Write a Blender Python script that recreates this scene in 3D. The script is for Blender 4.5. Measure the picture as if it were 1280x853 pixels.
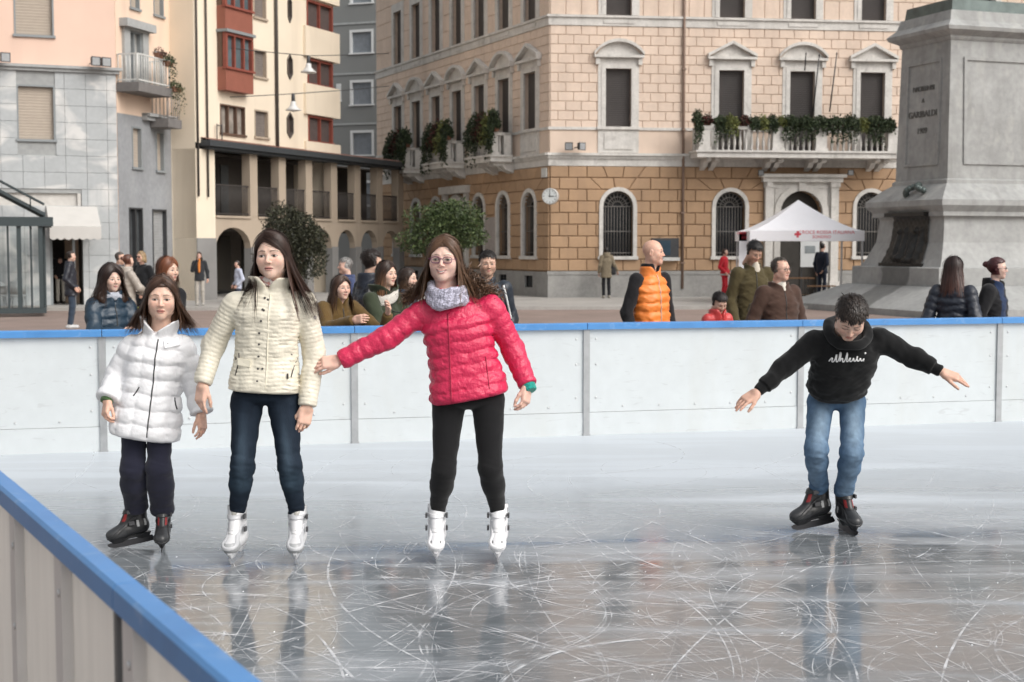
import bpy, bmesh, math, random
import numpy as np
from mathutils import Vector, Matrix

# ------------------------------------------------------------------ camera, sky, sun, exposure
F_PX = 1778.0                       # focal length in pixels of a 1280 px wide frame (50 mm lens)
HOR = 307.0                         # horizon row
CAM_Z = 1.65                        # metres above the ice
PITCH = math.atan((426.5 - HOR) / F_PX)
scene = bpy.context.scene
for _o in list(bpy.data.objects): bpy.data.objects.remove(_o)
COL = scene.collection
cam_data = bpy.data.cameras.new('camera')
cam = bpy.data.objects.new('camera', cam_data)
COL.objects.link(cam)
cam.location = (0, 0, CAM_Z)
cam.rotation_euler = (math.pi / 2 - PITCH, 0, 0)
cam_data.sensor_width = 36.0
cam_data.lens = 36.0 * F_PX / 1280.0
cam_data.clip_end = 600
cam_data.dof.use_dof = True
cam_data.dof.focus_distance = 7.6
cam_data.dof.aperture_fstop = 5.0
scene.camera = cam

world = bpy.data.worlds.new('World')
scene.world = world
world.use_nodes = True
wn, wl = world.node_tree.nodes, world.node_tree.links
wn.clear()
SUN_EL, SUN_AZ = math.radians(42), math.radians(128)     # azimuth clockwise from +Y (camera direction)
sky = wn.new('ShaderNodeTexSky'); sky.sky_type = 'NISHITA'; sky.sun_disc = False
sky.sun_elevation = SUN_EL; sky.sun_rotation = SUN_AZ
sky.air_density = 1.6; sky.dust_density = 6.0; sky.ozone_density = 0.6
hsv = wn.new('ShaderNodeHueSaturation'); hsv.inputs['Saturation'].default_value = 0.22   # thin even cloud
bg = wn.new('ShaderNodeBackground'); bg.inputs['Strength'].default_value = 0.15
wo = wn.new('ShaderNodeOutputWorld')
wl.new(sky.outputs[0], hsv.inputs['Color']); wl.new(hsv.outputs[0], bg.inputs['Color']); wl.new(bg.outputs[0], wo.inputs['Surface'])

sun_d = bpy.data.lights.new('sun', 'SUN'); sun_d.energy = 0.8; sun_d.angle = math.radians(45)
sun_d.color = (1.0, 0.96, 0.91)
sun_o = bpy.data.objects.new('sun', sun_d); COL.objects.link(sun_o)
_sv = Vector((math.sin(SUN_AZ) * math.cos(SUN_EL), math.cos(SUN_AZ) * math.cos(SUN_EL), math.sin(SUN_EL)))
sun_o.rotation_euler = _sv.to_track_quat('Z', 'Y').to_euler()
sun_o.location = _sv * 60
scene.view_settings.view_transform = 'Standard'
scene.view_settings.look = 'None'
scene.view_settings.gamma = 1.0
scene.view_settings.exposure = 0.18
scene.view_settings.use_curve_mapping = False
scene.render.engine = 'CYCLES'
scene.cycles.max_bounces = 6
scene.cycles.use_denoising = True

PLAZA = -0.20                       # the ice lies on a platform 20 cm above the square

# ------------------------------------------------------------------ pixel -> place
_up = Vector((0, math.sin(PITCH), math.cos(PITCH)))
_fw = Vector((0, math.cos(PITCH), -math.sin(PITCH)))
def ray(x, y):
    return Vector((1, 0, 0)) * ((x - 640) / F_PX) + _up * ((426.5 - y) / F_PX) + _fw
def P(x, y, Y):
    d = ray(x, y); return Vector((0, 0, CAM_Z)) + d * (Y / d.y)
def G(x, y, z=0.0):
    d = ray(x, y); return Vector((0, 0, CAM_Z)) + d * ((z - CAM_Z) / d.z)
def V3(*a): return Vector(a)

# ------------------------------------------------------------------ materials
MATS = {}
def mat(name, color=(.5, .5, .5), rough=.7, metal=0.0, var=0.12, scale=6.0, bump=0.0, bscale=60.0, attr=False,
        spec=.5, sheen=0.0, coat=0.0, stretch=None, var2=0.0, scale2=1.0, trans=0.0, emit=None, sss=0.0, bdist=.01):
    if name in MATS: return MATS[name]
    m = bpy.data.materials.new(name); m.use_nodes = True
    nt = m.node_tree; N, L = nt.nodes, nt.links
    b = N['Principled BSDF']
    b.inputs['Roughness'].default_value = rough
    b.inputs['Metallic'].default_value = metal
    b.inputs['Specular IOR Level'].default_value = spec
    b.inputs['Sheen Weight'].default_value = sheen
    b.inputs['Coat Weight'].default_value = coat
    if trans: b.inputs['Transmission Weight'].default_value = trans
    if sss:
        b.inputs['Subsurface Weight'].default_value = sss
        b.inputs['Subsurface Radius'].default_value = (.012, .004, .002)
        b.inputs['Subsurface Scale'].default_value = 1.0
    tc = N.new('ShaderNodeNewGeometry')              # textures run through the whole place, so no two pieces repeat
    vec = tc.outputs['Position']
    if stretch:
        mp = N.new('ShaderNodeMapping'); mp.inputs['Scale'].default_value = stretch
        L.new(vec, mp.inputs['Vector']); vec = mp.outputs[0]
    if attr:
        at = N.new('ShaderNodeAttribute'); at.attribute_name = 'Col'
        src = at.outputs['Color']
    else:
        rgb = N.new('ShaderNodeRGB'); rgb.outputs[0].default_value = (*color, 1); src = rgb.outputs[0]
    def vary(src, amount, sc, detail):
        nz = N.new('ShaderNodeTexNoise'); nz.inputs['Scale'].default_value = sc; nz.inputs['Detail'].default_value = detail
        L.new(vec, nz.inputs['Vector'])
        mr = N.new('ShaderNodeMapRange'); mr.inputs[1].default_value = .25; mr.inputs[2].default_value = .75
        mr.inputs[3].default_value = 1 - amount; mr.inputs[4].default_value = 1 + amount
        L.new(nz.outputs['Fac'], mr.inputs[0])
        vm = N.new('ShaderNodeVectorMath'); vm.operation = 'SCALE'
        L.new(src, vm.inputs[0]); L.new(mr.outputs[0], vm.inputs['Scale'])
        return vm.outputs[0]
    if var: src = vary(src, var, scale, 5)
    if var2: src = vary(src, var2, scale2, 3)
    L.new(src, b.inputs['Base Color'])
    if bump:
        nb = N.new('ShaderNodeTexNoise'); nb.inputs['Scale'].default_value = bscale; nb.inputs['Detail'].default_value = 4
        L.new(vec, nb.inputs['Vector'])
        bp = N.new('ShaderNodeBump'); bp.inputs['Strength'].default_value = bump; bp.inputs['Distance'].default_value = bdist
        L.new(nb.outputs['Fac'], bp.inputs['Height']); L.new(bp.outputs[0], b.inputs['Normal'])
    if emit:
        b.inputs['Emission Color'].default_value = (*emit[:3], 1); b.inputs['Emission Strength'].default_value = emit[3]
    MATS[name] = m
    return m

def wear(m, col, scale, st, lo, hi, amount, detail=5, dist=.5):
    """stains / scuffs: mixes col into the base colour where a stretched noise is high"""
    N, L = m.node_tree.nodes, m.node_tree.links; b = N['Principled BSDF']; src = b.inputs['Base Color'].links[0].from_socket
    ge = N.new('ShaderNodeNewGeometry'); mp = N.new('ShaderNodeMapping'); mp.inputs['Scale'].default_value = st; L.new(ge.outputs['Position'], mp.inputs[0])
    nz = N.new('ShaderNodeTexNoise'); nz.inputs['Scale'].default_value = scale; nz.inputs['Detail'].default_value = detail; nz.inputs['Distortion'].default_value = dist; L.new(mp.outputs[0], nz.inputs['Vector'])
    mr = N.new('ShaderNodeMapRange'); mr.inputs[1].default_value = lo; mr.inputs[2].default_value = hi; mr.inputs[3].default_value = 0; mr.inputs[4].default_value = amount; L.new(nz.outputs['Fac'], mr.inputs[0])
    mx = N.new('ShaderNodeMix'); mx.data_type = 'RGBA'; L.new(mr.outputs[0], mx.inputs[0]); L.new(src, mx.inputs[6]); mx.inputs[7].default_value = (*col, 1); L.new(mx.outputs[2], b.inputs['Base Color'])
# ------------------------------------------------------------------ objects
BASE = {}                                        # object -> world position of its thing's base
def tag(o, label=None, cat=None, group=None, kind=None):
    if label: o['label'] = label
    if cat: o['category'] = cat
    if group: o['group'] = group
    if kind: o['kind'] = kind
    return o
def thing(name, base, label, cat, group=None):
    o = bpy.data.objects.new(name, None); COL.objects.link(o)
    o.empty_display_size = .2
    o.location = base; BASE[o] = Vector(base)
    return tag(o, label, cat, group)
def link(name, me, parent=None):
    o = bpy.data.objects.new(name, me); COL.objects.link(o)
    if parent is not None:
        o.parent = parent; BASE[o] = BASE[parent]
    else:
        BASE[o] = Vector((0, 0, 0))
    return o
def np_mesh(name, verts, faces, mats, smooth=False, col=None, midx=None):
    """verts (N,3) array, faces (M,k) int array"""
    me = bpy.data.meshes.new(name)
    verts = np.asarray(verts, np.float32); faces = np.asarray(faces, np.int32)
    n, m = len(verts), len(faces)
    k = faces.shape[1]
    me.vertices.add(n); me.vertices.foreach_set('co', verts.ravel())
    me.loops.add(m * k); me.loops.foreach_set('vertex_index', faces.ravel())
    me.polygons.add(m); me.polygons.foreach_set('loop_start', np.arange(0, m * k, k, dtype=np.int32))
    if midx is not None: me.polygons.foreach_set('material_index', np.asarray(midx, np.int32))
    for mm in (mats if isinstance(mats, (list, tuple)) else [mats]): me.materials.append(mm)
    me.update(calc_edges=True)
    me.polygons.foreach_set('use_smooth', np.full(m, smooth, dtype=bool))
    if col is not None:
        a = me.attributes.new('Col', 'FLOAT_COLOR', 'POINT')
        c = np.ones((n, 4), np.float32); c[:, :3] = col
        a.data.foreach_set('color', c.ravel())
    return me

class MB:
    """collects shapes (world coordinates, or local to matrix M) into one mesh"""
    def __init__(s, M=None): s.v = []; s.f = []; s.M = M; s.sm = []
    def add(s, vs, fs, smooth=False):
        o = len(s.v)
        for p in vs:
            p = Vector(p)
            s.v.append(s.M @ p if s.M is not None else p)
        for f in fs: s.f.append([i + o for i in f]); s.sm.append(smooth)
        return s
    def box(s, a, b):
        x0, y0, z0 = a; x1, y1, z1 = b
        if x0 > x1: x0, x1 = x1, x0
        if y0 > y1: y0, y1 = y1, y0
        if z0 > z1: z0, z1 = z1, z0
        vs = [(x0, y0, z0), (x1, y0, z0), (x1, y1, z0), (x0, y1, z0), (x0, y0, z1), (x1, y0, z1), (x1, y1, z1), (x0, y1, z1)]
        return s.add(vs, [(3, 2, 1, 0), (4, 5, 6, 7), (0, 1, 5, 4), (1, 2, 6, 5), (2, 3, 7, 6), (3, 0, 4, 7)])
    def prism(s, poly, y0, y1):
        """poly: (x,z) list counter-clockwise seen from -y; from y0 (front) to y1 (back)"""
        n = len(poly)
        vs = [(x, y0, z) for x, z in poly] + [(x, y1, z) for x, z in poly]
        fs = [tuple(range(n)), tuple(range(2 * n - 1, n - 1, -1))]
        for i in range(n):
            j = (i + 1) % n; fs.append((i, i + n, j + n, j))
        return s.add(vs, fs)
    def zprism(s, poly, z0, z1):
        n = len(poly)
        vs = [(x, y, z0) for x, y in poly] + [(x, y, z1) for x, y in poly]
        fs = [tuple(range(n - 1, -1, -1)), tuple(range(n, 2 * n))]
        for i in range(n):
            j = (i + 1) % n; fs.append((i, j, j + n, i + n))
        return s.add(vs, fs)
    def loft(s, rings, closed=True, caps=True, smooth=False):
        n = len(rings[0]); vs = [p for r in rings for p in r]; fs = []
        for k in range(len(rings) - 1):
            for i in range(n if closed else n - 1):
                j = (i + 1) % n
                fs.append((k * n + i, k * n + j, (k + 1) * n + j, (k + 1) * n + i))
        s.add(vs, fs, smooth)
        if caps:
            o = len(s.v) - len(vs)
            s.f.append([o + i for i in range(n - 1, -1, -1)]); s.sm.append(False)
            s.f.append([o + (len(rings) - 1) * n + i for i in range(n)]); s.sm.append(False)
        return s
    def tube(s, pts, r, n=6, smooth=True, caps=True):
        pts = [Vector(p) for p in pts]; rings = []
        rr = r if isinstance(r, (list, tuple)) else [r] * len(pts)
        up = None
        for i, p in enumerate(pts):
            t = (pts[min(i + 1, len(pts) - 1)] - pts[max(i - 1, 0)])
            if t.length < 1e-9: t = Vector((0, 0, 1))
            t.normalize()
            if up is None:
                a = Vector((0, 0, 1)) if abs(t.z) < .9 else Vector((1, 0, 0))
                up = a - t * a.dot(t)
            else:
                up = up - t * up.dot(t)
            up.normalize(); side = t.cross(up)
            rings.append([p + (up * math.cos(2 * math.pi * k / n) + side * math.sin(2 * math.pi * k / n)) * rr[i] for k in range(n)])
        return s.loft(rings, True, caps, smooth)
    def lathe(s, prof, c=(0, 0, 0), n=12, smooth=True):
        """prof: (r,z) list bottom to top"""
        rings = [[(c[0] + r * math.cos(2 * math.pi * k / n), c[1] + r * math.sin(2 * math.pi * k / n), c[2] + z) for k in range(n)] for r, z in prof]
        return s.loft(rings, True, True, smooth)
    def mesh(s, name, m, base):
        me = bpy.data.meshes.new(name)
        me.from_pydata([tuple(p - base) for p in s.v], [], s.f)
        for mm in (m if isinstance(m, (list, tuple)) else [m]): me.materials.append(mm)
        if any(s.sm): me.polygons.foreach_set('use_smooth', s.sm)
        me.update()
        return me
    def build(s, name, m, parent=None, label=None, cat=None, group=None, kind=None, base=None):
        b = BASE[parent] if parent is not None else Vector(base if base is not None else (0, 0, 0))
        o = link(name, s.mesh(name, m, b), parent)
        if parent is None: o.location = b; BASE[o] = b
        return tag(o, label, cat, group, kind)

def text_mesh(name, body, size, M, m, parent, extrude=.004, align='CENTER', spacing=1.0, shear=0.0):
    cu = bpy.data.curves.new(name, 'FONT'); cu.body = body; cu.size = size; cu.extrude = extrude
    cu.align_x = align; cu.space_character = spacing; cu.shear = shear
    cu.resolution_u = 3
    t = bpy.data.objects.new(name, cu); COL.objects.link(t)
    dg = bpy.context.evaluated_depsgraph_get()
    me = bpy.data.meshes.new_from_object(t.evaluated_get(dg))
    bpy.data.objects.remove(t); 
    R = M.copy(); me.transform(R)
    me.transform(Matrix.Translation(-BASE[parent]))
    me.materials.clear(); me.materials.append(m)
    return link(name, me, parent)
# ------------------------------------------------------------------ facades
class Facade:
    """vertical plane: u runs to the right seen from the square, z up from the square, local y inward"""
    def __init__(s, origin, heading):
        s.o = Vector((origin[0], origin[1], PLAZA))
        s.d = Vector((math.cos(heading), math.sin(heading), 0))
        s.inn = Vector((-s.d.y, s.d.x, 0))
        s.M = Matrix(((s.d.x, s.inn.x, 0, s.o.x), (s.d.y, s.inn.y, 0, s.o.y), (0, 0, 1, s.o.z), (0, 0, 0, 1)))
        s.rot = heading
    def uv(s, x, y, out=0.0):
        d = ray(x, y); c = Vector((0, 0, CAM_Z)); o = s.o - s.inn * out
        t = (o - c).dot(s.inn) / d.dot(s.inn)
        p = c + d * t
        return (p - o).dot(s.d), p.z - s.o.z
    def u(s, x, y=300, out=0.0): return s.uv(x, y, out)[0]
    def z(s, x, y, out=0.0): return s.uv(x, y, out)[1]
    def rect(s, x0, x1, y0, y1):
        """pixel box -> dict(u0,u1,z0,z1) measured at its middle column / row"""
        ym, xm = (y0 + y1) / 2, (x0 + x1) / 2
        return dict(u0=s.u(x0, ym), u1=s.u(x1, ym), z0=s.z(xm, y1), z1=s.z(xm, y0))
    def w(s, u, y, z): return s.M @ Vector((u, y, z))
    def mb(s): return MB(s.M)

def half_at(o, z, m):
    """half width of opening o (grown by m) at height z"""
    R = (o['u1'] - o['u0']) / 2
    if not o.get('arch'):
        return R + m if o['z0'] - m <= z <= o['z1'] + m else 0
    sp = o['z1'] - R
    if z < o['z0'] - m: return 0
    if z <= sp: return R + m
    q = (R + m) ** 2 - (z - sp) ** 2
    return math.sqrt(q) if q > 0 else 0

def wall_mesh(f, u0, u1, z0, z1, ops, rev=.25, mb=None):
    mb = mb or f.mb()
    us = sorted({u0, u1, *[o[k] for o in ops for k in ('u0', 'u1') if u0 < o[k] < u1]})
    zs = sorted({z0, z1, *[o[k] for o in ops for k in ('z0', 'z1') if z0 < o[k] < z1]})
    for a, b in zip(us, us[1:]):
        for c, d in zip(zs, zs[1:]):
            um, zm = (a + b) / 2, (c + d) / 2
            if any(o['u0'] < um < o['u1'] and o['z0'] < zm < o['z1'] for o in ops): continue
            mb.add([(a, 0, c), (b, 0, c), (b, 0, d), (a, 0, d)], [(0, 1, 2, 3)])
    for o in ops:
        a, b, c, d = o['u0'], o['u1'], o['z0'], o['z1']
        if o.get('arch'):
            R = (b - a) / 2; uc = (a + b) / 2; sp = d - R; n = 10
            arc = [(uc - R * math.cos(math.pi * k / n), sp + R * math.sin(math.pi * k / n)) for k in range(n + 1)]
            for k in range(n):
                p, q = arc[k], arc[k + 1]
                mb.add([(p[0], 0, p[1]), (q[0], 0, q[1]), (q[0], 0, d), (p[0], 0, d)], [(0, 1, 2, 3)])
            line = [(a, c)] + arc + [(b, c)]
        else:
            line = [(a, c), (a, d), (b, d), (b, c)]
        line = line + [line[0]]
        for p, q in zip(line, line[1:]):
            mb.add([(p[0], 0, p[1]), (p[0], rev, p[1]), (q[0], rev, q[1]), (q[0], 0, q[1])], [(0, 1, 2, 3)])
    return mb

BLOCK_CACHE = {}
def block_geo(poly, depth, ch):
    """chamfered slab from a convex (u,z) polygon; local y, front at -depth"""
    n = len(poly); cx = sum(p[0] for p in poly) / n; cz = sum(p[1] for p in poly) / n
    ins = []
    for i in range(n):
        p0, p1, p2 = Vector(poly[i - 1]), Vector(poly[i]), Vector(poly[(i + 1) % n])
        e1 = (p1 - p0); e2 = (p2 - p1)
        if e1.length < 1e-6 or e2.length < 1e-6: ins.append(tuple(p1)); continue
        e1.normalize(); e2.normalize()
        n1 = Vector((-e1.y, e1.x)); n2 = Vector((-e2.y, e2.x))
        b = n1 + n2
        if b.length < 1e-6: b = n1
        b = b / max(b.dot(n1), .3)
        ins.append((p1.x + b.x * ch, p1.y + b.y * ch))
    vs = [(x, -depth, z) for x, z in ins] + [(x, -depth + ch, z) for x, z in poly] + [(x, .02, z) for x, z in poly]
    fs = [tuple(range(n))]
    for i in range(n):
        j = (i + 1) % n
        fs += [(i, i + n, j + n, j), (i + n, i + 2 * n, j + 2 * n, j + n)]
    return vs, fs

class Pieces:
    """up to `limit` single pieces under a part, the rest joined into one stuff part"""
    def __init__(s, limit, root): s.left = limit; s.rest = {}; s.root = root
    def add(s, f, poly, depth, ch, m, parent, name='block', single=True):
        if single and s.left > 0:
            s.left -= 1
            a = poly[0]
            key = (name, m.name, depth, tuple((round(p[0] - a[0], 3), round(p[1] - a[1], 3)) for p in poly))
            if key not in BLOCK_CACHE:
                vs, fs = block_geo([(p[0] - a[0], p[1] - a[1]) for p in poly], depth, ch)
                me = bpy.data.meshes.new(name); me.from_pydata(vs, [], fs); me.materials.append(m); me.update()
                BLOCK_CACHE[key] = me
            o = link(name, BLOCK_CACHE[key], parent)
            o.location = f.w(a[0], 0, a[1]) - BASE[parent]
            o.rotation_euler = (0, 0, f.rot)
        else:
            vs, fs = block_geo(poly, depth, ch)
            s.rest.setdefault((name, m.name), MB()).add([f.M @ Vector(v) for v in vs], fs)
    def finish(s):
        for (name, mn), mb in s.rest.items():
            mb.build(name + '_courses', bpy.data.materials[mn], s.root, kind='stuff')

def courses(pc, f, parent, u0, u1, z0, z1, rows, bw, ops, m, depth=.03, ch=.012, gap=.012, margin=.1, single=True, name='block', stretch=True):
    rh = (z1 - z0) / rows
    for r in range(rows):
        a, b = z0 + r * rh + gap / 2, z0 + (r + 1) * rh - gap / 2
        zm = (a + b) / 2
        cuts = []
        for o in ops:
            ha, hb = half_at(o, a, margin), half_at(o, b, margin)
            if not o.get('arch'):
                if o['z1'] + margin > a + .02 and o['z0'] - margin < b - .02:
                    ha = hb = (o['u1'] - o['u0']) / 2 + margin
                else: continue
            elif o['z0'] - margin > b - .02: continue
            elif ha == 0 and hb == 0: continue
            elif a < o['z0'] - margin < b: ha = hb
            uc = (o['u0'] + o['u1']) / 2
            cuts.append((uc, ha, hb))
        cuts.sort()
        segs = []; cur = (u0, u0)
        for uc, ha, hb in cuts:
            segs.append((cur, (uc - ha, uc - hb))); cur = (uc + ha, uc + hb)
        segs.append((cur, (u1, u1)))
        for (la, lb), (ra, rb) in segs:
            lo, hi = max(la, lb), min(ra, rb)
            if hi - lo < .1: continue
            off = (r % 2) * bw / 2 if stretch else 0
            ks = [k * bw + off + u0 for k in range(int((lo - u0) / bw) - 1, int((hi - u0) / bw) + 2)]
            ks = [k for k in ks if lo + .22 * bw < k < hi - .22 * bw]
            bounds = [(la, lb)]
            for k in ks:
                sl = 0
                for o in ops:
                    if o.get('arch'):
                        uc = (o['u0'] + o['u1']) / 2; R = (o['u1'] - o['u0']) / 2
                        if abs(k - uc) < R + .5 and a > o['z1'] - .25 and zm - (o['z1'] - R) < R + 1.4:
                            sl = (k - uc) / max(zm - (o['z1'] - R), .3)
                bounds.append((k - sl * rh / 2, k + sl * rh / 2))
            bounds.append((ra, rb))
            for (p, q), (s_, t) in zip(bounds, bounds[1:]):
                if s_ - p < .07 and t - q < .07: continue
                pc.add(f, [(p + gap / 2, a), (s_ - gap / 2, a), (t - gap / 2, b), (q + gap / 2, b)], depth, ch, m, parent, name, single)

def block_mat(name, color, var=.06, rough=.85, bump=.25, bscale=30):
    m = mat(name, color, rough, var=.07, scale=1.4, bump=bump, bscale=bscale, var2=.05, scale2=9)
    nt = m.node_tree; N, L = nt.nodes, nt.links
    b = N['Principled BSDF']; src = b.inputs['Base Color'].links[0].from_socket
    oi = N.new('ShaderNodeObjectInfo'); ge = N.new('ShaderNodeNewGeometry')
    ad = N.new('ShaderNodeMath'); ad.operation = 'ADD'; L.new(oi.outputs['Random'], ad.inputs[0]); L.new(ge.outputs['Random Per Island'], ad.inputs[1])
    fr = N.new('ShaderNodeMath'); fr.operation = 'FRACT'; L.new(ad.outputs[0], fr.inputs[0])
    mr = N.new('ShaderNodeMapRange'); mr.inputs[3].default_value = 1 - var; mr.inputs[4].default_value = 1 + var
    L.new(fr.outputs[0], mr.inputs[0])
    vm = N.new('ShaderNodeVectorMath'); vm.operation = 'SCALE'
    L.new(src, vm.inputs[0]); L.new(mr.outputs[0], vm.inputs['Scale']); L.new(vm.outputs[0], b.inputs['Base Color'])
    return m

def arch_ring(o, w, y0, y1, mb, n=12, legs=True):
    """flat moulding of width w round an arched opening"""
    R = (o['u1'] - o['u0']) / 2; uc = (o['u0'] + o['u1']) / 2; sp = o['z1'] - R
    inn = [(uc - R * math.cos(math.pi * k / n), sp + R * math.sin(math.pi * k / n)) for k in range(n + 1)]
    out = [(uc - (R + w) * math.cos(math.pi * k / n), sp + (R + w) * math.sin(math.pi * k / n)) for k in range(n + 1)]
    if legs:
        inn = [(o['u0'], o['z0'])] + inn + [(o['u1'], o['z0'])]
        out = [(o['u0'] - w, o['z0'])] + out + [(o['u1'] + w, o['z0'])]
    for k in range(len(inn) - 1):
        mb.prism([inn[k], inn[k + 1], out[k + 1], out[k]][::-1], y0, y1)
    return mb

# ------------------------------------------------------------------ leaves
def leaf_cloud(pts, size, rng, cols, droop=0.0, aspect=.55):
    """one bent leaf (two triangles folded along the midrib) at every point"""
    n = len(pts); pts = np.asarray(pts, np.float32)
    d = rng.normal(size=(n, 3)); d[:, 2] -= droop; d /= np.linalg.norm(d, axis=1)[:, None]
    e = rng.normal(size=(n, 3)); e -= (e * d).sum(1)[:, None] * d; e /= np.linalg.norm(e, axis=1)[:, None]
    nn = np.cross(d, e)
    L = size * rng.uniform(.6, 1.3, (n, 1)); W = L * aspect
    a = pts; b = pts + d * L * .5 + e * W * .5 + nn * L * .12; c = pts + d * L; dd = pts + d * L * .5 - e * W * .5 + nn * L * .12
    v = np.stack([a, b, c, dd], 1).reshape(-1, 3)
    i = np.arange(n) * 4
    f = np.concatenate([np.stack([i, i + 1, i + 2], 1), np.stack([i, i + 2, i + 3], 1)])
    cols = np.asarray(cols, np.float32)
    pick = cols[rng.integers(0, len(cols), n)] * rng.uniform(.65, 1.35, (n, 1))
    return v, f, np.repeat(pick, 4, 0)

LEAF = mat('leaf', rough=.55, attr=True, var=.1, scale=8, spec=.4)
BARK = mat('bark', (.10, .075, .055), .9, bump=.6, bscale=25, var=.3, scale=12)

def thin_glass(name, refl=.10, tint=(.93, .95, .95)):
    m = bpy.data.materials.new(name); m.use_nodes = True; N, L = m.node_tree.nodes, m.node_tree.links
    N.remove(N['Principled BSDF']); tr = N.new('ShaderNodeBsdfTransparent'); tr.inputs[0].default_value = (*tint, 1)
    gl = N.new('ShaderNodeBsdfGlossy'); gl.inputs['Roughness'].default_value = .04; mx = N.new('ShaderNodeMixShader'); fr = N.new('ShaderNodeFresnel'); fr.inputs[0].default_value = 1.35
    ad = N.new('ShaderNodeMath'); ad.operation = 'ADD'; ad.inputs[1].default_value = refl * .5; L.new(fr.outputs[0], ad.inputs[0]); L.new(ad.outputs[0], mx.inputs[0])
    L.new(tr.outputs[0], mx.inputs[1]); L.new(gl.outputs[0], mx.inputs[2]); L.new(mx.outputs[0], N['Material Output'].inputs[0]); MATS[name] = m; return m
# ------------------------------------------------------------------ ground, ice
rng = np.random.default_rng(7)
random.seed(7)
STUCCO_P = block_mat('pink_block', (.68, .548, .45), .035)
STUCCO_O = block_mat('ochre_block', (.41, .268, .163), .06, bump=.45, bscale=22)
JOINT_P = mat('pink_joint', (.61, .49, .40), .9, var=.1)
JOINT_O = mat('ochre_joint', (.31, .20, .12), .9, var=.1)
STUCCO_PLAIN = mat('pink_plain', (.68, .548, .45), .9, var=.08, scale=1.2, bump=.2, bscale=40)
STONE = mat('pale_stone', (.60, .58, .55), .8, var=.12, scale=2.5, bump=.2, bscale=30, var2=.1, scale2=14)
STONE_G = mat('grey_plinth_stone', (.29, .285, .275), .85, var=.15, scale=1.5, bump=.3, bscale=20, var2=.12, scale2=10)
SHUT = mat('dark_shutter', (.080, .073, .072), .6, var=.1, scale=2)
GLASSD = mat('dark_pane', (.020, .022, .025), .12, var=.2, scale=1.0, spec=.6)
IRON = mat('wrought_iron', (.16, .15, .14), .55, metal=.3, var=.15)
DARKMET = mat('dark_metal', (.06, .062, .066), .5, metal=.4, var=.1)

for _m, _c in ((STUCCO_P, (.48, .37, .30)), (STUCCO_O, (.27, .18, .12)), (STUCCO_PLAIN, (.48, .37, .30)), (STONE, (.30, .29, .27))):
    wear(_m, _c, 1.0, (1.6, 1.6, .18), .52, .80, .55)          # rain streaks
wear(STONE, (.22, .21, .19), 3.0, (1, 1, .7), .58, .78, .5)
wear(STONE_G, (.40, .39, .37), 1.2, (1, 1, .6), .5, .75, .6)
pal_c = G(687, 372, PLAZA)
H1 = math.radians(7.2)
fA = Facade(pal_c, H1)                                                       # front
_ds = Vector((-math.sin(math.radians(24.9)), math.cos(math.radians(24.9)), 0))
LS = 18.2
fB = Facade(pal_c + _ds * LS, math.atan2(-_ds.y, -_ds.x))                     # side, u ends at the corner
U_C = fA.u(1000); LF = 2 * U_C
palazzo = thing('palazzo', pal_c, 'pink and ochre stone palazzo with pedimented windows and balconies behind the tent', 'building')
Z = lambda y, x=771: fA.z(x, y)
ZP, ZC0, ZC1, ZS0, ZS1, ZB0, ZB1 = Z(340), Z(208), Z(192), Z(163), Z(159.5), Z(33), Z(20)
ZTOP = ZB1 + (ZB1 - ZC1) + .6

# openings, front -------------------------------------------------------------
def px_op(f, x0, x1, y0, y1, **k):
    r = f.rect(x0, x1, y0, y1); r.update(k); return r
first = []; second = []; arches = []
fw1 = px_op(fA, 756, 788, 86, 158); W1 = fw1['u1'] - fw1['u0']; FZ1 = fw1['z1']; FZ0 = fw1['z0']
cent = [fA.u(772), fA.u(912), fA.u(1000), fA.u(1087)]; cent.append(2 * U_C - cent[0])
FLOOR1 = Z(194)
for i, c in enumerate(cent):
    end = i in (0, 4)
    first.append(dict(u0=c - W1 / 2, u1=c + W1 / 2, z0=ZS1 + .02 if end else FLOOR1, z1=FZ1, seg=i in (0, 2, 4), end=end))
    second.append(dict(u0=c - W1 / 2, u1=c + W1 / 2, z0=ZB1 + .02, z1=ZB1 + 2.35))
ga = px_op(fA, 754, 791.5, 239, 320.5); GW = ga['u1'] - ga['u0']
for c in (cent[0], cent[1], cent[3], cent[4]):
    arches.append(dict(u0=c - GW / 2, u1=c + GW / 2, z0=ga['z0'], z1=ga['z1'], arch=True))
door = px_op(fA, 974, 1026.5, 239, 371); dw = (door['u1'] - door['u0']) / 2
door = dict(u0=U_C - dw, u1=U_C + dw, z0=0.05, z1=door['z1'], arch=True)

wf = wall_mesh(fA, 0, LF, ZP, ZC0, arches + [door], .3).build('wall', JOINT_O, palazzo)
wf1 = wall_mesh(fA, 0, LF, ZC0, ZB0, [o for o in first], .3).build('wall', JOINT_P, palazzo)
wf2 = wall_mesh(fA, 0, LF, ZB0, ZTOP, second, .3).build('wall', JOINT_P, palazzo)
pl = fA.mb()
pl.box((-.08, -.09, 0), (door['u0'] - .62, .0, ZP)).box((door['u1'] + .62, -.09, 0), (LF + .08, 0, ZP))
pl.box((-.10, -.11, ZP - .10), (door['u0'] - .62, .0, ZP + .03)).box((door['u1'] + .62, -.11, ZP - .1), (LF + .1, 0, ZP + .03))
pl.build('plinth', STONE_G, palazzo)

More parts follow.
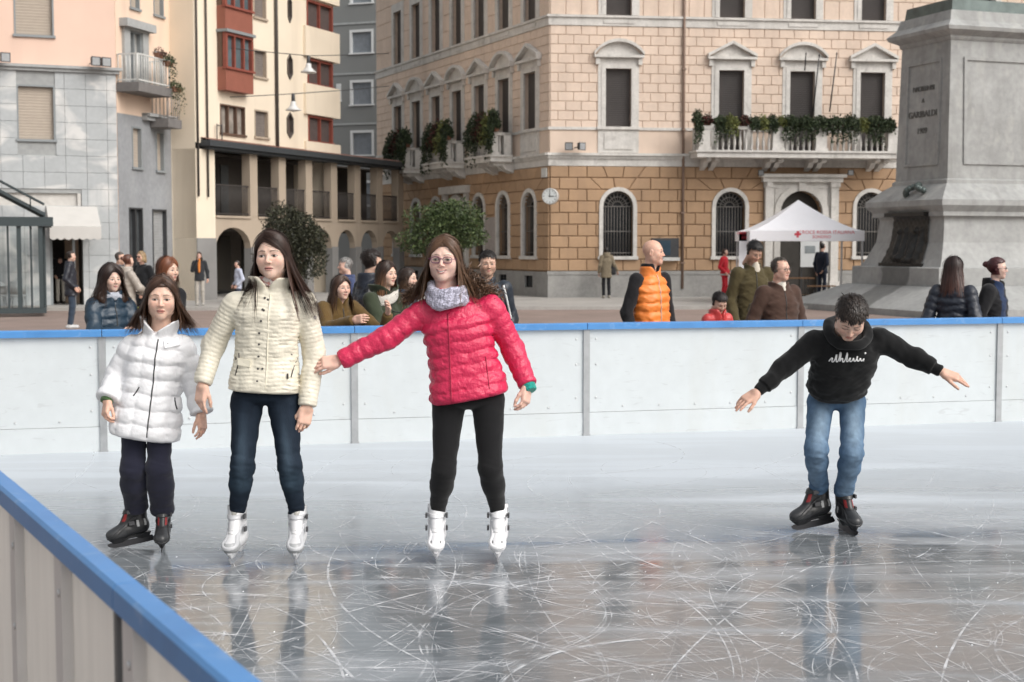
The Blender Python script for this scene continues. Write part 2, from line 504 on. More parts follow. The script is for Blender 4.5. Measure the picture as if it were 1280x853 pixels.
pieces = Pieces(300, palazzo)
dsur = dict(u0=door['u0'] - .55, u1=door['u1'] + .55, z0=0, z1=Z(215, 1000))
courses(pieces, fA, wf, 0, LF, ZP + .03, ZC0, 9, .66, arches + [dsur], STUCCO_O, depth=.06, ch=.020, gap=.022, margin=.06)
courses(pieces, fA, wf1, 0, LF, ZS0, ZB0, 11, .555, first, STUCCO_P, depth=.03, ch=.012, gap=.02, margin=.12)
# plain strip behind the sills
ps = fA.mb(); edges = sorted([(o['u0'] - .12, o['u1'] + .12) for o in first])
cur = 0
for a, b in edges + [(LF, LF)]:
    if a - cur > .05: fA.mb().box((cur, -.025, ZC1), (a, .0, ZS1 - .03)).build('sill_strip', STUCCO_PLAIN, palazzo)
    cur = b

def belt(f, u0, u1, z0, z1, parent, ends=True):
    h = z1 - z0; b = f.mb()
    for k, (lo, hi, out) in enumerate(((0, .52, .07), (.52, .60, .10), (.60, .80, .13), (.80, 1.0, .20))):
        b.box((u0 - out, -out, z0 + lo * h), (u1 + out, .0, z0 + hi * h))
    return b.build('cornice', STONE, parent)
belt(fA, 0, LF, ZC0, ZC1, palazzo)
b2 = fA.mb(); hb = ZB1 - ZB0
b2.box((-.06, -.06, ZB0), (LF + .06, 0, ZB0 + hb * .78)).box((-.12, -.12, ZB0 + hb * .78), (LF + .12, 0, ZB1))
for c in cent: b2.box((c - .55, -.085, ZB0 + hb * .25), (c + .55, -.06, ZB0 + hb * .6))
b2.build('cornice', STONE, palazzo)
s3 = fA.mb()
cur = -.07
for a, b in edges + [(LF + .07, 0)]:
    fA.mb().box((cur, -.07, ZS0), (a if a < LF else LF + .07, 0, ZS1)).build('sill_course', STONE, palazzo); cur = b
# eaves
tc = fA.mb(); tc.box((-.2, -.25, ZTOP), (LF + .2, 0, ZTOP + .35)).box((-.6, -.65, ZTOP + .35), (LF + .6, 0, ZTOP + .55)); tc.build('cornice', STONE, palazzo)

def window_unit(f, o, parent, seg=None, panel=False, pane_m=None, proj=1.0):
    """architrave + hood, roller shutter with slats"""
    a, b, c, d = o['u0'], o['u1'], o['z0'], o['z1']; w = .155
    m = f.mb()
    m.box((a - w, -.07, c), (a, .05, d)).box((b, -.07, c), (b + w, .05, d)).box((a - w, -.07, d), (b + w, .05, d + w))
    m.box((a - w - .12, -.05, c), (a - w, .0, d + w + .22)).box((b + w, -.05, c), (b + w + .12, .0, d + w + .22))
    m.box((a - w, -.045, d + w), (b + w, .0, d + w + .22))
    win = m.build('window', STONE, parent)
    if seg is not None:
        h0 = d + w + .22; e = b - a; uc = (a + b) / 2; hw = e / 2 + w + .28
        q = f.mb()
        for s in (-1, 1):
            q.box((uc + s * (hw - .13) - .07, -.14, h0 - .24), (uc + s * (hw - .13) + .07, 0, h0))
        q.box((uc - hw, -.22, h0), (uc + hw, 0, h0 + .09))
        n = 10; top = .46
        if seg:
            R = (hw * hw + top * top) / (2 * top); th = math.asin(hw / R)
            arc = [(uc + R * math.sin(-th + 2 * th * k / n), h0 + .09 + R * math.cos(-th + 2 * th * k / n) - (R - top)) for k in range(n + 1)]
        else:
            arc = [(uc - hw, h0 + .09), (uc, h0 + .09 + top), (uc + hw, h0 + .09)]
        for p, r in zip(arc, arc[1:]):
            q.prism([p, r, (r[0], r[1] + .11), (p[0], p[1] + .11)], -.24, 0)
        q.prism([(uc - hw + .1, h0 + .09)] + [((x - uc) * .9 + uc, zz) for x, zz in arc][::-1] + [(uc + hw - .1, h0 + .09)], -.05, 0)
        q.build('pediment', STONE, win)
    if panel:
        q = f.mb(); zb = c - .1
        q.box((a - w - .12, -.06, ZC1 + .02), (b + w + .12, 0, zb)).box((a - .05, -.09, ZC1 + .14), (b + .05, -.06, zb - .14))
        q.build('sill_panel', STONE, win)
        q = f.mb(); q.box((a - w - .16, -.13, c - .1), (b + w + .16, .05, c)); q.build('sill', STONE, win)
    q = f.mb(); k = int((d - c) / .075)
    q.box((a, .16, c), (b, .2, d))
    for i in range(k):
        zz = c + (d - c) * i / k
        q.add([(a, .158, zz), (b, .158, zz), (b, .135, zz + .058), (a, .135, zz + .058), (b, .158, zz + .062), (a, .158, zz + .062)],
              [(0, 1, 2, 3), (3, 2, 4, 5)])
    q.build('shutter', pane_m or SHUT, win)
    return win
for i, o in enumerate(first): window_unit(fA, o, palazzo, seg=o['seg'], panel=o['end'])
for o in second: window_unit(fA, o, palazzo)

def arched_window(f, o, parent, bars=9, frame=.14, dark=GLASSD):
    m = arch_ring(o, frame, -.11, .06, f.mb()); m.box((o['u0'] - frame - .04, -.16, o['z0'] - .12), (o['u1'] + frame + .04, .05, o['z0']))
    win = m.build('window', STONE, parent)
    R = (o['u1'] - o['u0']) / 2; uc = (o['u0'] + o['u1']) / 2; sp = o['z1'] - R
    q = f.mb(); n = 12
    q.prism([(o['u0'], o['z0']), (o['u1'], o['z0'])] + [(uc + R * math.cos(math.pi * k / n), sp + R * math.sin(math.pi * k / n)) for k in range(n + 1)], .24, .27)
    q.build('pane', dark, win)
    q = f.mb()
    for i in range(1, bars + 1):
        uu = o['u0'] + (o['u1'] - o['u0']) * i / (bars + 1)
        q.tube([(uu, .08, o['z0']), (uu, .08, sp)], .014, 4)
    for zz in (o['z0'] + .12, o['z0'] + (sp - o['z0']) * .5, sp):
        q.box((o['u0'], .065, zz - .015), (o['u1'], .095, zz + .015))
    for rr in (.32, .62, .92):
        q.tube([(uc - R * rr * math.cos(math.pi * k / 12), .08, sp + R * rr * math.sin(math.pi * k / 12)) for k in range(13)], .016, 4)
    for k in range(1, 10):
        t = math.pi * k / 10
        q.tube([(uc - R * .32 * math.cos(t), .08, sp + R * .32 * math.sin(t)), (uc - R * math.cos(t), .08, sp + R * math.sin(t))], .013, 4)
    q.build('grille', IRON, win)
    return win
for o in arches: arched_window(fA, o, palazzo)

# portal ----------------------------------------------------------------------
q = arch_ring(door, .22, -.16, .1, fA.mb())
zt = Z(224, 1000)
for s in (-1, 1):
    x0 = U_C + s * (dw + .30); x1 = U_C + s * (dw + .58)
    q.box((x0, -.22, 0), (x1, 0, zt - .12)); q.box((x0 - .04, -.27, 0), (x1 + .04, 0, .55)); q.box((x0 - .04, -.27, zt - .3), (x1 + .04, 0, zt - .12))
q.box((U_C - dw - .62, -.12, door['z1'] + .1), (U_C + dw + .62, 0, zt - .12))
for s in (-1, 1): q.box((U_C + s * (dw + .22), -.10, 0.0), (U_C + s * (dw + .30), 0, zt - .12))
q.box((U_C - dw - .7, -.3, zt - .12), (U_C + dw + .7, 0, zt + .05)).box((U_C - dw - .8, -.42, zt + .05), (U_C + dw + .8, 0, zt + .16))
q.box((U_C - .13, -.24, door['z1']), (U_C + .13, -.02, zt - .12))
# spandrel fill
R = dw; sp = door['z1'] - R
for s in (-1, 1):
    arc = [(U_C + s * (R + .2) * math.cos(math.pi / 2 * k / 6), sp + (R + .2) * math.sin(math.pi / 2 * k / 6)) for k in range(7)]
    for p, r in zip(arc, arc[1:]):
        pol = [p, r, (r[0], door['z1'] + .22), (p[0], door['z1'] + .22)]
        q.prism(pol if s < 0 else pol[::-1], -.10, 0)
portal = q.build('portal', STONE, palazzo)
q = fA.mb(); n = 14
q.prism([(door['u0'], 0.05), (door['u1'], 0.05)] + [(U_C + R * math.cos(math.pi * k / n), sp + R * math.sin(math.pi * k / n)) for k in range(n + 1)], .3, .34)
for k in range(3):
    for s in (-1, 1): q.box((U_C + s * .1, .27, .25 + k * .95), (U_C + s * (dw - .12), .31, 1.05 + k * .95))
q.build('door', mat('dark_door', (.030, .026, .022), .5, var=.2), portal)

# downpipe
q = fA.mb(); xd = fA.u(852.5); q.tube([(xd, -.1, .3), (xd, -.1, ZTOP)], .05, 8); 
for zz in (1.2, 3.0, ZS0, ZB0 - 1.5): q.box((xd - .08, -.17, zz), (xd + .08, -.03, zz + .05))
q.build('downpipe', mat('copper_brown_pipe', (.22, .15, .115), .6), palazzo)

# main balcony ---------------------------------------------------------------
BAL_OUT = 1.15
z_r1, z_r0, z_s0, z_b0 = fA.z(912, 158, BAL_OUT), fA.z(912, 188, BAL_OUT), fA.z(912, 197, BAL_OUT), fA.z(912, 209, BAL_OUT)
bu0 = fA.u(874, 175, BAL_OUT); bu1 = 2 * fA.u(1000, 175, BAL_OUT) - bu0
def baluster_prof(h):
    return [(.045, 0), (.05, .06 * h), (.03, .1 * h), (.058, .32 * h), (.05, .45 * h), (.026, .72 * h), (.028, .84 * h), (.048, .9 * h), (.048, h)]
def balcony(f, u0, u1, out, zr1, zr0, zs0, zb0, parent, posts, brk, spacing=.21):
    q = f.mb(); q.box((u0 - .08, -out - .08, zs0), (u1 + .08, -.205, zr0)).box((u0 - .14, -out - .14, zr0 - .07), (u1 + .14, -.205, zr0))
    bal = q.build('balcony', STONE, parent)
    for p in posts:
        q = f.mb(); q.box((p - .2, -out - .02, zr0), (p + .2, -out + .26, zr1 + .02)).box((p - .23, -out - .05, zr0), (p + .23, -out + .29, zr0 + .1)); q.build('pedestal', STONE, bal)
    for e in (u0 + .13, u1 - .13):
        q = f.mb(); q.box((e - .13, -.50, zr0), (e + .13, -.205, zr1)); q.build('pedestal', STONE, bal)
    q = f.mb(); q.box((u0 - .04, -out - .04, zr1 - .11), (u1 + .04, -out + .26, zr1)); 
    for e in (u0, u1 - .26): q.box((e, -out + .26, zr1 - .11), (e + .26, -.21, zr1))
    q.build('handrail', STONE, bal)
    hh = zr1 - .11 - zr0
    bme = MB().lathe(baluster_prof(hh), (0, 0, 0), 8).mesh('baluster', STONE, Vector((0, 0, 0)))
    def put(u, y): o_ = link('baluster', bme, bal); o_.location = f.w(u, y, zr0) - BASE[bal]
    uu = u0 + .25
    while uu < u1 - .2:
        if all(abs(uu - p) > .28 for p in posts): put(uu, -out + .11)
        uu += spacing
    yy = -out + .38
    while yy < -.55:
        for e in (u0 + .13, u1 - .13): put(e, yy)
        yy += spacing
    for p in brk:
        q = f.mb()
        prof = [(-.02, zs0), (-out + .12, zs0), (-out + .1, zs0 - .1), (-out * .72, zs0 - .16), (-out * .55, zs0 - .12), (-out * .35, zs0 - .3), (-.22, zs0 - .34), (-.02, zs0 - .42)]
        for dx in (-.16, .16):
            vs = [(p + dx - .09, y, z) for y, z in prof] + [(p + dx + .09, y, z) for y, z in prof]; n = len(prof)
            q.add(vs, [tuple(range(n)), tuple(range(2 * n - 1, n - 1, -1))] + [(i, i + n, (i + 1) % n + n, (i + 1) % n) for i in range(n)])
        q.build('bracket', STONE, bal)
    return bal
mid = (bu0 + bu1) / 2
pa = fA.u(973, 175, BAL_OUT)
balcony(fA, bu0, bu1, BAL_OUT, z_r1, z_r0, z_s0, z_b0, palazzo, [bu0 + .2, pa, 2 * mid - pa, bu1 - .2], [bu0 + .55, pa, 2 * mid - pa, bu1 - .55])

# side facade -----------------------------------------------------------------
sc = [fB.u(x) for x in (498.7, 522.3, 546.5, 573.5, 601, 630.5, 662.5)]
p0, p1 = np.polyfit(range(7), sc, 1)[::-1]
sc = [p0 + p1 * i for i in range(7)]
SW = 1.0
sfirst = [dict(u0=c - SW / 2, u1=c + SW / 2, z0=FLOOR1 if i % 2 else ZS1 + .02, z1=FZ1, seg=bool(i % 2), end=not i % 2) for i, c in enumerate(sc)]
ssecond = [dict(u0=c - SW / 2, u1=c + SW / 2, z0=ZB1 + .02, z1=ZB1 + 2.35) for c in sc]
sarch = [dict(u0=c - .5, u1=c + .5, z0=ga['z0'], z1=ga['z1'], arch=True) for i, c in enumerate(sc) if i != 3]
sdoor = dict(u0=sc[3] - .8, u1=sc[3] + .8, z0=.05, z1=door['z1'] - .1, arch=True)
base_ops = [dict(u0=c - .35, u1=c + .35, z0=.32, z1=.75) for i, c in enumerate(sc) if i != 3]
ws = wall_mesh(fB, 0, LS, ZP, ZC0, sarch + [sdoor], .3).build('wall', JOINT_O, palazzo)
ws1 = wall_mesh(fB, 0, LS, ZC0, ZB0, sfirst, .3).build('wall', JOINT_P, palazzo)
ws2 = wall_mesh(fB, 0, LS, ZB0, ZTOP, ssecond, .3).build('wall', JOINT_P, palazzo)
m0 = Matrix.Translation(fB.inn * -.09)
wp = Facade(fB.o - fB.inn * .09, fB.rot)
q = wall_mesh(wp, 0, sdoor['u0'] - .3, 0, ZP, base_ops[:3], .09); wall_mesh(wp, sdoor['u1'] + .3, LS + .04, 0, ZP, base_ops[3:], .09, q)
q.add([(0, 0, ZP), (sdoor['u0'] - .3, 0, ZP), (sdoor['u0'] - .3, .09, ZP), (0, .09, ZP)], [(0, 1, 2, 3)])
q.add([(sdoor['u1'] + .3, 0, ZP), (LS + .04, 0, ZP), (LS + .04, .09, ZP), (sdoor['u1'] + .3, .09, ZP)], [(0, 1, 2, 3)])
q.build('plinth', STONE_G, palazzo)
for o in base_ops: fB.mb().box((o['u0'], .03, o['z0']), (o['u1'], .06, o['z1'])).build('cellar_window', GLASSD, palazzo)
courses(pieces, fA, wf2, 0, LF, ZB1, ZTOP, 8, .555, second, STUCCO_P, margin=.12, gap=.02)
courses(pieces, fB, ws, 0, LS, ZP + .03, ZC0, 9, .66, sarch + [dict(u0=sdoor['u0'] - .3, u1=sdoor['u1'] + .3, z0=0, z1=sdoor['z1'] + .3)], STUCCO_O, depth=.06, ch=.020, gap=.022, margin=.06)
courses(pieces, fB, ws1, 0, LS, ZS0, ZB0, 11, .555, sfirst, STUCCO_P, gap=.02, margin=.12)
courses(pieces, fB, ws2, 0, LS, ZB1, ZTOP, 8, .555, ssecond, STUCCO_P, gap=.02, margin=.12)
belt(fB, 0, LS, ZC0, ZC1, palazzo)
q = fB.mb(); q.box((-.06, -.06, ZB0), (LS + .02, 0, ZB0 + hb * .78)).box((-.12, -.12, ZB0 + hb * .78), (LS + .06, 0, ZB1))
for c in sc: q.box((c - .55, -.085, ZB0 + hb * .25), (c + .55, -.06, ZB0 + hb * .6))
q.build('cornice', STONE, palazzo)
q = fB.mb(); q2 = fB.mb(); cur = 0
for o in sfirst + [dict(u0=LS + .15, u1=0)]:
    fB.mb().box((cur, -.07, ZS0), (min(o['u0'] - .12, LS), 0, ZS1)).build('sill_course', STONE, palazzo); fB.mb().box((cur, -.025, ZC1), (min(o['u0'] - .12, LS), 0, ZS1 - .03)).build('sill_strip', STUCCO_PLAIN, palazzo); cur = o['u1'] + .12
q = fB.mb(); q.box((-.2, -.25, ZTOP), (LS, 0, ZTOP + .35)).box((-.6, -.65, ZTOP + .35), (LS, 0, ZTOP + .55)); q.build('cornice', STONE, palazzo)
for o in sfirst: window_unit(fB, o, palazzo, seg=o['seg'], panel=o['end'])
for o in ssecond: window_unit(fB, o, palazzo)
for o in sarch: arched_window(fB, o, palazzo, bars=6)
q = arch_ring(sdoor, .2, -.14, .1, fB.mb())
for s in (-1, 1): q.box((sc[3] + s * 1.02, -.2, 0), (sc[3] + s * 1.28, 0, zt - .3))
q.box((sc[3] - 1.4, -.3, zt - .3), (sc[3] + 1.4, 0, zt)); sp_ = q.build('portal', STONE, palazzo)
q = fB.mb(); q.box((sdoor['u0'], .28, .05), (sdoor['u1'], .32, sdoor['z1'])); q.build('door', MATS['dark_door'], sp_)
for i in (1, 3, 5):
    balcony(fB, sc[i] - 1.05, sc[i] + 1.05, 1.0, z_r1, z_r0, z_s0, z_b0, palazzo, [sc[i] - .85, sc[i] + .85], [sc[i] - .7, sc[i] + .7], .2)
pieces.finish()
# hidden walls and roof
bk = fA.w(LF, 14, 0); sb = fB.w(0, 0, 0); fr = fA.w(LF, 0, 0); c0 = fA.w(0, 0, 0); bk2 = sb + fA.d * 14
zt2 = ZTOP + PLAZA
q = MB(); up = Vector((0, 0, ZTOP + .5))
q.add([fr, bk, bk2, sb, fr + up, bk + up, bk2 + up, sb + up], [(0, 1, 5, 4), (1, 2, 6, 5), (2, 3, 7, 6)])
q.build('rear_wall', STUCCO_PLAIN, palazzo)
q = MB(); cen = (c0 + fr + bk + bk2 + sb) / 5 + Vector((0, 0, ZTOP + 3)); up = Vector((0, 0, ZTOP + .56)); e = [c0, fr, bk, bk2, sb]
e = [p + (p - (cen - Vector((0, 0, cen.z - p.z)))).normalized() * .7 + up for p in e]
q.add(e + [cen], [(i, (i + 1) % 5, 5) for i in range(5)]); q.build('roof', mat('brown_tile', (.2, .1, .07), .9), palazzo)
# ------------------------------------------------------------------ ground
def sheet(name, pts, z, m, kind='structure', thick=0):
    q = MB()
    if thick: q.zprism([(p[0], p[1]) for p in pts], z - thick, z)
    else: q.add([(p[0], p[1], z) for p in pts], [tuple(range(len(pts)))])
    return q.build(name, m, None, kind=kind)
PAVE = mat('square_paving', (.25, .19, .165), .85, var=.12, scale=.8, bump=.25, bscale=14, var2=.12, scale2=18)
SIDEW = mat('granite_pavement', (.36, .345, .325), .85, var=.12, scale=.6, bump=.2, bscale=20, var2=.08, scale2=12)
sheet('square', [(-150, -60), (150, -60), (150, 220), (-150, 220)], PLAZA - .1, PAVE)
yb = G(640, 386.5, PLAZA).y
sheet('pavement', [(-60, yb - 1.2), (60, yb + 4.5), (60, 130), (-60, 130)], PLAZA, SIDEW, thick=.11)
# ------------------------------------------------------------------ marble clad building (left)
MARB = block_mat('grey_marble', (.39, .41, .42), .03, rough=.55, bump=0)
nt = MARB.node_tree; N, L = nt.nodes, nt.links        # white veins and clouds
b = N['Principled BSDF']; src = b.inputs['Base Color'].links[0].from_socket
ge = N.new('ShaderNodeNewGeometry'); mp = N.new('ShaderNodeMapping'); mp.inputs['Scale'].default_value = (.5, .5, .75); mp.inputs['Rotation'].default_value = (0, .6, .3)
L.new(ge.outputs['Position'], mp.inputs['Vector'])
nz = N.new('ShaderNodeTexNoise'); nz.inputs['Scale'].default_value = 1.3; nz.inputs['Detail'].default_value = 6; nz.inputs['Distortion'].default_value = 1.2
L.new(mp.outputs[0], nz.inputs['Vector'])
cr = N.new('ShaderNodeValToRGB'); cr.color_ramp.elements[0].position = .50; cr.color_ramp.elements[1].position = .66
cr.color_ramp.elements[1].color = (.75, .75, .75, 1); cr.color_ramp.elements[0].color = (0, 0, 0, 1)
L.new(nz.outputs['Fac'], cr.inputs[0])
mx = N.new('ShaderNodeMix'); mx.data_type = 'RGBA'; L.new(cr.outputs[0], mx.inputs[0]); L.new(src, mx.inputs[6]); mx.inputs[7].default_value = (.66, .65, .63, 1)
L.new(mx.outputs[2], b.inputs['Base Color'])
PINKST = mat('peach_stucco', (.73, .53, .43), .9, var=.06, scale=.8, bump=.1, bscale=60)
ROLL = mat('beige_roller_shutter', (.42, .36, .30), .7, var=.04)
ALU = mat('grey_window_frame', (.24, .26, .27), .5, var=.05)
marb_c = G(150, 380.5, PLAZA)
hm = math.radians(22)
LM = 11.0
fM = Facade(marb_c - Vector((math.cos(hm), math.sin(hm), 0)) * LM, hm)
marble = thing('marble_building', marb_c, 'grey marble faced building with peach upper floor and white awning on the far left', 'building')
zc = fM.z(150, 88); zc2 = fM.z(150, 93.5)
ops_u = [px_op(fM, 17, 67, -25, 44.5)]
ops_u += [dict(u0=ops_u[0]['u0'] - 3.3, u1=ops_u[0]['u1'] - 3.3, z0=ops_u[0]['z0'], z1=ops_u[0]['z1'])]
ops_l = [px_op(fM, 21, 69, 106.5, 175)]
ops_l += [dict(u0=ops_l[0]['u0'] - 3.3, u1=ops_l[0]['u1'] - 3.3, z0=ops_l[0]['z0'], z1=ops_l[0]['z1'])]
band = px_op(fM, -60, 102, 241, 257)
shop = px_op(fM, 63, 104, 296, 384); shop['z0'] = 0
HM = 13.5
wall_mesh(fM, 0, LM, zc, HM, ops_u, .25).build('upper_wall', PINKST, marble)
ml = wall_mesh(fM, 0, LM, 0, zc, ops_l + [band, shop], .3).build('lower_wall', mat('marble_joint', (.32, .33, .33), .9), marble)
mp_ = Pieces(300, marble)
courses(mp_, fM, ml, 0, LM, .0, zc2, 14, .63, ops_l + [band, shop], MARB, depth=.03, ch=.004, gap=.008, margin=0.0, name='slab', stretch=False)
mp_.finish()
q = fM.mb(); q.box((-.05, -.10, zc2), (LM + .10, 0, zc2 + .1)).box((-.05, -.17, zc2 + .1), (LM + .17, 0, zc + .05)); q.build('cornice', mat('grey_cornice', (.36, .37, .37), .8), marble)
def simple_window(f, o, parent, pane, frame_m, fr=.06, depth=.12, roll=True, divs=0, sill=True, fw=.05):
    a, b, c, d = o['u0'], o['u1'], o['z0'], o['z1']
    m = f.mb(); m.box((a, -.02, c), (a + fw, depth, d)).box((b - fw, -.02, c), (b, depth, d)).box((a + fw, -.02, d - fw), (b - fw, depth, d))
    m.box((a - .04, -.07, c - .06), (b + .04, depth, c + .015)) if sill else m.box((a + fw, -.02, c), (b - fw, depth, c + fw))
    for k in range(divs):
        uu = a + (b - a) * (k + 1) / (divs + 1); m.box((uu - .035, -.005, c + .02), (uu + .035, depth, d - fw))
    w_ = m.build('window', frame_m, parent)
    q = f.mb(); q.box((a + fw, depth, c), (b - fw, depth + .03, d - fw))
    if roll:
        n = max(4, int((d - c) / .09))
        for i in range(n):
            zz = c + .03 + (d - fw - c - .03) * i / n
            q.add([(a + fw, depth - .001, zz), (b - fw, depth - .001, zz), (b - fw, depth - .012, zz + .06), (a + fw, depth - .012, zz + .06), (b - fw, depth - .001, zz + .07), (a + fw, depth - .001, zz + .07)], [(0, 1, 2, 3), (3, 2, 4, 5)])
    q.build('shutter' if roll else 'pane', pane, w_)
    return w_
for o in ops_u + ops_l: simple_window(fM, o, marble, ROLL, ALU)
q = fM.mb(); q.box((band['u0'], .1, band['z0']), (band['u1'], .14, band['z1'])); q.box((band['u1'] - .12, .0, band['z0']), (band['u1'] - .02, .1, band['z1']))
q.build('transom', mat('milky_glass', (.55, .53, .50), .4), marble)
q = fM.mb(); q.box((shop['u0'], 1.6, 0), (shop['u1'], 1.65, shop['z1'])).box((shop['u0'], .3, 0), (shop['u0'] + .02, 1.6, shop['z1'])).box((shop['u1'] - .02, .3, 0), (shop['u1'], 1.6, shop['z1'])).box((shop['u0'], .3, shop['z1'] - .02), (shop['u1'], 1.6, shop['z1']))
q.build('shop_entrance', mat('dark_interior', (.035, .03, .027), .8, var=.3, scale=3), marble)
q = fM.mb(); q.box((shop['u1'] - .3, .1, 0), (shop['u1'] - .22, .2, shop['z1'])).box((shop['u0'], .1, 0), (shop['u0'] + .08, .2, shop['z1']))
q.build('door_frame', ALU, marble)
# awning
AWN = mat('cream_canvas', (.52, .505, .48), .85, var=.05, scale=3, bump=.1, bscale=40)
aw0, aw1 = fM.u(58, 270), fM.u(121, 270); za1 = fM.z(90, 258); za0 = fM.z(90, 283, 1.2); zv = fM.z(90, 298, 1.2)
q = fM.mb(); n = 8
q.add([(aw0, -.02, za1), (aw1, -.02, za1), (aw1, -1.2, za0), (aw0, -1.2, za0)], [(0, 1, 2, 3)])
q.add([(aw0, -.02, za1), (aw0, -1.2, za0), (aw0, -.02, za0)], [(0, 1, 2)]); q.add([(aw1, -.02, za1), (aw1, -1.2, za0), (aw1, -.02, za0)], [(0, 1, 2)])
k = 56
for i in range(k):
    a = aw0 + (aw1 - aw0) * i / k; bb = aw0 + (aw1 - aw0) * (i + 1) / k
    s = lambda t: zv - .05 * abs(math.sin(math.pi * t * 7))
    q.add([(a, -1.2, za0), (bb, -1.2, za0), (bb, -1.21, s((i + 1) / k)), (a, -1.21, s(i / k))], [(0, 1, 2, 3)])
q.box((aw0, -1.19, za0 - .03), (aw1, -1.16, za0 + .0))
q.build('awning', AWN, marble)
q = MB(); a0 = fM.w(0, 0, 0); a1 = fM.w(LM, 0, 0); back = Vector((-6, 8, 0)); up = Vector((0, 0, HM))
q.add([a0, a0 + back, a1 + back, a1, a0 + up, a0 + back + up, a1 + back + up, a1 + up], [(0, 1, 5, 4), (1, 2, 6, 5), (2, 3, 7, 6), (4, 5, 6, 7)])
q.build('rear_wall', PINKST, marble)

# ------------------------------------------------------------------ grey based wing behind it
WARM = mat('warm_stucco', (.75, .575, .45), .9, var=.05, scale=.8, bump=.1, bscale=60)
WGREY = mat('grey_stone_facing', (.27, .28, .295), .75, var=.14, scale=.9, bump=.15, bscale=30, var2=.1, scale2=7)
hw_ = math.radians(76)
wing_b = G(250, 373.0, PLAZA)
wing_a = G(150.5, 380.4, PLAZA); d_w = wing_b - wing_a; LW = d_w.length; hw_ = math.atan2(d_w.y, d_w.x)
fW = Facade(wing_a, hw_)
wing = thing('corner_wing', wing_b, 'narrow building with grey stone base and small balcony between marble and cream buildings', 'building')
zl = fW.z(218, 153)
ops = [px_op(fW, *a) for a in ((162, 174, -30, 11), (191.5, 204, -28, 20), (220, 231, -20, 29.6), (193, 204, 65, 113), (221, 232, 74, 128))]
opl = [px_op(fW, *a) for a in ((165, 177, 159, 210), (195, 205, 165, 214), (222.5, 232, 169, 217))]
opg = [px_op(fW, *a) for a in ((162, 179, 260, 376), (191, 208.6, 262, 376), (218, 234, 262, 374))]
for o in opg: o['z0'] = .02
bdoor = px_op(fW, 160, 176, 40, 108)
wall_mesh(fW, 0, LW, zl, HM - 1, ops + [bdoor], .2).build('upper_wall', WARM, wing)
wall_mesh(fW, 0, LW, 0, zl, opl + opg, .2).build('lower_wall', WGREY, wing)
q = fW.mb(); q.box((fW.u(180), -.2, zl - .1), (LW, 0, zl + .12)).box((fW.u(180), -.3, zl + .02), (LW, 0, zl + .12)); q.build('cornice', MATS['grey_cornice'], wing)
for o in ops + opl: simple_window(fW, o, wing, ROLL, ALU)
for i, o in enumerate(opg):
    simple_window(fW, o, wing, mat('grey_roller_shutter', (.40, .41, .42), .5, metal=.3) if i == 1 else mat('shop_pane', (.06, .066, .07), .12, var=.5, scale=1.5), DARKMET, roll=i == 1, sill=False, divs=0 if i == 1 else 1)
# stone door surround + balcony with ivy
pzt = fW.z(165, 27)
q = fW.mb(); q.box((bdoor['u0'] - .35, -.1, bdoor['z0']), (bdoor['u0'], 0, pzt - .25)).box((bdoor['u1'], -.1, bdoor['z0']), (bdoor['u1'] + .35, 0, pzt - .25)).box((bdoor['u0'] - .35, -.12, bdoor['z1']), (bdoor['u1'] + .35, 0, pzt - .25))
q.box((bdoor['u0'] - .5, -.3, pzt - .25), (bdoor['u1'] + .5, 0, pzt)).build('door_surround', MATS['grey_cornice'], wing)
simple_window(fW, bdoor, wing, mat('pale_curtain_pane', (.42, .41, .39), .4), ALU, roll=False, divs=1)
zb_ = bdoor['z0']; ub0 = bdoor['u0'] - .7; ub1 = fW.u(206)
zbk = zb_ - .95
WHITEMET = mat('white_metal', (.62, .62, .60), .5, var=.05)
def rail_balcony(f, u0, u1, out, z, h, parent, m, slab, step=.14):
    q = f.mb(); q.box((u0 - .05, -out - .05, z - .28), (u1 + .05, -.02, z)); bal = q.build('balcony', slab, parent)
    q = f.mb(); q.box((u0, -out, z + h - .04), (u1, -out + .05, z + h)).box((u0, -out, z + .06), (u1, -out + .04, z + .1))
    for e in (u0, u1 - .04): q.box((e, -out + .05, z + h - .04), (e + .04, -.02, z + h)).box((e, -out + .04, z + .06), (e + .04, -.02, z + .1))
    uu = u0
    while uu <= u1: q.tube([(uu, -out + .02, z), (uu, -out + .02, z + h - .02)], .016, 4); uu += step
    yy = -out
    while yy < 0:
        for e in (u0 + .02, u1 - .02): q.tube([(e, yy, z), (e, yy, z + h - .02)], .016, 4)
        yy += step
    q.build('railing', m, bal); return bal
SLAB = mat('dark_slab', (.17, .16, .155), .9, var=.15)
rail_balcony(fW, ub0, bdoor['u1'] + .5, .75, zb_, .9, wing, WHITEMET, SLAB)
rail_balcony(fW, bdoor['u1'] + .55, ub1, .62, zbk, .95, wing, mat('grey_rail', (.35, .33, .32), .6), SLAB)
q = MB(); a0 = fW.w(0, 0, 0); a1 = fW.w(LW, 0, 0); back = Vector((-7, 3, 0)); up = Vector((0, 0, HM - 1))
q.add([a0, a0 + back, a1 + back, a1, a0 + up, a0 + back + up, a1 + back + up, a1 + up], [(0, 1, 5, 4), (1, 2, 6, 5), (2, 3, 7, 6), (4, 5, 6, 7)])
q.build('rear_wall', WARM, wing)

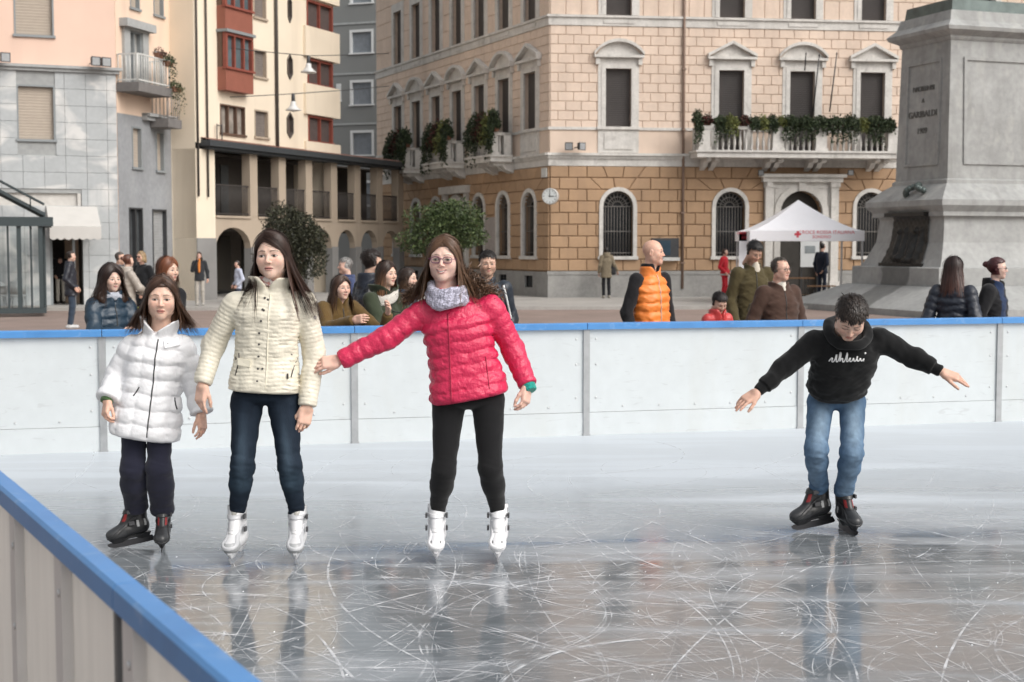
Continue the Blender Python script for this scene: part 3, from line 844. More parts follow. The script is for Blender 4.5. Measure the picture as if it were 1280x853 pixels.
# ------------------------------------------------------------------ cream building with loggia
CREAM = mat('cream_stucco', (.78, .68, .545), .9, var=.05, scale=.7, bump=.1, bscale=60)
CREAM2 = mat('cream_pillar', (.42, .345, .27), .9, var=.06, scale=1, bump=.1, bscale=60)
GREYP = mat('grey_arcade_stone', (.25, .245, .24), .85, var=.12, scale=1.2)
REDP = mat('brick_red_panel', (.27, .095, .065), .6, var=.08, scale=3)
for _m, _c in ((CREAM, (.58, .49, .38)), (PINKST, (.52, .37, .30)), (WARM, (.52, .40, .32)), (WGREY, (.38, .385, .39)), (CREAM2, (.27, .22, .17))):
    wear(_m, _c, .9, (1.4, 1.4, .16), .52, .82, .5)
wear(SIDEW, (.22, .205, .19), .8, (1, 1, 1), .55, .75, .5); wear(PAVE, (.16, .125, .11), 1.2, (1, 1, 1), .5, .75, .5)
hc = math.radians(90 - 22.6)
crm_b = G(247, 376, PLAZA)
fC = Facade(crm_b, hc)
cream = thing('cream_building', crm_b, 'cream apartment building with red bay windows above a pillared loggia and arcade', 'building')
LC = fC.u(480, 290)
# loggia: pillars, floor band, arcade
pil = [(247, 269.7), (313.5, 320), (350, 355), (383, 388), (414, 420), (444, 448.5), (472, 477)]
pu = [(fC.u(a), fC.u(b)) for a, b in pil]
sp_u = (pu[6][0] - pu[1][0]) / 5; pwd = .48
pu = [(0, fC.u(269.7))] + [(pu[1][0] + sp_u * k, pu[1][0] + sp_u * k + pwd) for k in range(7)]
LCx = pu[-1][1]
zr1 = fC.z(370, 199); zfl = fC.z(291, 270); zsp = fC.z(292, 291); zar = fC.z(292, 284.5)
q = fC.mb(); q.box((.30, -.38, zr1 + .10), (LCx + .5, .4, zr1 + .30)).box((.45, -.25, zr1), (LCx + .3, .4, zr1 + .10)); q.build('loggia_roof', mat('dark_gutter', (.045, .05, .055), .6), cream)
q = fC.mb(); q.add([(.30, -.38, zr1 + .305), (LCx + .5, -.38, zr1 + .305), (LCx + .5, .0, zr1 + .40), (.30, .0, zr1 + .40)], [(0, 1, 2, 3)]); q.build('roof_tiles', mat('red_brown_tiles', (.20, .10, .075), .9), cream)
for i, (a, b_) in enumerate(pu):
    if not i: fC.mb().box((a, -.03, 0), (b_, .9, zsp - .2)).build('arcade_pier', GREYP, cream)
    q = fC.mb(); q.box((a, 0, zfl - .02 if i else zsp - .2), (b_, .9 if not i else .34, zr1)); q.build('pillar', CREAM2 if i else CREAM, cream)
for i, ((a, b_), (c, d)) in enumerate(zip(pu, pu[1:])):
    q = fC.mb(); uc = (b_ + c) / 2; R = (c - b_) / 2; n = 10; rise = zar - zsp + .55
    arc = [(uc - R * math.cos(math.pi * k / n), zsp - .55 + rise * math.sin(math.pi * k / n)) for k in range(n + 1)]
    for p, r in zip(arc, arc[1:]):
        q.prism([p, r, (r[0], zfl), (p[0], zfl)][::-1], 0, .26)
    q.box((b_, -.06, zfl - .08), (c, .26, zfl + .0)); q.build('arch_panel', CREAM2, cream)
    q = fC.mb(); q.box((c, -.03, 0), (d, .28, zsp - .5)); q.build('arcade_pier', GREYP, cream)
    q = fC.mb(); q.box((c, .0, zsp - .5), (d, .26, zfl)); q.build('pier_head', CREAM2, cream)
    q = fC.mb(); h = 1.08
    q.box((b_, .06, zfl + h - .05), (c, .1, zfl + h)).box((b_, .06, zfl + .05), (c, .1, zfl + .09))
    uu = b_ + .05
    while uu < c: q.tube([(uu, .08, zfl), (uu, .08, zfl + h)], .014, 4); uu += .085
    q.build('railing', mat('loggia_rail', (.05, .043, .04), .6), cream)
    q = fC.mb(); q.box((b_ + .3, 1.75, zfl + .1), (b_ + (c - b_) * .55, 1.79, zr1 - .3)); q.build('loggia_window', mat('loggia_pane', (.10, .11, .115), .15, var=.6, scale=.7), cream)
    q = fC.mb(); q.box((uc - .55, 3.3, 0), (uc + .55, 3.34, 2.2)); q.build('shop_door', GLASSD, cream)
q = fC.mb()
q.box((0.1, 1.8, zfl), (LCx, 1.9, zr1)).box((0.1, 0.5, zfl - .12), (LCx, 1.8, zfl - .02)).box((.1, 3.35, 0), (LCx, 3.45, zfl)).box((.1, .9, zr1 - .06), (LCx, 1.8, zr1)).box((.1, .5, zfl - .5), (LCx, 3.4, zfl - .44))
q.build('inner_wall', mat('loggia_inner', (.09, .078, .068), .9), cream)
# upper storeys
zu0 = zr1 + .4; HC = 15.5; uend = fC.u(416, 120)
win = []
for (x0, x1, y0, y1, kind) in ((275, 306, 132, 168, 'w'), (316.5, 332.5, -14, 23, 's'), (317, 333, 62.6, 97, 's'), (318, 335, 138, 172, 's'), (383, 415.8, 3.5, 37, 'r'), (384, 415.8, 75.6, 107, 'r'), (385, 415.8, 146, 178, 'r')):
    o = px_op(fC, x0, x1, y0, y1); o['k'] = kind; win.append(o)
hexs = [(361.5, 12, 17), (361.8, 84, 16), (362, 157, 16.5)]
hx = []
for x, yc, hh in hexs:
    u_, z_ = fC.uv(x, yc); dz = fC.z(x, yc - hh) - z_; w2 = fC.u(x + 5.3) - u_
    hx.append((u_, z_, dz, w2))
cells = [dict(u0=u_ - w2, u1=u_ + w2, z0=z_ - dz, z1=z_ + dz) for u_, z_, dz, w2 in hx]
q = wall_mesh(fC, 0, uend, zu0 - .2, HC, win + cells, .25)
for u_, z_, dz, w2 in hx:
    pts = [(u_, z_ - dz), (u_ + w2, z_ - dz * .55), (u_ + w2, z_ + dz * .55), (u_, z_ + dz), (u_ - w2, z_ + dz * .55), (u_ - w2, z_ - dz * .55)]
    for s in (-1, 1):
        for t in (-1, 1):
            q.add([(u_, .002, z_ + t * dz), (u_ + s * w2, .002, z_ + t * dz), (u_ + s * w2, .002, z_ + t * dz * .55)], [(0, 1, 2)])
q.build('upper_wall', CREAM, cream)
for u_, z_, dz, w2 in hx:
    q = fC.mb(); pts = [(u_, z_ - dz), (u_ + w2, z_ - dz * .55), (u_ + w2, z_ + dz * .55), (u_, z_ + dz), (u_ - w2, z_ + dz * .55), (u_ - w2, z_ - dz * .55)]
    for p, r in zip(pts, pts[1:] + pts[:1]):
        c_ = (u_, z_); ins = lambda t: (u_ + (t[0] - u_) * .86, z_ + (t[1] - z_) * .88)
        q.prism([p, r, ins(r), ins(p)], -.05, .1)
    w_ = q.build('hexagonal_window', mat('dark_frame', (.10, .085, .075), .6), cream)
    q = fC.mb(); q.prism(pts, .1, .12); q.build('pane', mat('brown_pane', (.10, .075, .065), .3), w_)
BROWNF = mat('brown_frame', (.11, .065, .045), .6); REDF = mat('red_frame', (.24, .065, .045), .6)
for o in win:
    if o['k'] == 's': simple_window(fC, o, cream, mat('taupe_shutter', (.19, .165, .15), .7), CREAM2, roll=True)
    elif o['k'] == 'w': simple_window(fC, o, cream, mat('curtained_pane', (.30, .27, .24), .25, var=.5, scale=2.2), BROWNF, roll=False, divs=2)
    else:
        w_ = simple_window(fC, o, cream, mat('wine_shutter', (.105, .082, .078), .6), REDF, roll=True, divs=1, fw=.09)
# bands that run on past the corner windows
for y0, y1 in ((-35, 2), (37.5, 75), (108, 145.5), (179, 197)):
    a = fC.u(381); z0_, z1_ = fC.z(400, y1), fC.z(400, y0)
    q = fC.mb(); q.box((a, -.12, z0_), (uend + .38, .0, z1_)).box((uend, .0, z0_), (uend + .38, 3, z1_)); q.build('parapet', CREAM, cream)
# red bays
bx0, bx1 = fC.u(274.5), fC.u(308.6)
bay = None
for (y0, y1, m) in ((88, 116, REDP), (12.5, 42, REDP)):
    q = fC.mb(); q.box((bx0, -.35, fC.z(291, y1)), (bx1, 0, fC.z(291, y0))); q.build('red_panel', m, cream)
for (y0, y1) in ((45, 88), (-30, 12.5)):
    o = dict(u0=bx0, u1=bx1, z0=fC.z(291, y1), z1=fC.z(291, y0))
    g = Facade(fC.o - fC.inn * .35, fC.rot)
    w_ = simple_window(g, o, cream, mat('teal_pane', (.10, .135, .15), .12, var=.4, scale=2), REDF, roll=False, divs=2, fw=.1)
    q = fC.mb(); q.box((bx0, -.2, o['z0']), (bx1, 0, o['z1'])); q.build('bay_back', BROWNF, w_)
q = fC.mb(); q.box((bx0 - .05, -.45, fC.z(291, 45)), (bx1 + .05, 0, fC.z(291, 41.5))); q.build('bay_hood', ALU, cream)
q = fC.mb(); ud = fC.u(346); q.tube([(ud, -.08, zu0 - .1), (ud, -.08, HC)], .06, 6)
for x in (247.5, 259.5): uq = fC.u(x); q.tube([(uq, -.06, zu0 - 2.0), (uq, -.06, HC)], .035, 6)
q.build('downpipe', mat('dark_pipe', (.07, .06, .055), .6), cream)
q = fC.mb(); a = fC.u(270); z_ = fC.z(270, 183); q.tube([(a, -.1, z_), (a, -.1, z_ + .75)], .02, 5); q.tube([(a + .3, -.1, z_), (a + .3, -.1, z_ + .75)], .02, 5); q.tube([(a, -.1, z_ + .7), (a + .3, -.1, z_ + .7)], .02, 5); q.build('bracket', DARKMET, cream)
q = MB(); a0 = fC.w(0, 0, 0); a1 = fC.w(uend, 0, 0); back = fC.inn * 9; up = Vector((0, 0, HC)); lo = Vector((0, 0, 0))
q.add([a0, a0 + back, a1 + back, a1, a0 + up, a0 + back + up, a1 + back + up, a1 + up], [(0, 1, 5, 4), (1, 2, 6, 5), (2, 3, 7, 6), (4, 5, 6, 7)]); q.build('rear_wall', CREAM, cream)

# ------------------------------------------------------------------ grey block behind
GREYB = mat('grey_stucco', (.22, .23, .23), .9, var=.06, scale=.5, bump=.1, bscale=40)
fG = Facade((P(400, 300, 76).x, 76), math.radians(-20))
greyb = thing('grey_apartment_block', (fG.o.x, fG.o.y, PLAZA), 'grey apartment block with white framed windows in the gap between cream building and palazzo', 'building')
LG = fG.u(560)
gw = [px_op(fG, *a) for a in ((437, 467, -30, 4), (437, 467, 37, 66.5), (437.5, 467, 100, 131), (438, 467.5, 163, 194), (438, 467.5, 226, 257))]
gs = [px_op(fG, 420.5, 426.5, 105, 126)]
q = wall_mesh(fG, 0, LG, 0, 16, gw + gs, .2); q.add([(0, 0, 16), (LG, 0, 16), (LG, 8, 16), (0, 8, 16)], [(0, 1, 2, 3)]); q.add([(0, 0, 0), (0, 8, 0), (0, 8, 16), (0, 0, 16)], [(0, 1, 2, 3)]); q.build('wall', GREYB, greyb)
WHF = mat('white_window_frame', (.66, .68, .69), .6, var=.03)
for o in gw + gs:
    simple_window(fG, o, greyb, mat('blue_grey_shutter', (.22, .245, .275), .6), WHF, roll=True, fw=.13)
for y in (29, 92, 155): 
    z_ = fG.z(450, y); q = fG.mb(); q.box((0, -.04, z_ - .05), (LG, 0, z_ + .05)); q.build('string_course', mat('pale_band', (.36, .38, .385), .9), greyb)
# ------------------------------------------------------------------ trees, plants, fittings
def tree(name, x, Y, x0, x1, y0, y1, label, cols, seed, n=5200, leaf=.11):
    r = np.random.default_rng(seed); b = P(x, 300, Y); b.z = PLAZA
    t = thing(name, b, label, 'tree', 'small trees on the square')
    cx = P((x0 + x1) / 2, 300, Y).x; w = (P(x1, 300, Y).x - P(x0, 300, Y).x) / 2 * 1.1; zt, zb = P(x, y0, Y).z, P(x, y1, Y).z; cz = (zt + zb) / 2; h = (zt - zb) / 2
    lobes = []
    for k in range(16):
        d = r.normal(size=3); d /= np.linalg.norm(d); q_ = r.uniform(.35, .78)
        lobes.append((np.array([cx, Y, cz]) + d * np.array([w, w * .9, h]) * q_, r.uniform(.36, .55)))
    q = MB(); q.tube([b, (b.x + .03, b.y, b.z + .8), (cx - .02, Y, zb + h * .3), (cx, Y, cz + h * .3)], [.09, .07, .055, .02], 8)
    for c, s in lobes[:12]:
        s0 = Vector((b.x + (cx - b.x) * .7, Y, zb + h * r.uniform(.1, .5))); m = (s0 + Vector(c)) / 2 + Vector((0, 0, .1)); q.tube([s0, m, Vector(c)], [.035, .024, .01], 5)
    q.build('trunk', BARK, t)
    pts = []
    while len(pts) < n:
        c, s = lobes[r.integers(0, len(lobes))]; d = r.normal(size=3); d /= np.linalg.norm(d)
        rad = r.uniform(.45, 1.05) ** .5
        p = c + d * rad * s * np.array([w, w, h]); pts.append(p)
    v, f, c = leaf_cloud(pts, leaf, r, cols, .2)
    link('crown', np_mesh('crown', v - np.array(b), f, LEAF, False, c), t)
tree('small_tree', 371, 45.0, 322, 420, 246, 362, 'dark evergreen small tree standing before the arcade', [(.030, .033, .018), (.022, .024, .014), (.042, .043, .022)], 3, 12000, .105)
tree('small_tree', 556, 44.0, 500, 614, 249, 323, 'round bright green small tree standing before the palazzo side wall', [(.048, .075, .024), (.035, .058, .018), (.075, .105, .035)], 8, 9000, .105)

def plant(pos, w, h, drop, cols, label, seed, n=420, leaf=.09, group='plants on the palazzo balconies', fa=None):
    """trailing balcony plant: a mound on the rail and strands hanging over it; fa = facade the rail runs along"""
    r = np.random.default_rng(seed); d = np.array(fa.d) if fa else np.array([1, 0, 0]); out = -np.array(fa.inn) if fa else np.array([0, -1, 0])
    t = thing('trailing_plant', pos, label, 'plant', group)
    q = MB(); M = Matrix(((d[0], -out[0], 0, pos[0]), (d[1], -out[1], 0, pos[1]), (0, 0, 1, pos[2]), (0, 0, 0, 1))); q.M = M
    q.loft([[(-w * .45 * s, -.09 * s, z), (w * .45 * s, -.09 * s, z), (w * .45 * s, .09 * s, z), (-w * .45 * s, .09 * s, z)] for s, z in ((.85, .0), (1, .16))]); q.build('pot', mat('terracotta_box', (.22, .11, .07), .9), t)
    pts = []; P_ = np.array(pos)
    for k in range(n):
        if r.random() < .55:
            a = r.normal(size=3); a /= np.linalg.norm(a); p = P_ + d * a[0] * w * .55 + out * a[1] * .16 + np.array([0, 0, .15 + abs(a[2]) * h * r.uniform(.3, 1)])
        else:
            u = r.uniform(-.5, .5); z = r.uniform(0, 1); sw = math.sin(u * 19 + seed) * .5 + .5
            p = P_ + d * u * w + out * (.17 + .05 * r.random()) + np.array([0, 0, .2 - drop * z * (.35 + .65 * sw)])
        pts.append(p)
    v, f, c = leaf_cloud(pts, leaf, r, cols, .6); link('foliage', np_mesh('foliage', v - P_, f, LEAF, False, c), t)
GRN = [(.035, .052, .022), (.024, .038, .018), (.05, .07, .03)]; LIM = [(.16, .17, .05), (.11, .13, .045)]; RED = [(.085, .022, .018), (.05, .02, .014), (.035, .04, .02)]
ORD = 'first second third fourth fifth sixth seventh eighth ninth tenth eleventh twelfth thirteenth fourteenth fifteenth sixteenth seventeenth'.split()
specs = [(873, GRN, .5, .55, .95), (884, RED, .55, .35, .1), (902, GRN, .8, .25, .9), (914, LIM, .7, .30, .65), (931, RED, .5, .32, .15), (943, GRN, .6, .28, .35), (955, LIM, .5, .3, .4), (966, GRN, .55, .35, .45), (977, LIM, .4, .3, .2), (988, GRN, .9, .32, .95), (1008, GRN, .9, .3, .8), (1027, GRN, .9, .32, .5), (1046, GRN, .9, .3, .85), (1064, GRN, .9, .38, .8), (1080, LIM, .5, .25, .4), (1094, GRN, 1.0, .34, .9), (1110, GRN, .8, .3, .4)]
names = {id(GRN): 'dark green', id(LIM): 'yellow green', id(RED): 'dark red'}
for i, (x, c, w, h, dr) in enumerate(specs):
    u = fA.u(x, 158, BAL_OUT); pos = fA.w(u, -BAL_OUT + .11, z_r1 + .005)
    lab = '%s plant, %s from the left end of the long front balcony' % (names[id(c)], ORD[i])
    plant(tuple(pos), w * .62, h * .9, dr * .95, c, lab, 40 + i, int(380 + 700 * w * (.5 + dr)), .095, fa=fA)
k = 0
for j, i in enumerate((1, 3, 5)):
    where = ('farthest', 'middle', 'nearest')[j]
    for (du, c, w, dr) in ((-.75, GRN, 1.0, 1.5), (-.05, RED, .9, .5), (.55, GRN if j < 1 else LIM, .8, .7), (1.0, GRN, .6, 1.2)):
        k += 1; pos = fB.w(sc[i] + du, -1.0 + .11, z_r1 + .005)
        plant(tuple(pos), w * 1.15, .75, dr, c, '%s plant %s on the %s of the three side balconies' % (names[id(c)], ('trailing at the left end', 'left of the middle', 'right of the middle', 'at the right end')[(du > -.5) + (du > 0) + (du > .8)], where), 80 + k, 1300, .12, fa=fB)
# ivy on the small balcony
plant(tuple(fW.w(bdoor['u1'] + .4, -.75, zb_ + .7)), .5, .3, 1.9, GRN, 'ivy hanging over the white railed balcony of the corner wing', 120, 420, .08, 'plants on the corner wing', fW)
plant(tuple(fW.w(ub1 - .25, -.62, zbk + .9)), .6, .25, 1.0, [(.09, .10, .04), (.06, .07, .03)], 'pale trailing plant on the lower grey balcony of the corner wing', 121, 300, .08, 'plants on the corner wing', fW)
plant(tuple(fW.w(bdoor['u1'] - .1, -.7, zb_ + .9)), .35, .22, .1, [(.20, .10, .09), (.1, .07, .05)], 'reddish potted flowers on the white railed balcony', 122, 160, .07, 'plants on the corner wing', fW)

# flagpoles leaning out from the front balcony
for (xa, ya, xb, yb, lab) in ((1006, 88, 1007.5, 68, 'short dark flagpole above the middle balcony window'), (1016, 145, 1024, 70, 'left long flagpole leaning over the front balcony'), (1037, 140, 1046, 68, 'right long flagpole leaning over the front balcony')):
    a = fA.w(fA.u(xa, ya, .4), -.4, fA.z(xa, ya, .4)); b_ = fA.w(fA.u(xb, yb, .8), -.8, fA.z(xb, yb, .8))
    q = MB(); q.tube([a, b_], [.028, .02], 6); q.tube([b_, b_ + (b_ - a).normalized() * .08], [.035, .01], 6); q.build('flagpole', DARKMET, None, lab, 'flagpole', 'flagpoles on the palazzo', base=tuple(a))
# clock on a bracket at the palazzo corner
cc = P(687.5, 245.5, fA.w(0, -.65, 0).y)
ck = thing('wall_clock', cc, 'round white clock on a bracket at the palazzo corner', 'clock')
CM = Matrix.Translation(cc) @ Matrix.Rotation(math.radians(-14), 4, 'Z') @ Matrix.Rotation(math.pi / 2, 4, 'X')
q = MB(CM); q.lathe([(.25, -.20), (.285, -.18), (.285, .03), (.27, .05), (.25, .05), (.25, .035)], (0, 0, 0), 28); q.build('case', mat('clock_case', (.5, .5, .49), .5), ck)
q = MB(CM); q.lathe([(.248, .036), (.248, .040)], (0, 0, 0), 28); q.build('face', mat('clock_face', (.68, .71, .71), .4, var=.02), ck)
q = MB(CM)
for i in range(12):
    a = math.pi / 6 * i; r0, r1 = (.19, .235); q.tube([(r0 * math.sin(a), r0 * math.cos(a), .044), (r1 * math.sin(a), r1 * math.cos(a), .044)], .008 if i % 3 else .012, 4)
q.build('ticks', DARKMET, ck)
for a, l, w in ((0.02, .21, .010), (math.pi / 2, .15, .013)):
    q = MB(CM); q.tube([(-.03 * math.sin(a), -.03 * math.cos(a), .052), (l * math.sin(a), l * math.cos(a), .052)], w, 4); q.build('hand', DARKMET, ck)
q = MB(); q.tube([cc + Vector((.1, .22, 0)), cc + Vector((.25, .75, 0))], .03, 6); q.build('bracket', DARKMET, ck)
# street name plaque, long side plaque, wall display
u0, u1 = fB.u(679.5), fB.u(686); q = fB.mb(); q.box((u0, -.10, fB.z(683, 222)), (u1, -.075, fB.z(683, 210))); q.build('street_plaque', mat('plaque_white', (.6, .6, .58), .5), None, 'small white street name plaque at the palazzo corner above the clock', 'plaque', base=tuple(fB.w(u0, -.1, 0)))
u0, u1 = fB.u(609), fB.u(622); q = fB.mb(); q.box((u0, -.10, fB.z(615, 318)), (u1, -.075, fB.z(615, 272))); q.build('stone_plaque', mat('plaque_stone', (.36, .32, .30), .7, var=.15, scale=6), None, 'tall pale stone plaque between the arched windows of the side wall', 'plaque', base=tuple(fB.w(u0, -.1, 0)))
r_ = fA.rect(813, 846, 298, 326); t = thing('wall_display', tuple(fA.w((r_['u0'] + r_['u1']) / 2, -.2, r_['z0'])), 'dark wall mounted display case with pale ledge on the palazzo front', 'display')
q = fA.mb(); q.box((r_['u0'], -.30, r_['z0'] + .12), (r_['u1'], -.072, r_['z1'])); q.build('case', DARKMET, t)
q = fA.mb(); q.box((r_['u0'] + .15, -.31, r_['z0'] + .2), (r_['u1'] - .3, -.30, r_['z1'] - .08)); q.build('screen', mat('display_pane', (.035, .06, .085), .15), t)
q = fA.mb(); q.box((r_['u0'] + .3, -.36, r_['z0']), (r_['u1'] + .03, -.072, r_['z0'] + .118)); q.build('ledge', mat('ledge_white', (.55, .55, .53), .6), t)
# floodlights
def flood(f, px, py, out, label, grp, s=1.0, yaw=0.0):
    u, z = f.uv(px, py, out); p = f.w(u, -out, z); t = thing('floodlight', p, label, 'floodlight', grp)
    M = Matrix.Translation(p) @ Matrix.Rotation(f.rot + yaw, 4, 'Z')
    q = MB(M); q.loft([[(-.11 * s, -.02, -.11 * s), (.11 * s, -.02, -.11 * s), (.11 * s, -.02, .11 * s), (-.11 * s, -.02, .11 * s)], [(-.15 * s, -.2 * s, -.16 * s), (.15 * s, -.2 * s, -.16 * s), (.15 * s, -.2 * s, .13 * s), (-.15 * s, -.2 * s, .13 * s)]]); q.build('housing', DARKMET, t)
    q = MB(M); q.box((-.12 * s, -.205 * s, -.13 * s), (.12 * s, -.201 * s, .10 * s)); q.build('lens', mat('flood_lens', (.30, .31, .32), .15), t)
    q = MB(M); q.tube([(0, 0, 0), (0, out * .9, -.05)], .02, 5); q.build('arm', DARKMET, t)
for x, y, l in ((4, 72, 'grey floodlight on the marble building ledge at the left edge'), (117, 77, 'left grey floodlight of the pair above the marble cladding'), (130, 78, 'right grey floodlight of the pair above the marble cladding')): flood(fM, x, y, .35, l, 'floodlights on the marble building', 1.0, .3)
for x, l in ((712, 'left floodlight of the pair on the palazzo cornice'), (724, 'right floodlight of the pair on the palazzo cornice')): flood(fA, x, 183, .3, l, 'floodlights on the palazzo cornice', .95, -.3 if x < 720 else .5)
for x, l in ((950, 'small floodlight under the front balcony left of the portal'), (1062, 'small floodlight under the front balcony right of the portal')): flood(fA, x, 216, .3, l, 'floodlights under the balcony', .7)
# lamps hung on wires across the street
LAMPM = mat('lamp_enamel', (.58, .58, .57), .4); WIRE = mat('wire_dark', (.05, .05, .05), .6, var=0)
for (xa, ya, Ya, xb, yb, Yb, xl, yl, lab) in ((232, 54, 49, 486, 67, 64, 385.5, 70, 'white pendant street lamp on the upper wire'), (240, 123, 49.5, 486, 108, 64, 366.5, 117.5, 'white pendant street lamp on the lower wire')):
    a, b_ = P(xa, ya, Ya), P(xb, yb, Yb); tt = (xl - xa) / (xb - xa); tt = tt * Ya / (Ya * tt + Yb * (1 - tt)) if False else tt
    Yl = 50.0; c = P(xl, yl, Yl); t = thing('pendant_lamp', c, lab, 'street lamp', 'lamps hanging over the street')
    q = MB(); q.tube([a, a.lerp(c, .5) + Vector((0, 0, -.02)), c, c.lerp(b_, .5) + Vector((0, 0, -.02)), b_], .014, 4); q.build('wire', WIRE, t)
    q = MB(); q.lathe([(.045, -.30), (.07, -.27), (.06, .0), (.03, .02)], tuple(c), 10); q.build('socket', DARKMET, t)
    q = MB(); q.lathe([(.27, -.58), (.275, -.56), (.16, -.47), (.10, -.38), (.09, -.27), (.05, -.25)], tuple(c), 18); q.build('shade', LAMPM, t)
    q = MB(); q.lathe([(.02, -.63), (.09, -.60), (.10, -.56), (.05, -.52)], tuple(c), 12); q.build('globe', mat('lamp_globe', (.7, .7, .68), .2), t)
# small junction box where the lower wire starts
# bicycle held by the woman in beige
BY = 24.0; b0 = P(166, 300, BY); bx = b0.x
t = thing('bicycle', (bx, BY, PLAZA), 'bicycle with dark frame held by the woman in beige coat', 'bicycle')
BM = Matrix.Translation((bx, BY, PLAZA)) @ Matrix.Rotation(math.radians(66), 4, 'Z')
fr_m = mat('bicycle_paint', (.22, .24, .05), .4)
for s in (-.53, .53):
    q = MB(BM); q.tube([(s + .33 * math.cos(a), 0, .34 + .33 * math.sin(a)) for a in [2 * math.pi * k / 24 for k in range(25)]], .017, 6, caps=False); wh = q.build('wheel', mat('tyre', (.03, .03, .03), .8), t)
    q = MB(BM)
    for k in range(14): a = 2 * math.pi * k / 14; q.tube([(s, 0, .34), (s + .31 * math.cos(a), 0, .34 + .31 * math.sin(a))], .003, 3)
    q.lathe([(.03, -.03), (.03, .03)], (s, 0, .34), 6); q.build('spokes', mat('spoke', (.5, .5, .5), .3, metal=.8), wh)
q = MB(BM)
for a, b_ in (((-.53, 0, .34), (-.12, 0, .32)), ((-.12, 0, .32), (-.22, 0, .85)), ((-.22, 0, .78), (.36, 0, .80)), ((-.12, 0, .32), (.39, 0, .72)), ((-.53, 0, .34), (-.20, 0, .76)), ((.36, 0, .88), (.53, 0, .34))): q.tube([a, b_], .018, 6)
q.build('frame', fr_m, t)
q = MB(BM); q.tube([(.36, 0, .85), (.34, 0, 1.02)], .014, 6); q.tube([(.20, -.29, 1.02), (.36, -.2, 1.05), (.36, 0, 1.03), (.36, .2, 1.05), (.20, .29, 1.02)], .013, 6); q.build('handlebar', DARKMET, t)
q = MB(BM); q.loft([[(x, y * w, z) for y, z in ((-1, .92), (1, .92), (.8, .96), (-.8, .96))] for x, w in ((-.36, .08), (-.25, .09), (-.08, .025))]); q.build('saddle', mat('saddle_black', (.02, .02, .02), .6), t)
# folded white parasol / hanging sign by the marble corner, small wall signs
p = P(157, 272, 46.0); q = MB(); q.lathe([(.02, -.42), (.20, -.36), (.24, -.1), (.16, .25), (.05, .36)], tuple(p), 10); q.tube([p + Vector((0, 0, -.4)), Vector((p.x, p.y, PLAZA))], .025, 6); q.build('closed_parasol', AWN, None, 'white closed parasol at the corner of the marble building', 'parasol', base=(p.x, p.y, PLAZA))
# ------------------------------------------------------------------ monument
MON = mat('monument_stone', (.335, .34, .335), .8, var=.15, scale=1.1, bump=.3, bscale=18, var2=.12, scale2=6)
MONB = mat('bronze_patina', (.10, .125, .12), .5, metal=.5, var=.3, scale=3)
BRONZE = mat('dark_bronze', (.035, .034, .032), .45, metal=.5, var=.3, scale=6)
th = math.radians(20)
mr_ = Vector((math.cos(th), math.sin(th), 0)); ml_ = Vector((-math.sin(th), math.cos(th), 0))   # along the right face, along the left face
mc = Vector((P(1183, 307, 41).x, 41, PLAZA))
monument = thing('monument', mc + mr_ * 1.9 + ml_ * 1.2, 'tall grey stone monument pedestal with bronze relief on stepped base', 'monument')
MM = Matrix(((mr_.x, ml_.x, 0, mc.x), (mr_.y, ml_.y, 0, mc.y), (0, 0, 1, mc.z), (0, 0, 0, 1)))
A_, B_ = 3.7, 2.45           # right face length, left face length at the shaft
def ringM(e, z, ea=None): 
    e2 = ea if ea is not None else e
    return [(-e, -e, z), (A_ + e2, -e, z), (A_ + e2, B_ + e, z), (-e, B_ + e, z)]
def mlayer(name, prof, m=MON, parent=monument):
    q = MB(MM); q.loft([ringM(e, z) for e, z in prof]); return q.build(name, m, parent)
zz = lambda y, Y: P(1183, y, Y).z - PLAZA
z_ap, z_st, z_pl, z_c0, z_c1, z_sh, z_t0, z_t1 = .08, zz(360, 39.2), zz(335, 39.4), zz(269, 39.6), zz(234, 40.2), zz(229, 40.9), zz(49, 41), zz(31, 40.9)
mlayer('apron', [(2.35, -.12), (2.35, z_ap), (1.05, z_st)])
mlayer('step', [(.92, z_st), (.92, z_pl - .03), (.86, z_pl)])
lower = mlayer('lower_plinth', [(.74, z_pl), (.62, z_pl + .22), (.42, z_pl + .7), (.35, z_c0 - .1), (.38, z_c0)])
mlayer('base_cornice', [(.5, z_c0), (.5, z_c0 + .12), (.66, z_c0 + .3), (.66, z_c0 + .46), (.3, z_c1), (.1, z_sh), (.1, z_sh + .1), (.04, z_sh + .14)])
shaft_prof = [(.03, z_sh + .1), (-.06, z_t0)]
mlayer('shaft', shaft_prof)
mlayer('top_cornice', [(-.04, z_t0), (.0, z_t0 + .06), (.0, z_t0 + .12), (.24, z_t0 + .26), (.27, z_t0 + .36), (.06, z_t1 + .16), (-.02, z_t1 + .45)])
zt_ = z_t1 + .45
q = MB(MM); q.loft([ringM(-.1, zt_), ringM(-.14, zt_ + .34)]); q.build('bronze_plinth', MONB, monument)
q = MB(MM)
for (x, y) in ((1.3, .8), (2.2, 1.1), (1.7, 1.4)):
    q.loft([[(x + dx * s, y + dy * s, zt_ + .33 + h) for dx, dy in ((-.1, -.2), (.1, -.2), (.14, -.02), (.14, .12), (-.14, .12), (-.14, -.02))] for s, h in ((1.2, 0), (1.1, .1), (.75, .22), (.8, .6))])
q.build('statue_boots', BRONZE, monument)
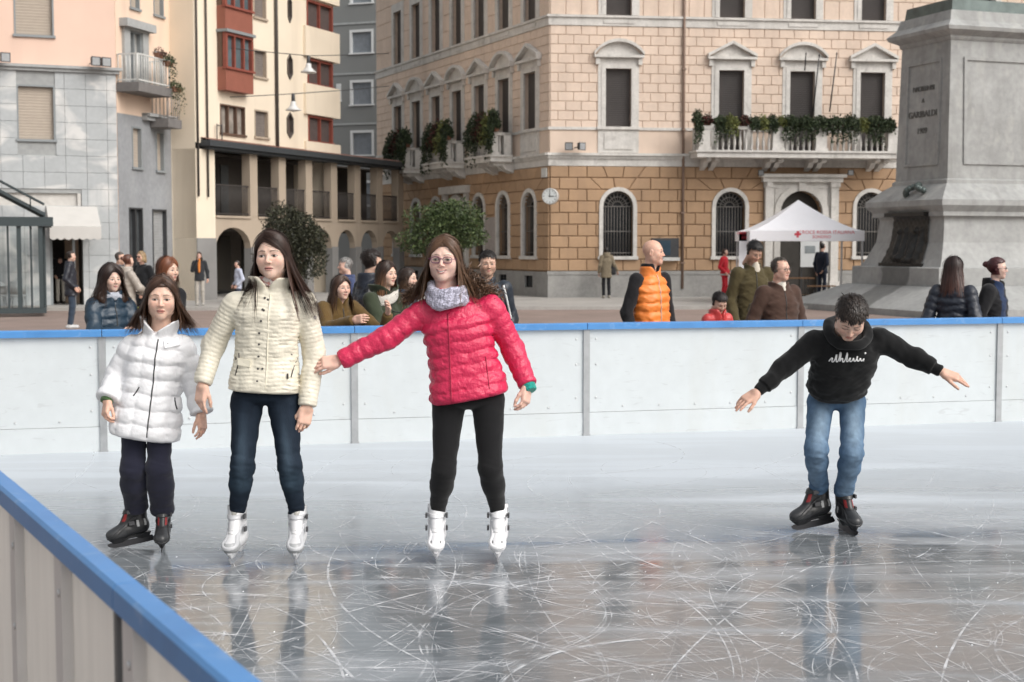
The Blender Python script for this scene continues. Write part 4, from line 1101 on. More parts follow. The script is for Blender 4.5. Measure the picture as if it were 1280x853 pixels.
# raised panel frames on the shaft
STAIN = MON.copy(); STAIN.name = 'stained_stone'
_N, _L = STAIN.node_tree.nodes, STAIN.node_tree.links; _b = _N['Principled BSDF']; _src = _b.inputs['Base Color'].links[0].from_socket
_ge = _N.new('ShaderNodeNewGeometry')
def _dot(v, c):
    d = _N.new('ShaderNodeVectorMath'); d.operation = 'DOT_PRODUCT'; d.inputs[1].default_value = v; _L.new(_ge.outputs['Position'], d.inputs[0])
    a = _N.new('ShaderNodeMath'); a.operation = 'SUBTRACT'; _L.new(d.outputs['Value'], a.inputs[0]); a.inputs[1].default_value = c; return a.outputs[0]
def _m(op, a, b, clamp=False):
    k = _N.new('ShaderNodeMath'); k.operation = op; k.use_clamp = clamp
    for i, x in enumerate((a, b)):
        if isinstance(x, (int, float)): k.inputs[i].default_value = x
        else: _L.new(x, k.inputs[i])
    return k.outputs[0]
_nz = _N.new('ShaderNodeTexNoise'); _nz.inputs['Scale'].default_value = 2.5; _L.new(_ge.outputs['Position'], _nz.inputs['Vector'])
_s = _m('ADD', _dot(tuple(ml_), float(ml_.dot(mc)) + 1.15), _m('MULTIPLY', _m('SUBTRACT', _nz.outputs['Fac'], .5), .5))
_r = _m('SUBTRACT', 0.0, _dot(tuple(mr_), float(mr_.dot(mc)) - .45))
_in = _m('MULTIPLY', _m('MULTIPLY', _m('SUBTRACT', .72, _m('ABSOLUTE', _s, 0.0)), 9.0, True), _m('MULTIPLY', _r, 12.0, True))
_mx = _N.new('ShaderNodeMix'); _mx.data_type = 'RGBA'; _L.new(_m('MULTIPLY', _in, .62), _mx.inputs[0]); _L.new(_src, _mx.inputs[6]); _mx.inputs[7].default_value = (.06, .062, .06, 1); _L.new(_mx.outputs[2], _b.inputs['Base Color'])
for _o in list(bpy.data.objects):
    if _o.parent == monument and _o.name.split('.')[0] in ('step', 'apron', 'lower_plinth'): _o.data.materials[0] = STAIN
def shaft_face(face):
    """local frame on a shaft face, leaning with the batter"""
    def f(s, z, out=0):
        t = (z - z_sh - .1) / (z_t0 - z_sh - .1); e = .03 - .09 * t
        return (s, -e - out, z) if face == 'r' else (-e - out, s, z)
    return f
def framep(f, s0, s1, z0, z1, w, out, q):
    for (a, b, c, d) in ((s0, s1, z0, z0 + w), (s0, s1, z1 - w, z1), (s0, s0 + w, z0 + w, z1 - w), (s1 - w, s1, z0 + w, z1 - w)):
        vs = [f(a, c, -.02), f(b, c, -.02), f(b, d, -.02), f(a, d, -.02), f(a, c, out), f(b, c, out), f(b, d, out), f(a, d, out)]
        q.add(vs, [(0, 3, 2, 1), (4, 5, 6, 7), (0, 1, 5, 4), (1, 2, 6, 5), (2, 3, 7, 6), (3, 0, 4, 7)])
zp0, zp1 = zz(205, 41), zz(70, 41)
q = MB(MM); framep(shaft_face('r'), .5, A_ - .5, zp0, zp1, .09, .045, q); q.build('panel_frame', MON, monument)
q = MB(MM); framep(shaft_face('l'), .42, B_ - .4, zp0, zp1, .09, .045, q); insc = q.build('panel_frame', MON, monument)
for k, (txt, yy, size) in enumerate((('I VALTELLINESI', 110, .20), ('A', 125, .18), ('GARIBALDI', 142, .27), ('1909', 163, .24))):
    z = P(1150, yy, 42.0).z - PLAZA
    t = (z - z_sh) / (z_t0 - z_sh); e = .03 - .09 * t
    # text plane: x axis runs from the far end to the corner, facing left
    T = MM @ Matrix(((0, 0, -1, -e - .012), (-1, 0, 0, B_ / 2 + .02), (0, 1, 0, z - size * .35), (0, 0, 0, 1)))
    text_mesh('inscription', txt, size, T, mat('letter_bronze', (.10, .10, .095), .6), insc, .012, spacing=1.02 if k else .78)
# bronze relief on the left face of the plinth
q = MB(MM); rng2 = random.Random(4)
def lower_e(z):
    t = [(z_pl, .74), (z_pl + .22, .62), (z_pl + .7, .42), (z_c0 - .1, .35), (z_c0, .38)]
    return float(np.interp(z, [a for a, _ in t], [b for _, b in t]))
nz_, ns_ = 26, 30
s0, s1, r0, r1 = .30, 2.0, z_pl + .1, z_c0 + .02
grid = []
for i in range(nz_ + 1):
    for j in range(ns_ + 1):
        z = r0 + (r1 - r0) * i / nz_; s = s0 + (s1 - s0) * j / ns_
        flare = 1 + .16 * (1 - i / nz_) ** 2
        s = (s - (s0 + s1) / 2) * flare + (s0 + s1) / 2
        o = .05
        for (cs, cz, w, h, a) in ((.55, .5, .1, .45, .12), (.8, .42, .09, .5, .16), (1.05, .55, .08, .4, .10), (1.3, .45, .11, .48, .15), (1.62, .5, .1, .42, .12), (.9, .12, .4, .1, .1), (1.45, .16, .25, .1, .13), (.8, .95, .06, .08, .12), (1.3, .95, .06, .08, .12), (.55, .98, .055, .08, .1), (1.62, .93, .06, .08, .1)):
            q_ = ((s - cs) / w) ** 2 + (((z - r0) - cz) / h) ** 2
            o += a * max(0, 1 - q_) ** .5
        o += .02 * math.sin(s * 31) * math.sin(z * 27)
        grid.append((-lower_e(z) - o, s, z))
fs = [(i * (ns_ + 1) + j, i * (ns_ + 1) + j + 1, (i + 1) * (ns_ + 1) + j + 1, (i + 1) * (ns_ + 1) + j) for i in range(nz_) for j in range(ns_)]
q.add(grid, fs, True); q.box((-.66, s0 - .12, r1 - .02), (-.3, s1 + .12, r1 + .1)); q.box((-.78, s0 - .2, r0 - .12), (-.3, s1 + .2, r0 + .0))
q.build('bronze_relief', BRONZE, monument)
q = MB(MM)
for k in range(14):
    a = k / 13; 
    q.lathe([(.02, -.1), (.1, -.03), (.09, .05), (.02, .1)], (-.5 - .12 * math.sin(a * 9), .45 + a * .75, z_c1 - .05 + .22 * math.sin(a * 3.1) - .12 * a), 6)
q.build('bronze_garland', MONB, monument)

# ------------------------------------------------------------------ first-aid tent
CANV = mat('white_canvas', (.88, .88, .92), .7, var=.02, scale=4, bump=.12, bscale=12, bdist=.03)
REDT = mat('red_print', (.62, .06, .09), .6, var=0)
TY = 46.0
tb = P(998, 380, TY); tb.z = PLAZA
tent = thing('gazebo_tent', tb, 'white pop-up gazebo with red lettering in front of the palazzo door', 'tent')
tx0, tx1 = P(937, 300, TY - 1.4).x, P(1080, 300, TY - 1.4).x
hwid = (tx1 - tx0) / 2; tcx = (tx0 + tx1) / 2; ty0, ty1 = TY - 1.45, TY + 1.45
ze, zvl, zap = P(998, 289, ty0).z, P(998, 301.5, ty0).z, P(998, 250, TY).z
q = MB(); n = 10; nu = 12
cor = [(-1, -1), (1, -1), (1, 1), (-1, 1)]
for s in range(4):
    (ax, ay), (bx, by) = cor[s], cor[(s + 1) % 4]
    g = []
    for i in range(n + 1):
        t = i / n; r = 1 - t
        zc_ = ze + (zap - ze) * (t ** 1.35)
        for j in range(nu + 1):
            v = j / nu
            g.append((tcx + (ax + (bx - ax) * v) * hwid * r, TY + (ay + (by - ay) * v) * 1.45 * r, zc_ - .07 * math.sin(math.pi * v) * r * math.sin(math.pi * t)))
    q.add(g, [(i * (nu + 1) + j, i * (nu + 1) + j + 1, (i + 1) * (nu + 1) + j + 1, (i + 1) * (nu + 1) + j) for i in range(n) for j in range(nu)], True)
q.build('canopy', CANV, tent)
q = MB()
q.box((tx0, ty0 - .01, zvl), (tx1, ty0 + .01, ze + .01)).box((tx0, ty1 - .01, zvl), (tx1, ty1 + .01, ze + .01)).box((tx0 - .01, ty0 + .01, zvl), (tx0 + .01, ty1 - .01, ze + .01)).box((tx1 - .01, ty0 + .01, zvl), (tx1 + .01, ty1 - .01, ze + .01))
val = q.build('valance', CANV, tent)
for (x, y) in ((tx0 + .05, ty0 + .06), (tx1 - .05, ty0 + .06), (tx1 - .05, ty1 - .06), (tx0 + .05, ty1 - .06)):
    q = MB(); q.box((x - .025, y - .025, PLAZA), (x + .025, y + .025, ze)); q.box((x - .07, y - .07, PLAZA), (x + .07, y + .07, PLAZA + .02)); q.build('leg', mat('tent_leg', (.55, .56, .58), .4, metal=.5), tent)
# small side flap panel on the left
q = MB(); x0 = P(918, 330, TY).x; x1 = P(936, 330, TY).x
q.box((x0, TY - .9, PLAZA + .3), (x1, TY - .87, ze - .02)); q.box((x0, TY - .9, zvl), (tx0 + .75, TY - .88, ze)); q.build('side_flap', CANV, tent)
XF = lambda x, y, z: Matrix(((1, 0, 0, x), (0, 0, -1, y), (0, 1, 0, z), (0, 0, 0, 1)))
text_mesh('print', 'CROCE ROSSA ITALIANA', .155, XF(P(1033, 300, ty0).x, ty0 - .013, P(1033, 292.5, ty0).z), REDT, val, .002)
text_mesh('print', 'SONDRIO', .13, XF(P(1027, 300, ty0).x, ty0 - .013, P(1027, 298, ty0).z), REDT, val, .002)
cx_, cz_ = P(997, 294, ty0).x, P(997, 293, ty0).z
q = MB(); q.box((cx_ - .1, ty0 - .016, cz_ - .035), (cx_ + .1, ty0 - .012, cz_ + .035)).box((cx_ - .035, ty0 - .016, cz_ - .1), (cx_ + .035, ty0 - .012, cz_ - .036)).box((cx_ - .035, ty0 - .016, cz_ + .036), (cx_ + .035, ty0 - .012, cz_ + .1)); q.build('emblem', REDT, val)
fx = P(937, 294, TY - .9).x
text_mesh('print', 'CROCE ROSSA', .12, XF(fx + .0, TY - .905, P(937, 293, TY - .9).z), REDT, val, .002)
text_mesh('print', 'ITALIANA', .11, XF(fx + .0, TY - .905, P(937, 299, TY - .9).z), REDT, val, .002)
# notice board on the portal, table and bench under the tent
nb0, nb1 = P(1001, 301, 50), P(1024, 334, 50)
q = MB(); q.box((nb0.x, 50, nb1.z), (nb1.x, 50.05, nb0.z)); nbd = thing('notice_board', ((nb0.x + nb1.x) / 2, 50.02, PLAZA), 'white notice board with grey picture standing before the dark palazzo door', 'notice board')
q.build('board', mat('white_board', (.70, .72, .72), .6, var=.02), nbd)
q = MB(); q.box((nb0.x + .15, 49.99, (nb0.z + nb1.z) / 2 + .02), (nb1.x - .15, 49.999, (nb0.z + nb1.z) / 2 + .28)); q.build('picture', mat('grey_picture', (.26, .29, .30), .6), nbd)
q = MB()
for x in (nb0.x + .05, nb1.x - .05): q.box((x - .02, 50.051, PLAZA), (x + .02, 50.09, nb0.z)); q.box((x - .03, 49.7, PLAZA), (x + .03, 50.4, PLAZA + .03))
q.build('stand', DARKMET, nbd)
WOOD = mat('bench_wood', (.42, .24, .13), .6, var=.2, scale=8, stretch=(1, 8, 8))
def trestle(name, xa, xb, y, Y, label, depth):
    a, b = P(xa, y, Y), P(xb, y, Y)
    t = thing(name, ((a.x + b.x) / 2, Y, PLAZA), label, 'table' if depth > .3 else 'bench')
    q = MB(); q.box((a.x, Y - depth / 2, a.z - .04), (b.x, Y + depth / 2, a.z)); q.build('top', WOOD, t)
    for x in (a.x + .2, b.x - .2):
        q = MB()
        for s in (-1, 1): q.tube([(x, Y + s * (depth / 2 - .04), a.z - .04), (x, Y + s * (depth / 2 - .04), PLAZA)], .018, 5)
        q.box((x - .015, Y - depth / 2 + .04, a.z - .2), (x + .015, Y + depth / 2 - .04, a.z - .17)); q.build('leg', DARKMET, t)
trestle('trestle_table', 975, 1016, 347, 47.0, 'wooden trestle table under the white gazebo', .6)
trestle('bench', 1010, 1044, 357, 46.2, 'low wooden bench under the white gazebo beside the man in navy', .26)

# ------------------------------------------------------------------ glass veranda at the left edge
STEEL = mat('veranda_steel', (.045, .06, .065), .5, metal=.2, var=.06)
CLEAR = thin_glass('veranda_glass', .0)
VY = G(30, 391.5, PLAZA).y
vx1 = P(57, 330, VY).x; vx0 = vx1 - 5.2; vD = 3.6
ver = thing('glass_veranda', (vx1 - 2.6, VY + 1.8, PLAZA), 'steel framed glass cafe veranda with sloping roof at left edge', 'pavilion')
zg1, zg0 = P(30, 271.5, VY).z, P(30, 283, VY).z
q = MB(); q.box((vx0, VY - .1, zg0), (vx1 + .22, VY + .12, zg1)).box((vx1 - .06, VY + .12, zg0), (vx1 + .18, VY + vD, zg1)).box((vx0, VY - .02, PLAZA), (vx1, VY + .06, PLAZA + .14)).box((vx1 - .08, VY + .06, PLAZA), (vx1, VY + vD, PLAZA + .14))
q.build('frame', STEEL, ver)
posts = [vx1 - .12] + [P(x, 330, VY).x for x in (26, 0, -30, -60)]
for i, x in enumerate(posts):
    q = MB(); q.box((x - .06, VY - .03, PLAZA + .14), (x + .06, VY + .09, zg0)); q.build('post', STEEL, ver)
for x, y in ((P(40, 330, VY).x, VY + .02), (P(13, 330, VY).x, VY + .02)):
    q = MB(); q.box((x - .03, y, PLAZA + .14), (x + .03, y + .04, zg0)); q.build('mullion', STEEL, ver)
for k in (1, 2):
    q = MB(); q.box((vx1 - .12, VY + vD * k / 2 - .06, PLAZA + .14), (vx1, VY + vD * k / 2 + .06, zg0)); q.build('post', STEEL, ver)
allx = sorted(posts + [P(40, 330, VY).x, P(13, 330, VY).x])
for a, b_ in zip(allx, allx[1:]):
    q = MB(); q.box((a + .06, VY + .02, PLAZA + .14), (b_ - .06, VY + .03, zg0)); q.build('pane', CLEAR, ver)
for k in (0, 1):
    q = MB(); q.box((vx1 - .06, VY + .1 + vD * k / 2, PLAZA + .14), (vx1 - .05, VY + vD * (k + 1) / 2 - .06, zg0)); q.build('pane', CLEAR, ver)
# roof: ridge towards the left
ridge_x = vx0 + 1.6; zr_ = P(0, 232, VY).z + (P(0, 300, VY).x - ridge_x) * .47
pr = lambda x: zg1 + (vx1 - x) / (vx1 - ridge_x) * (zr_ - zg1)
for y in (VY + .0, VY + vD / 2, VY + vD):
    q = MB(); q.tube([(vx1, y, zg1 + .06), (ridge_x, y, zr_ + .06)], .06, 6, False); q.tube([(vx0, y, zg1 + .06), (ridge_x, y, zr_ + .06)], .06, 6, False); q.build('rafter', STEEL, ver)
q = MB(); q.tube([(vx1, VY - .05, zg1 + .34), (ridge_x, VY - .05, zr_ + .36)], .035, 6, False)
for t in (.1, .45, .8): x = vx1 + (ridge_x - vx1) * t; q.tube([(x, VY - .05, pr(x) + .05), (x, VY - .05, pr(x) + .35)], .02, 5)
q.build('roof_rail', STEEL, ver)
q = MB(); q.add([(vx1, VY, zg1 + .08), (vx1, VY + vD, zg1 + .08), (ridge_x, VY + vD, zr_ + .08), (ridge_x, VY, zr_ + .08)], [(0, 1, 2, 3)]); q.add([(vx0, VY, zg1 + .08), (vx0, VY + vD, zg1 + .08), (ridge_x, VY + vD, zr_ + .08), (ridge_x, VY, zr_ + .08)], [(0, 1, 2, 3)]); q.build('roof_pane', thin_glass('roof_glass', .35, (.8, .84, .85)), ver)
CHAIR = mat('white_plastic', (.72, .73, .73), .45, var=.02)
def cafe_chair(x, y, rz, label):
    t = thing('cafe_chair', (x, y, PLAZA), label, 'chair', 'white cafe chairs')
    M = Matrix.Translation((x, y, PLAZA)) @ Matrix.Rotation(rz, 4, 'Z')
    q = MB(M); q.zprism([(.22 * math.cos(a) * (1 if abs(math.cos(a)) < .7 else .95), .22 * math.sin(a)) for a in [2 * math.pi * k / 14 for k in range(14)]], .43, .46); q.build('seat', CHAIR, t)
    q = MB(M); rings = []
    for k in range(9):
        a = math.pi * (.08 + .84 * k / 8); x_, y_ = .235 * math.cos(a), .06 + .2 * math.sin(a); h = .52 + .36 * math.sin(a) ** .5
        rings.append([(x_, y_, .5), (x_ * 1.06, y_ * 1.04 + .012, .5), (x_ * 1.1, y_ * 1.1 + .05, h), (x_ * 1.04, y_ * 1.05 + .04, h)])
    q.loft(rings, True, True, True); q.build('backrest', CHAIR, t)
    for sx in (-1, 1):
        for sy in (-1, 1):
            q = MB(M); q.tube([(sx * .15, sy * .15, .43), (sx * .21, sy * .22, 0)], .012, 5); q.build('leg', mat('chair_leg', (.4, .41, .42), .3, metal=.7), t)
for px, lab, dy in ((15, 'white plastic chair beside a red cup behind the left veranda panes', .9), (36, 'white plastic chair nearest the veranda corner post', .8)):
    p = P(px, 380, VY + dy); cafe_chair(p.x, VY + dy, math.pi * .95, lab)
tp = P(7, 350, VY + .7)
ct = thing('cafe_table', (tp.x, VY + .7, PLAZA), 'small round cafe table inside the veranda', 'table')
q = MB(); q.lathe([(.3, .71), (.32, .72), (.32, .74), (.3, .75)], (tp.x, VY + .7, PLAZA), 16); q.build('top', CHAIR, ct)
q = MB(); q.lathe([(.2, 0), (.2, .02), (.03, .05), (.03, .71)], (tp.x, VY + .7, PLAZA), 10); q.build('pedestal', DARKMET, ct)
q = MB(); q.lathe([(.045, 0), (.055, .06), (.06, .12), (.05, .12)], (tp.x + .05, VY + .6, PLAZA + .752), 10); q.build('red_cup', mat('red_cup', (.6, .03, .04), .4), None, 'small red cup on the round cafe table in the veranda', 'cup', base=(tp.x + .05, VY + .6, PLAZA + .752))

VR = math.radians(18); vp = Vector((vx1, VY, 0))
for o in list(bpy.data.objects):
    if o.parent is None and o.name.split('.')[0] in ('glass_veranda', 'cafe_chair', 'cafe_table', 'red_cup'):
        d = o.location - vp; o.location = Matrix.Rotation(VR, 3, 'Z') @ d + vp; o.rotation_euler.z += VR
# ------------------------------------------------------------------ rink: ice, boards
def ice_material():
    m = bpy.data.materials.new('ice'); m.use_nodes = True
    N, L = m.node_tree.nodes, m.node_tree.links; b = N['Principled BSDF']
    tc = N.new('ShaderNodeTexCoord')
    def noise(scale, st, det=5, dist=0.0, rot=0):
        mp = N.new('ShaderNodeMapping'); mp.inputs['Scale'].default_value = st; mp.inputs['Rotation'].default_value = (0, 0, rot); L.new(tc.outputs['Object'], mp.inputs[0])
        n = N.new('ShaderNodeTexNoise'); n.inputs['Scale'].default_value = scale; n.inputs['Detail'].default_value = det; n.inputs['Distortion'].default_value = dist
        L.new(mp.outputs[0], n.inputs['Vector']); return n.outputs['Fac']
    def ramp(f, a, b_, lo=0., hi=1.):
        r = N.new('ShaderNodeMapRange'); r.inputs[1].default_value = a; r.inputs[2].default_value = b_; r.inputs[3].default_value = lo; r.inputs[4].default_value = hi; L.new(f, r.inputs[0]); return r.outputs[0]
    def math_(op, a, c):
        k = N.new('ShaderNodeMath'); k.operation = op; k.use_clamp = True
        for i, x in enumerate((a, c)):
            if isinstance(x, (int, float)): k.inputs[i].default_value = x
            else: L.new(x, k.inputs[i])
        return k.outputs[0]
    # snowy, scraped ice along the far boards, wet bare ice in front
    sx = N.new('ShaderNodeSeparateXYZ'); L.new(tc.outputs['Object'], sx.inputs[0])
    line = N.new('ShaderNodeMath'); line.operation = 'MULTIPLY_ADD'; L.new(sx.outputs['X'], line.inputs[0]); line.inputs[1].default_value = -.05; L.new(sx.outputs['Y'], line.inputs[2])
    wob = N.new('ShaderNodeMath'); wob.operation = 'MULTIPLY_ADD'; L.new(noise(.8, (.45, 1.6, 1), 4, .6), wob.inputs[0]); wob.inputs[1].default_value = 4.2; L.new(line.outputs[0], wob.inputs[2])
    far = ramp(wob.outputs[0], 9.7, 12.4)
    streak = ramp(noise(1.3, (.30, 2.2, 1), 6, .8, .1), .50, .72)
    fine = ramp(noise(9, (.5, 3, 1), 4, .3, -.2), .45, .75)
    frost = math_('ADD', math_('MULTIPLY', far, .85), math_('ADD', math_('MULTIPLY', streak, .42), math_('MULTIPLY', fine, .10)))
    mx = N.new('ShaderNodeMix'); mx.data_type = 'RGBA'; L.new(frost, mx.inputs[0])
    mx.inputs[6].default_value = (.155, .172, .187, 1); mx.inputs[7].default_value = (.52, .56, .60, 1)
    L.new(mx.outputs[2], b.inputs['Base Color'])
    L.new(ramp(frost, 0, 1, .075, .5), b.inputs['Roughness'])
    b.inputs['IOR'].default_value = 1.5
    L.new(ramp(frost, 0, 1, .95, .35), b.inputs['Specular IOR Level'])
    hb_ = math_('ADD', math_('MULTIPLY', noise(4, (1, 1, 1), 6), .7), math_('MULTIPLY', noise(60, (1, 1, 1), 3), .12))
    bp = N.new('ShaderNodeBump'); bp.inputs['Strength'].default_value = .08; bp.inputs['Distance'].default_value = .012; L.new(hb_, bp.inputs['Height']); L.new(bp.outputs[0], b.inputs['Normal'])
    return m
ICE = ice_material()
P0 = Vector((-3.27, 11.32, 0)); P1 = Vector((4.56, 13.27, 0)); bd = (P1 - P0).normalized(); PAN = (P1 - P0).length / 4
nb_dir = (G(335, 853, .98) - G(0, 585, .98)); nb_dir.z = 0; nb_dir.normalize()
N0 = G(0, 585, .98); N0.z = 0
# meeting point of near and far boards
den = nb_dir.x * bd.y - nb_dir.y * bd.x
w_ = P0 - N0; tt = (w_.x * bd.y - w_.y * bd.x) / den
CORN = N0 + nb_dir * tt
n_in = Vector((-nb_dir.y, nb_dir.x, 0))
if n_in.dot(Vector((1, 5, 0)) - N0) < 0: n_in = -n_in
far_end = P0 + bd * PAN * 9
sheet('ice', [CORN, CORN + nb_dir * 22, CORN + nb_dir * 22 + bd * 28, CORN + bd * 28], 0.0, ICE, thick=.12)
HDPE = mat('white_board_sheet', (.575, .61, .625), .38, var=.03, scale=1.2, var2=.03, scale2=9, spec=.4)
BLUE = mat('blue_cap_rail', (.075, .245, .54), .40, var=.06, scale=5, bump=.05, bscale=60)
GALV = mat('galvanised_post', (.40, .41, .42), .45, metal=.55, var=.12, scale=12)
BOLT = mat('bolt_steel', (.60, .61, .62), .5, metal=.3, var=.05)
wear(HDPE, (.38, .39, .40), 5.0, (1, 1, 5), .62, .70, .30, 8, 1.5)      # puck and boot scuffs
wear(HDPE, (.48, .47, .42), 1.1, (1.5, 1.5, .3), .56, .78, .35)
wear(BLUE, (.22, .36, .58), 14, (1, 1, 1), .60, .72, .55, 8, 1.0); wear(BLUE, (.04, .13, .32), 3, (1, 1, 1), .55, .75, .4)
wear(MON, (.20, .20, .19), 1.5, (1.4, 1.4, .22), .50, .75, .6); wear(MON, (.50, .49, .46), 2.2, (1, 1, .6), .56, .75, .5)
HB = .98
def frame_at(o, d):
    inn = Vector((-d.y, d.x, 0)); return Matrix(((d.x, inn.x, 0, o.x), (d.y, inn.y, 0, o.y), (0, 0, 1, 0), (0, 0, 0, 1)))
far_b = thing('rink_barrier', P0 + bd * PAN * 2, 'long white ice rink barrier with blue cap rail behind the skaters', 'barrier')
bolt_me = None
def bolt(parent, pos, d):
    global bolt_me
    if bolt_me is None:
        q = MB(); q.lathe([(.010, 0), (.009, .003), (.005, .005)], (0, 0, 0), 8); bolt_me = q.mesh('bolt', BOLT, Vector((0, 0, 0)))
    o = link('bolt', bolt_me, parent); o.location = pos - BASE[parent]; o.rotation_euler = d.to_track_quat('Z', 'Y').to_euler()
i0 = -int(((P0 - CORN).length) // PAN) - 1
for i in range(i0, 8):
    a = P0 + bd * PAN * i
    start = max(0.0, (CORN - a).dot(bd)) if i == i0 else 0
    MF = frame_at(a, bd)
    q = MB(MF); q.box((start + .012, .0, .0), (PAN - .012, .03, .20)); kick = q.build('kick_plate', HDPE, far_b)
    q = MB(MF); q.box((start + .012, .006, .203), (PAN - .012, .03, HB - .05)); pn = q.build('panel', HDPE, far_b)
    q = MB(MF); q.loft([[(x, -.035, HB - .055), (x, .075, HB - .055), (x, .075, HB - .008), (x, .067, HB), (x, -.027, HB), (x, -.035, HB - .008)] for x in (start + .003, PAN - .003)]); q.build('cap_rail', BLUE, far_b)
    q = MB(MF); q.box((-.028, -.012, 0), (.028, .06, HB - .056)); q.box((-.034, -.016, .0), (.034, .02, .012)); q.build('post', GALV, far_b)
    if i >= -1 and i < 6:
        dn = Vector((bd.y, -bd.x, 0))
        for x in (.09, PAN - .09):
            for z in (.08, .33, .62, .84): bolt(pn, MF @ Vector((x, .005, z)), dn)
        for k in range(1, 6): bolt(pn, MF @ Vector((PAN * k / 6, .005, .25)), dn)
near_b = thing('rink_barrier', N0 + nb_dir * 1.0, 'near barrier corner with blue cap rail and pale panels at bottom left', 'barrier')
# the cap rail is 9 cm wide, its inner edge on the line through N0; panels face the camera side
MN = Matrix(((nb_dir.x, n_in.x, 0, N0.x), (nb_dir.y, n_in.y, 0, N0.y), (0, 0, 1, 0), (0, 0, 0, 1)))
PANW = mat('board_back_sheet', (.86, .84, .81), .5, var=.06, scale=3, stretch=(6, 6, .6))
_N, _L = PANW.node_tree.nodes, PANW.node_tree.links; _b = _N['Principled BSDF']; _tl = _N.new('ShaderNodeBsdfTranslucent'); _mxs = _N.new('ShaderNodeMixShader'); _mxs.inputs[0].default_value = .45
_L.new(_b.inputs['Base Color'].links[0].from_socket, _tl.inputs[0]); _L.new(_b.outputs[0], _mxs.inputs[1]); _L.new(_tl.outputs[0], _mxs.inputs[2]); _L.new(_mxs.outputs[0], _N['Material Output'].inputs[0])   # thin milky plastic
sj = 1.66
for i in range(-3, 4):
    a = sj + 2.017 * i
    q = MB(MN); q.loft([[(x, -.058, HB - .052), (x, .0, HB - .052), (x, .0, HB - .008), (x, -.008, HB), (x, -.050, HB), (x, -.058, HB - .008)] for x in (a + .002, a + 2.015)]); q.build('cap_rail', BLUE, near_b)
    q = MB(MN); q.box((a + .01, -.030, 0), (a + 2.007, -.010, HB - .053)); pn = q.build('panel', PANW, near_b)
    for k in range(3):
        x = a + (.04, .80, 1.40)[k]
        q = MB(MN); q.box((x, -.050, -.2), (x + .11, -.031, HB - .055)); q.box((x + .104, -.056, -.2), (x + .11, -.0501, HB - .055)); q.build('post', mat('grey_rib', (.62, .61, .60), .5, var=.08, scale=5), near_b)
        for z in (.84, .62, .3):
            bolt(near_b, MN @ Vector((x + .055, -.0505, z)), -n_in)
    q = MB(MN); q.box((a - .012, -.054, -.2), (a + .012, -.0, HB - .055)); q.build('seam_post', mat('seam_dark', (.12, .125, .13), .6), near_b)

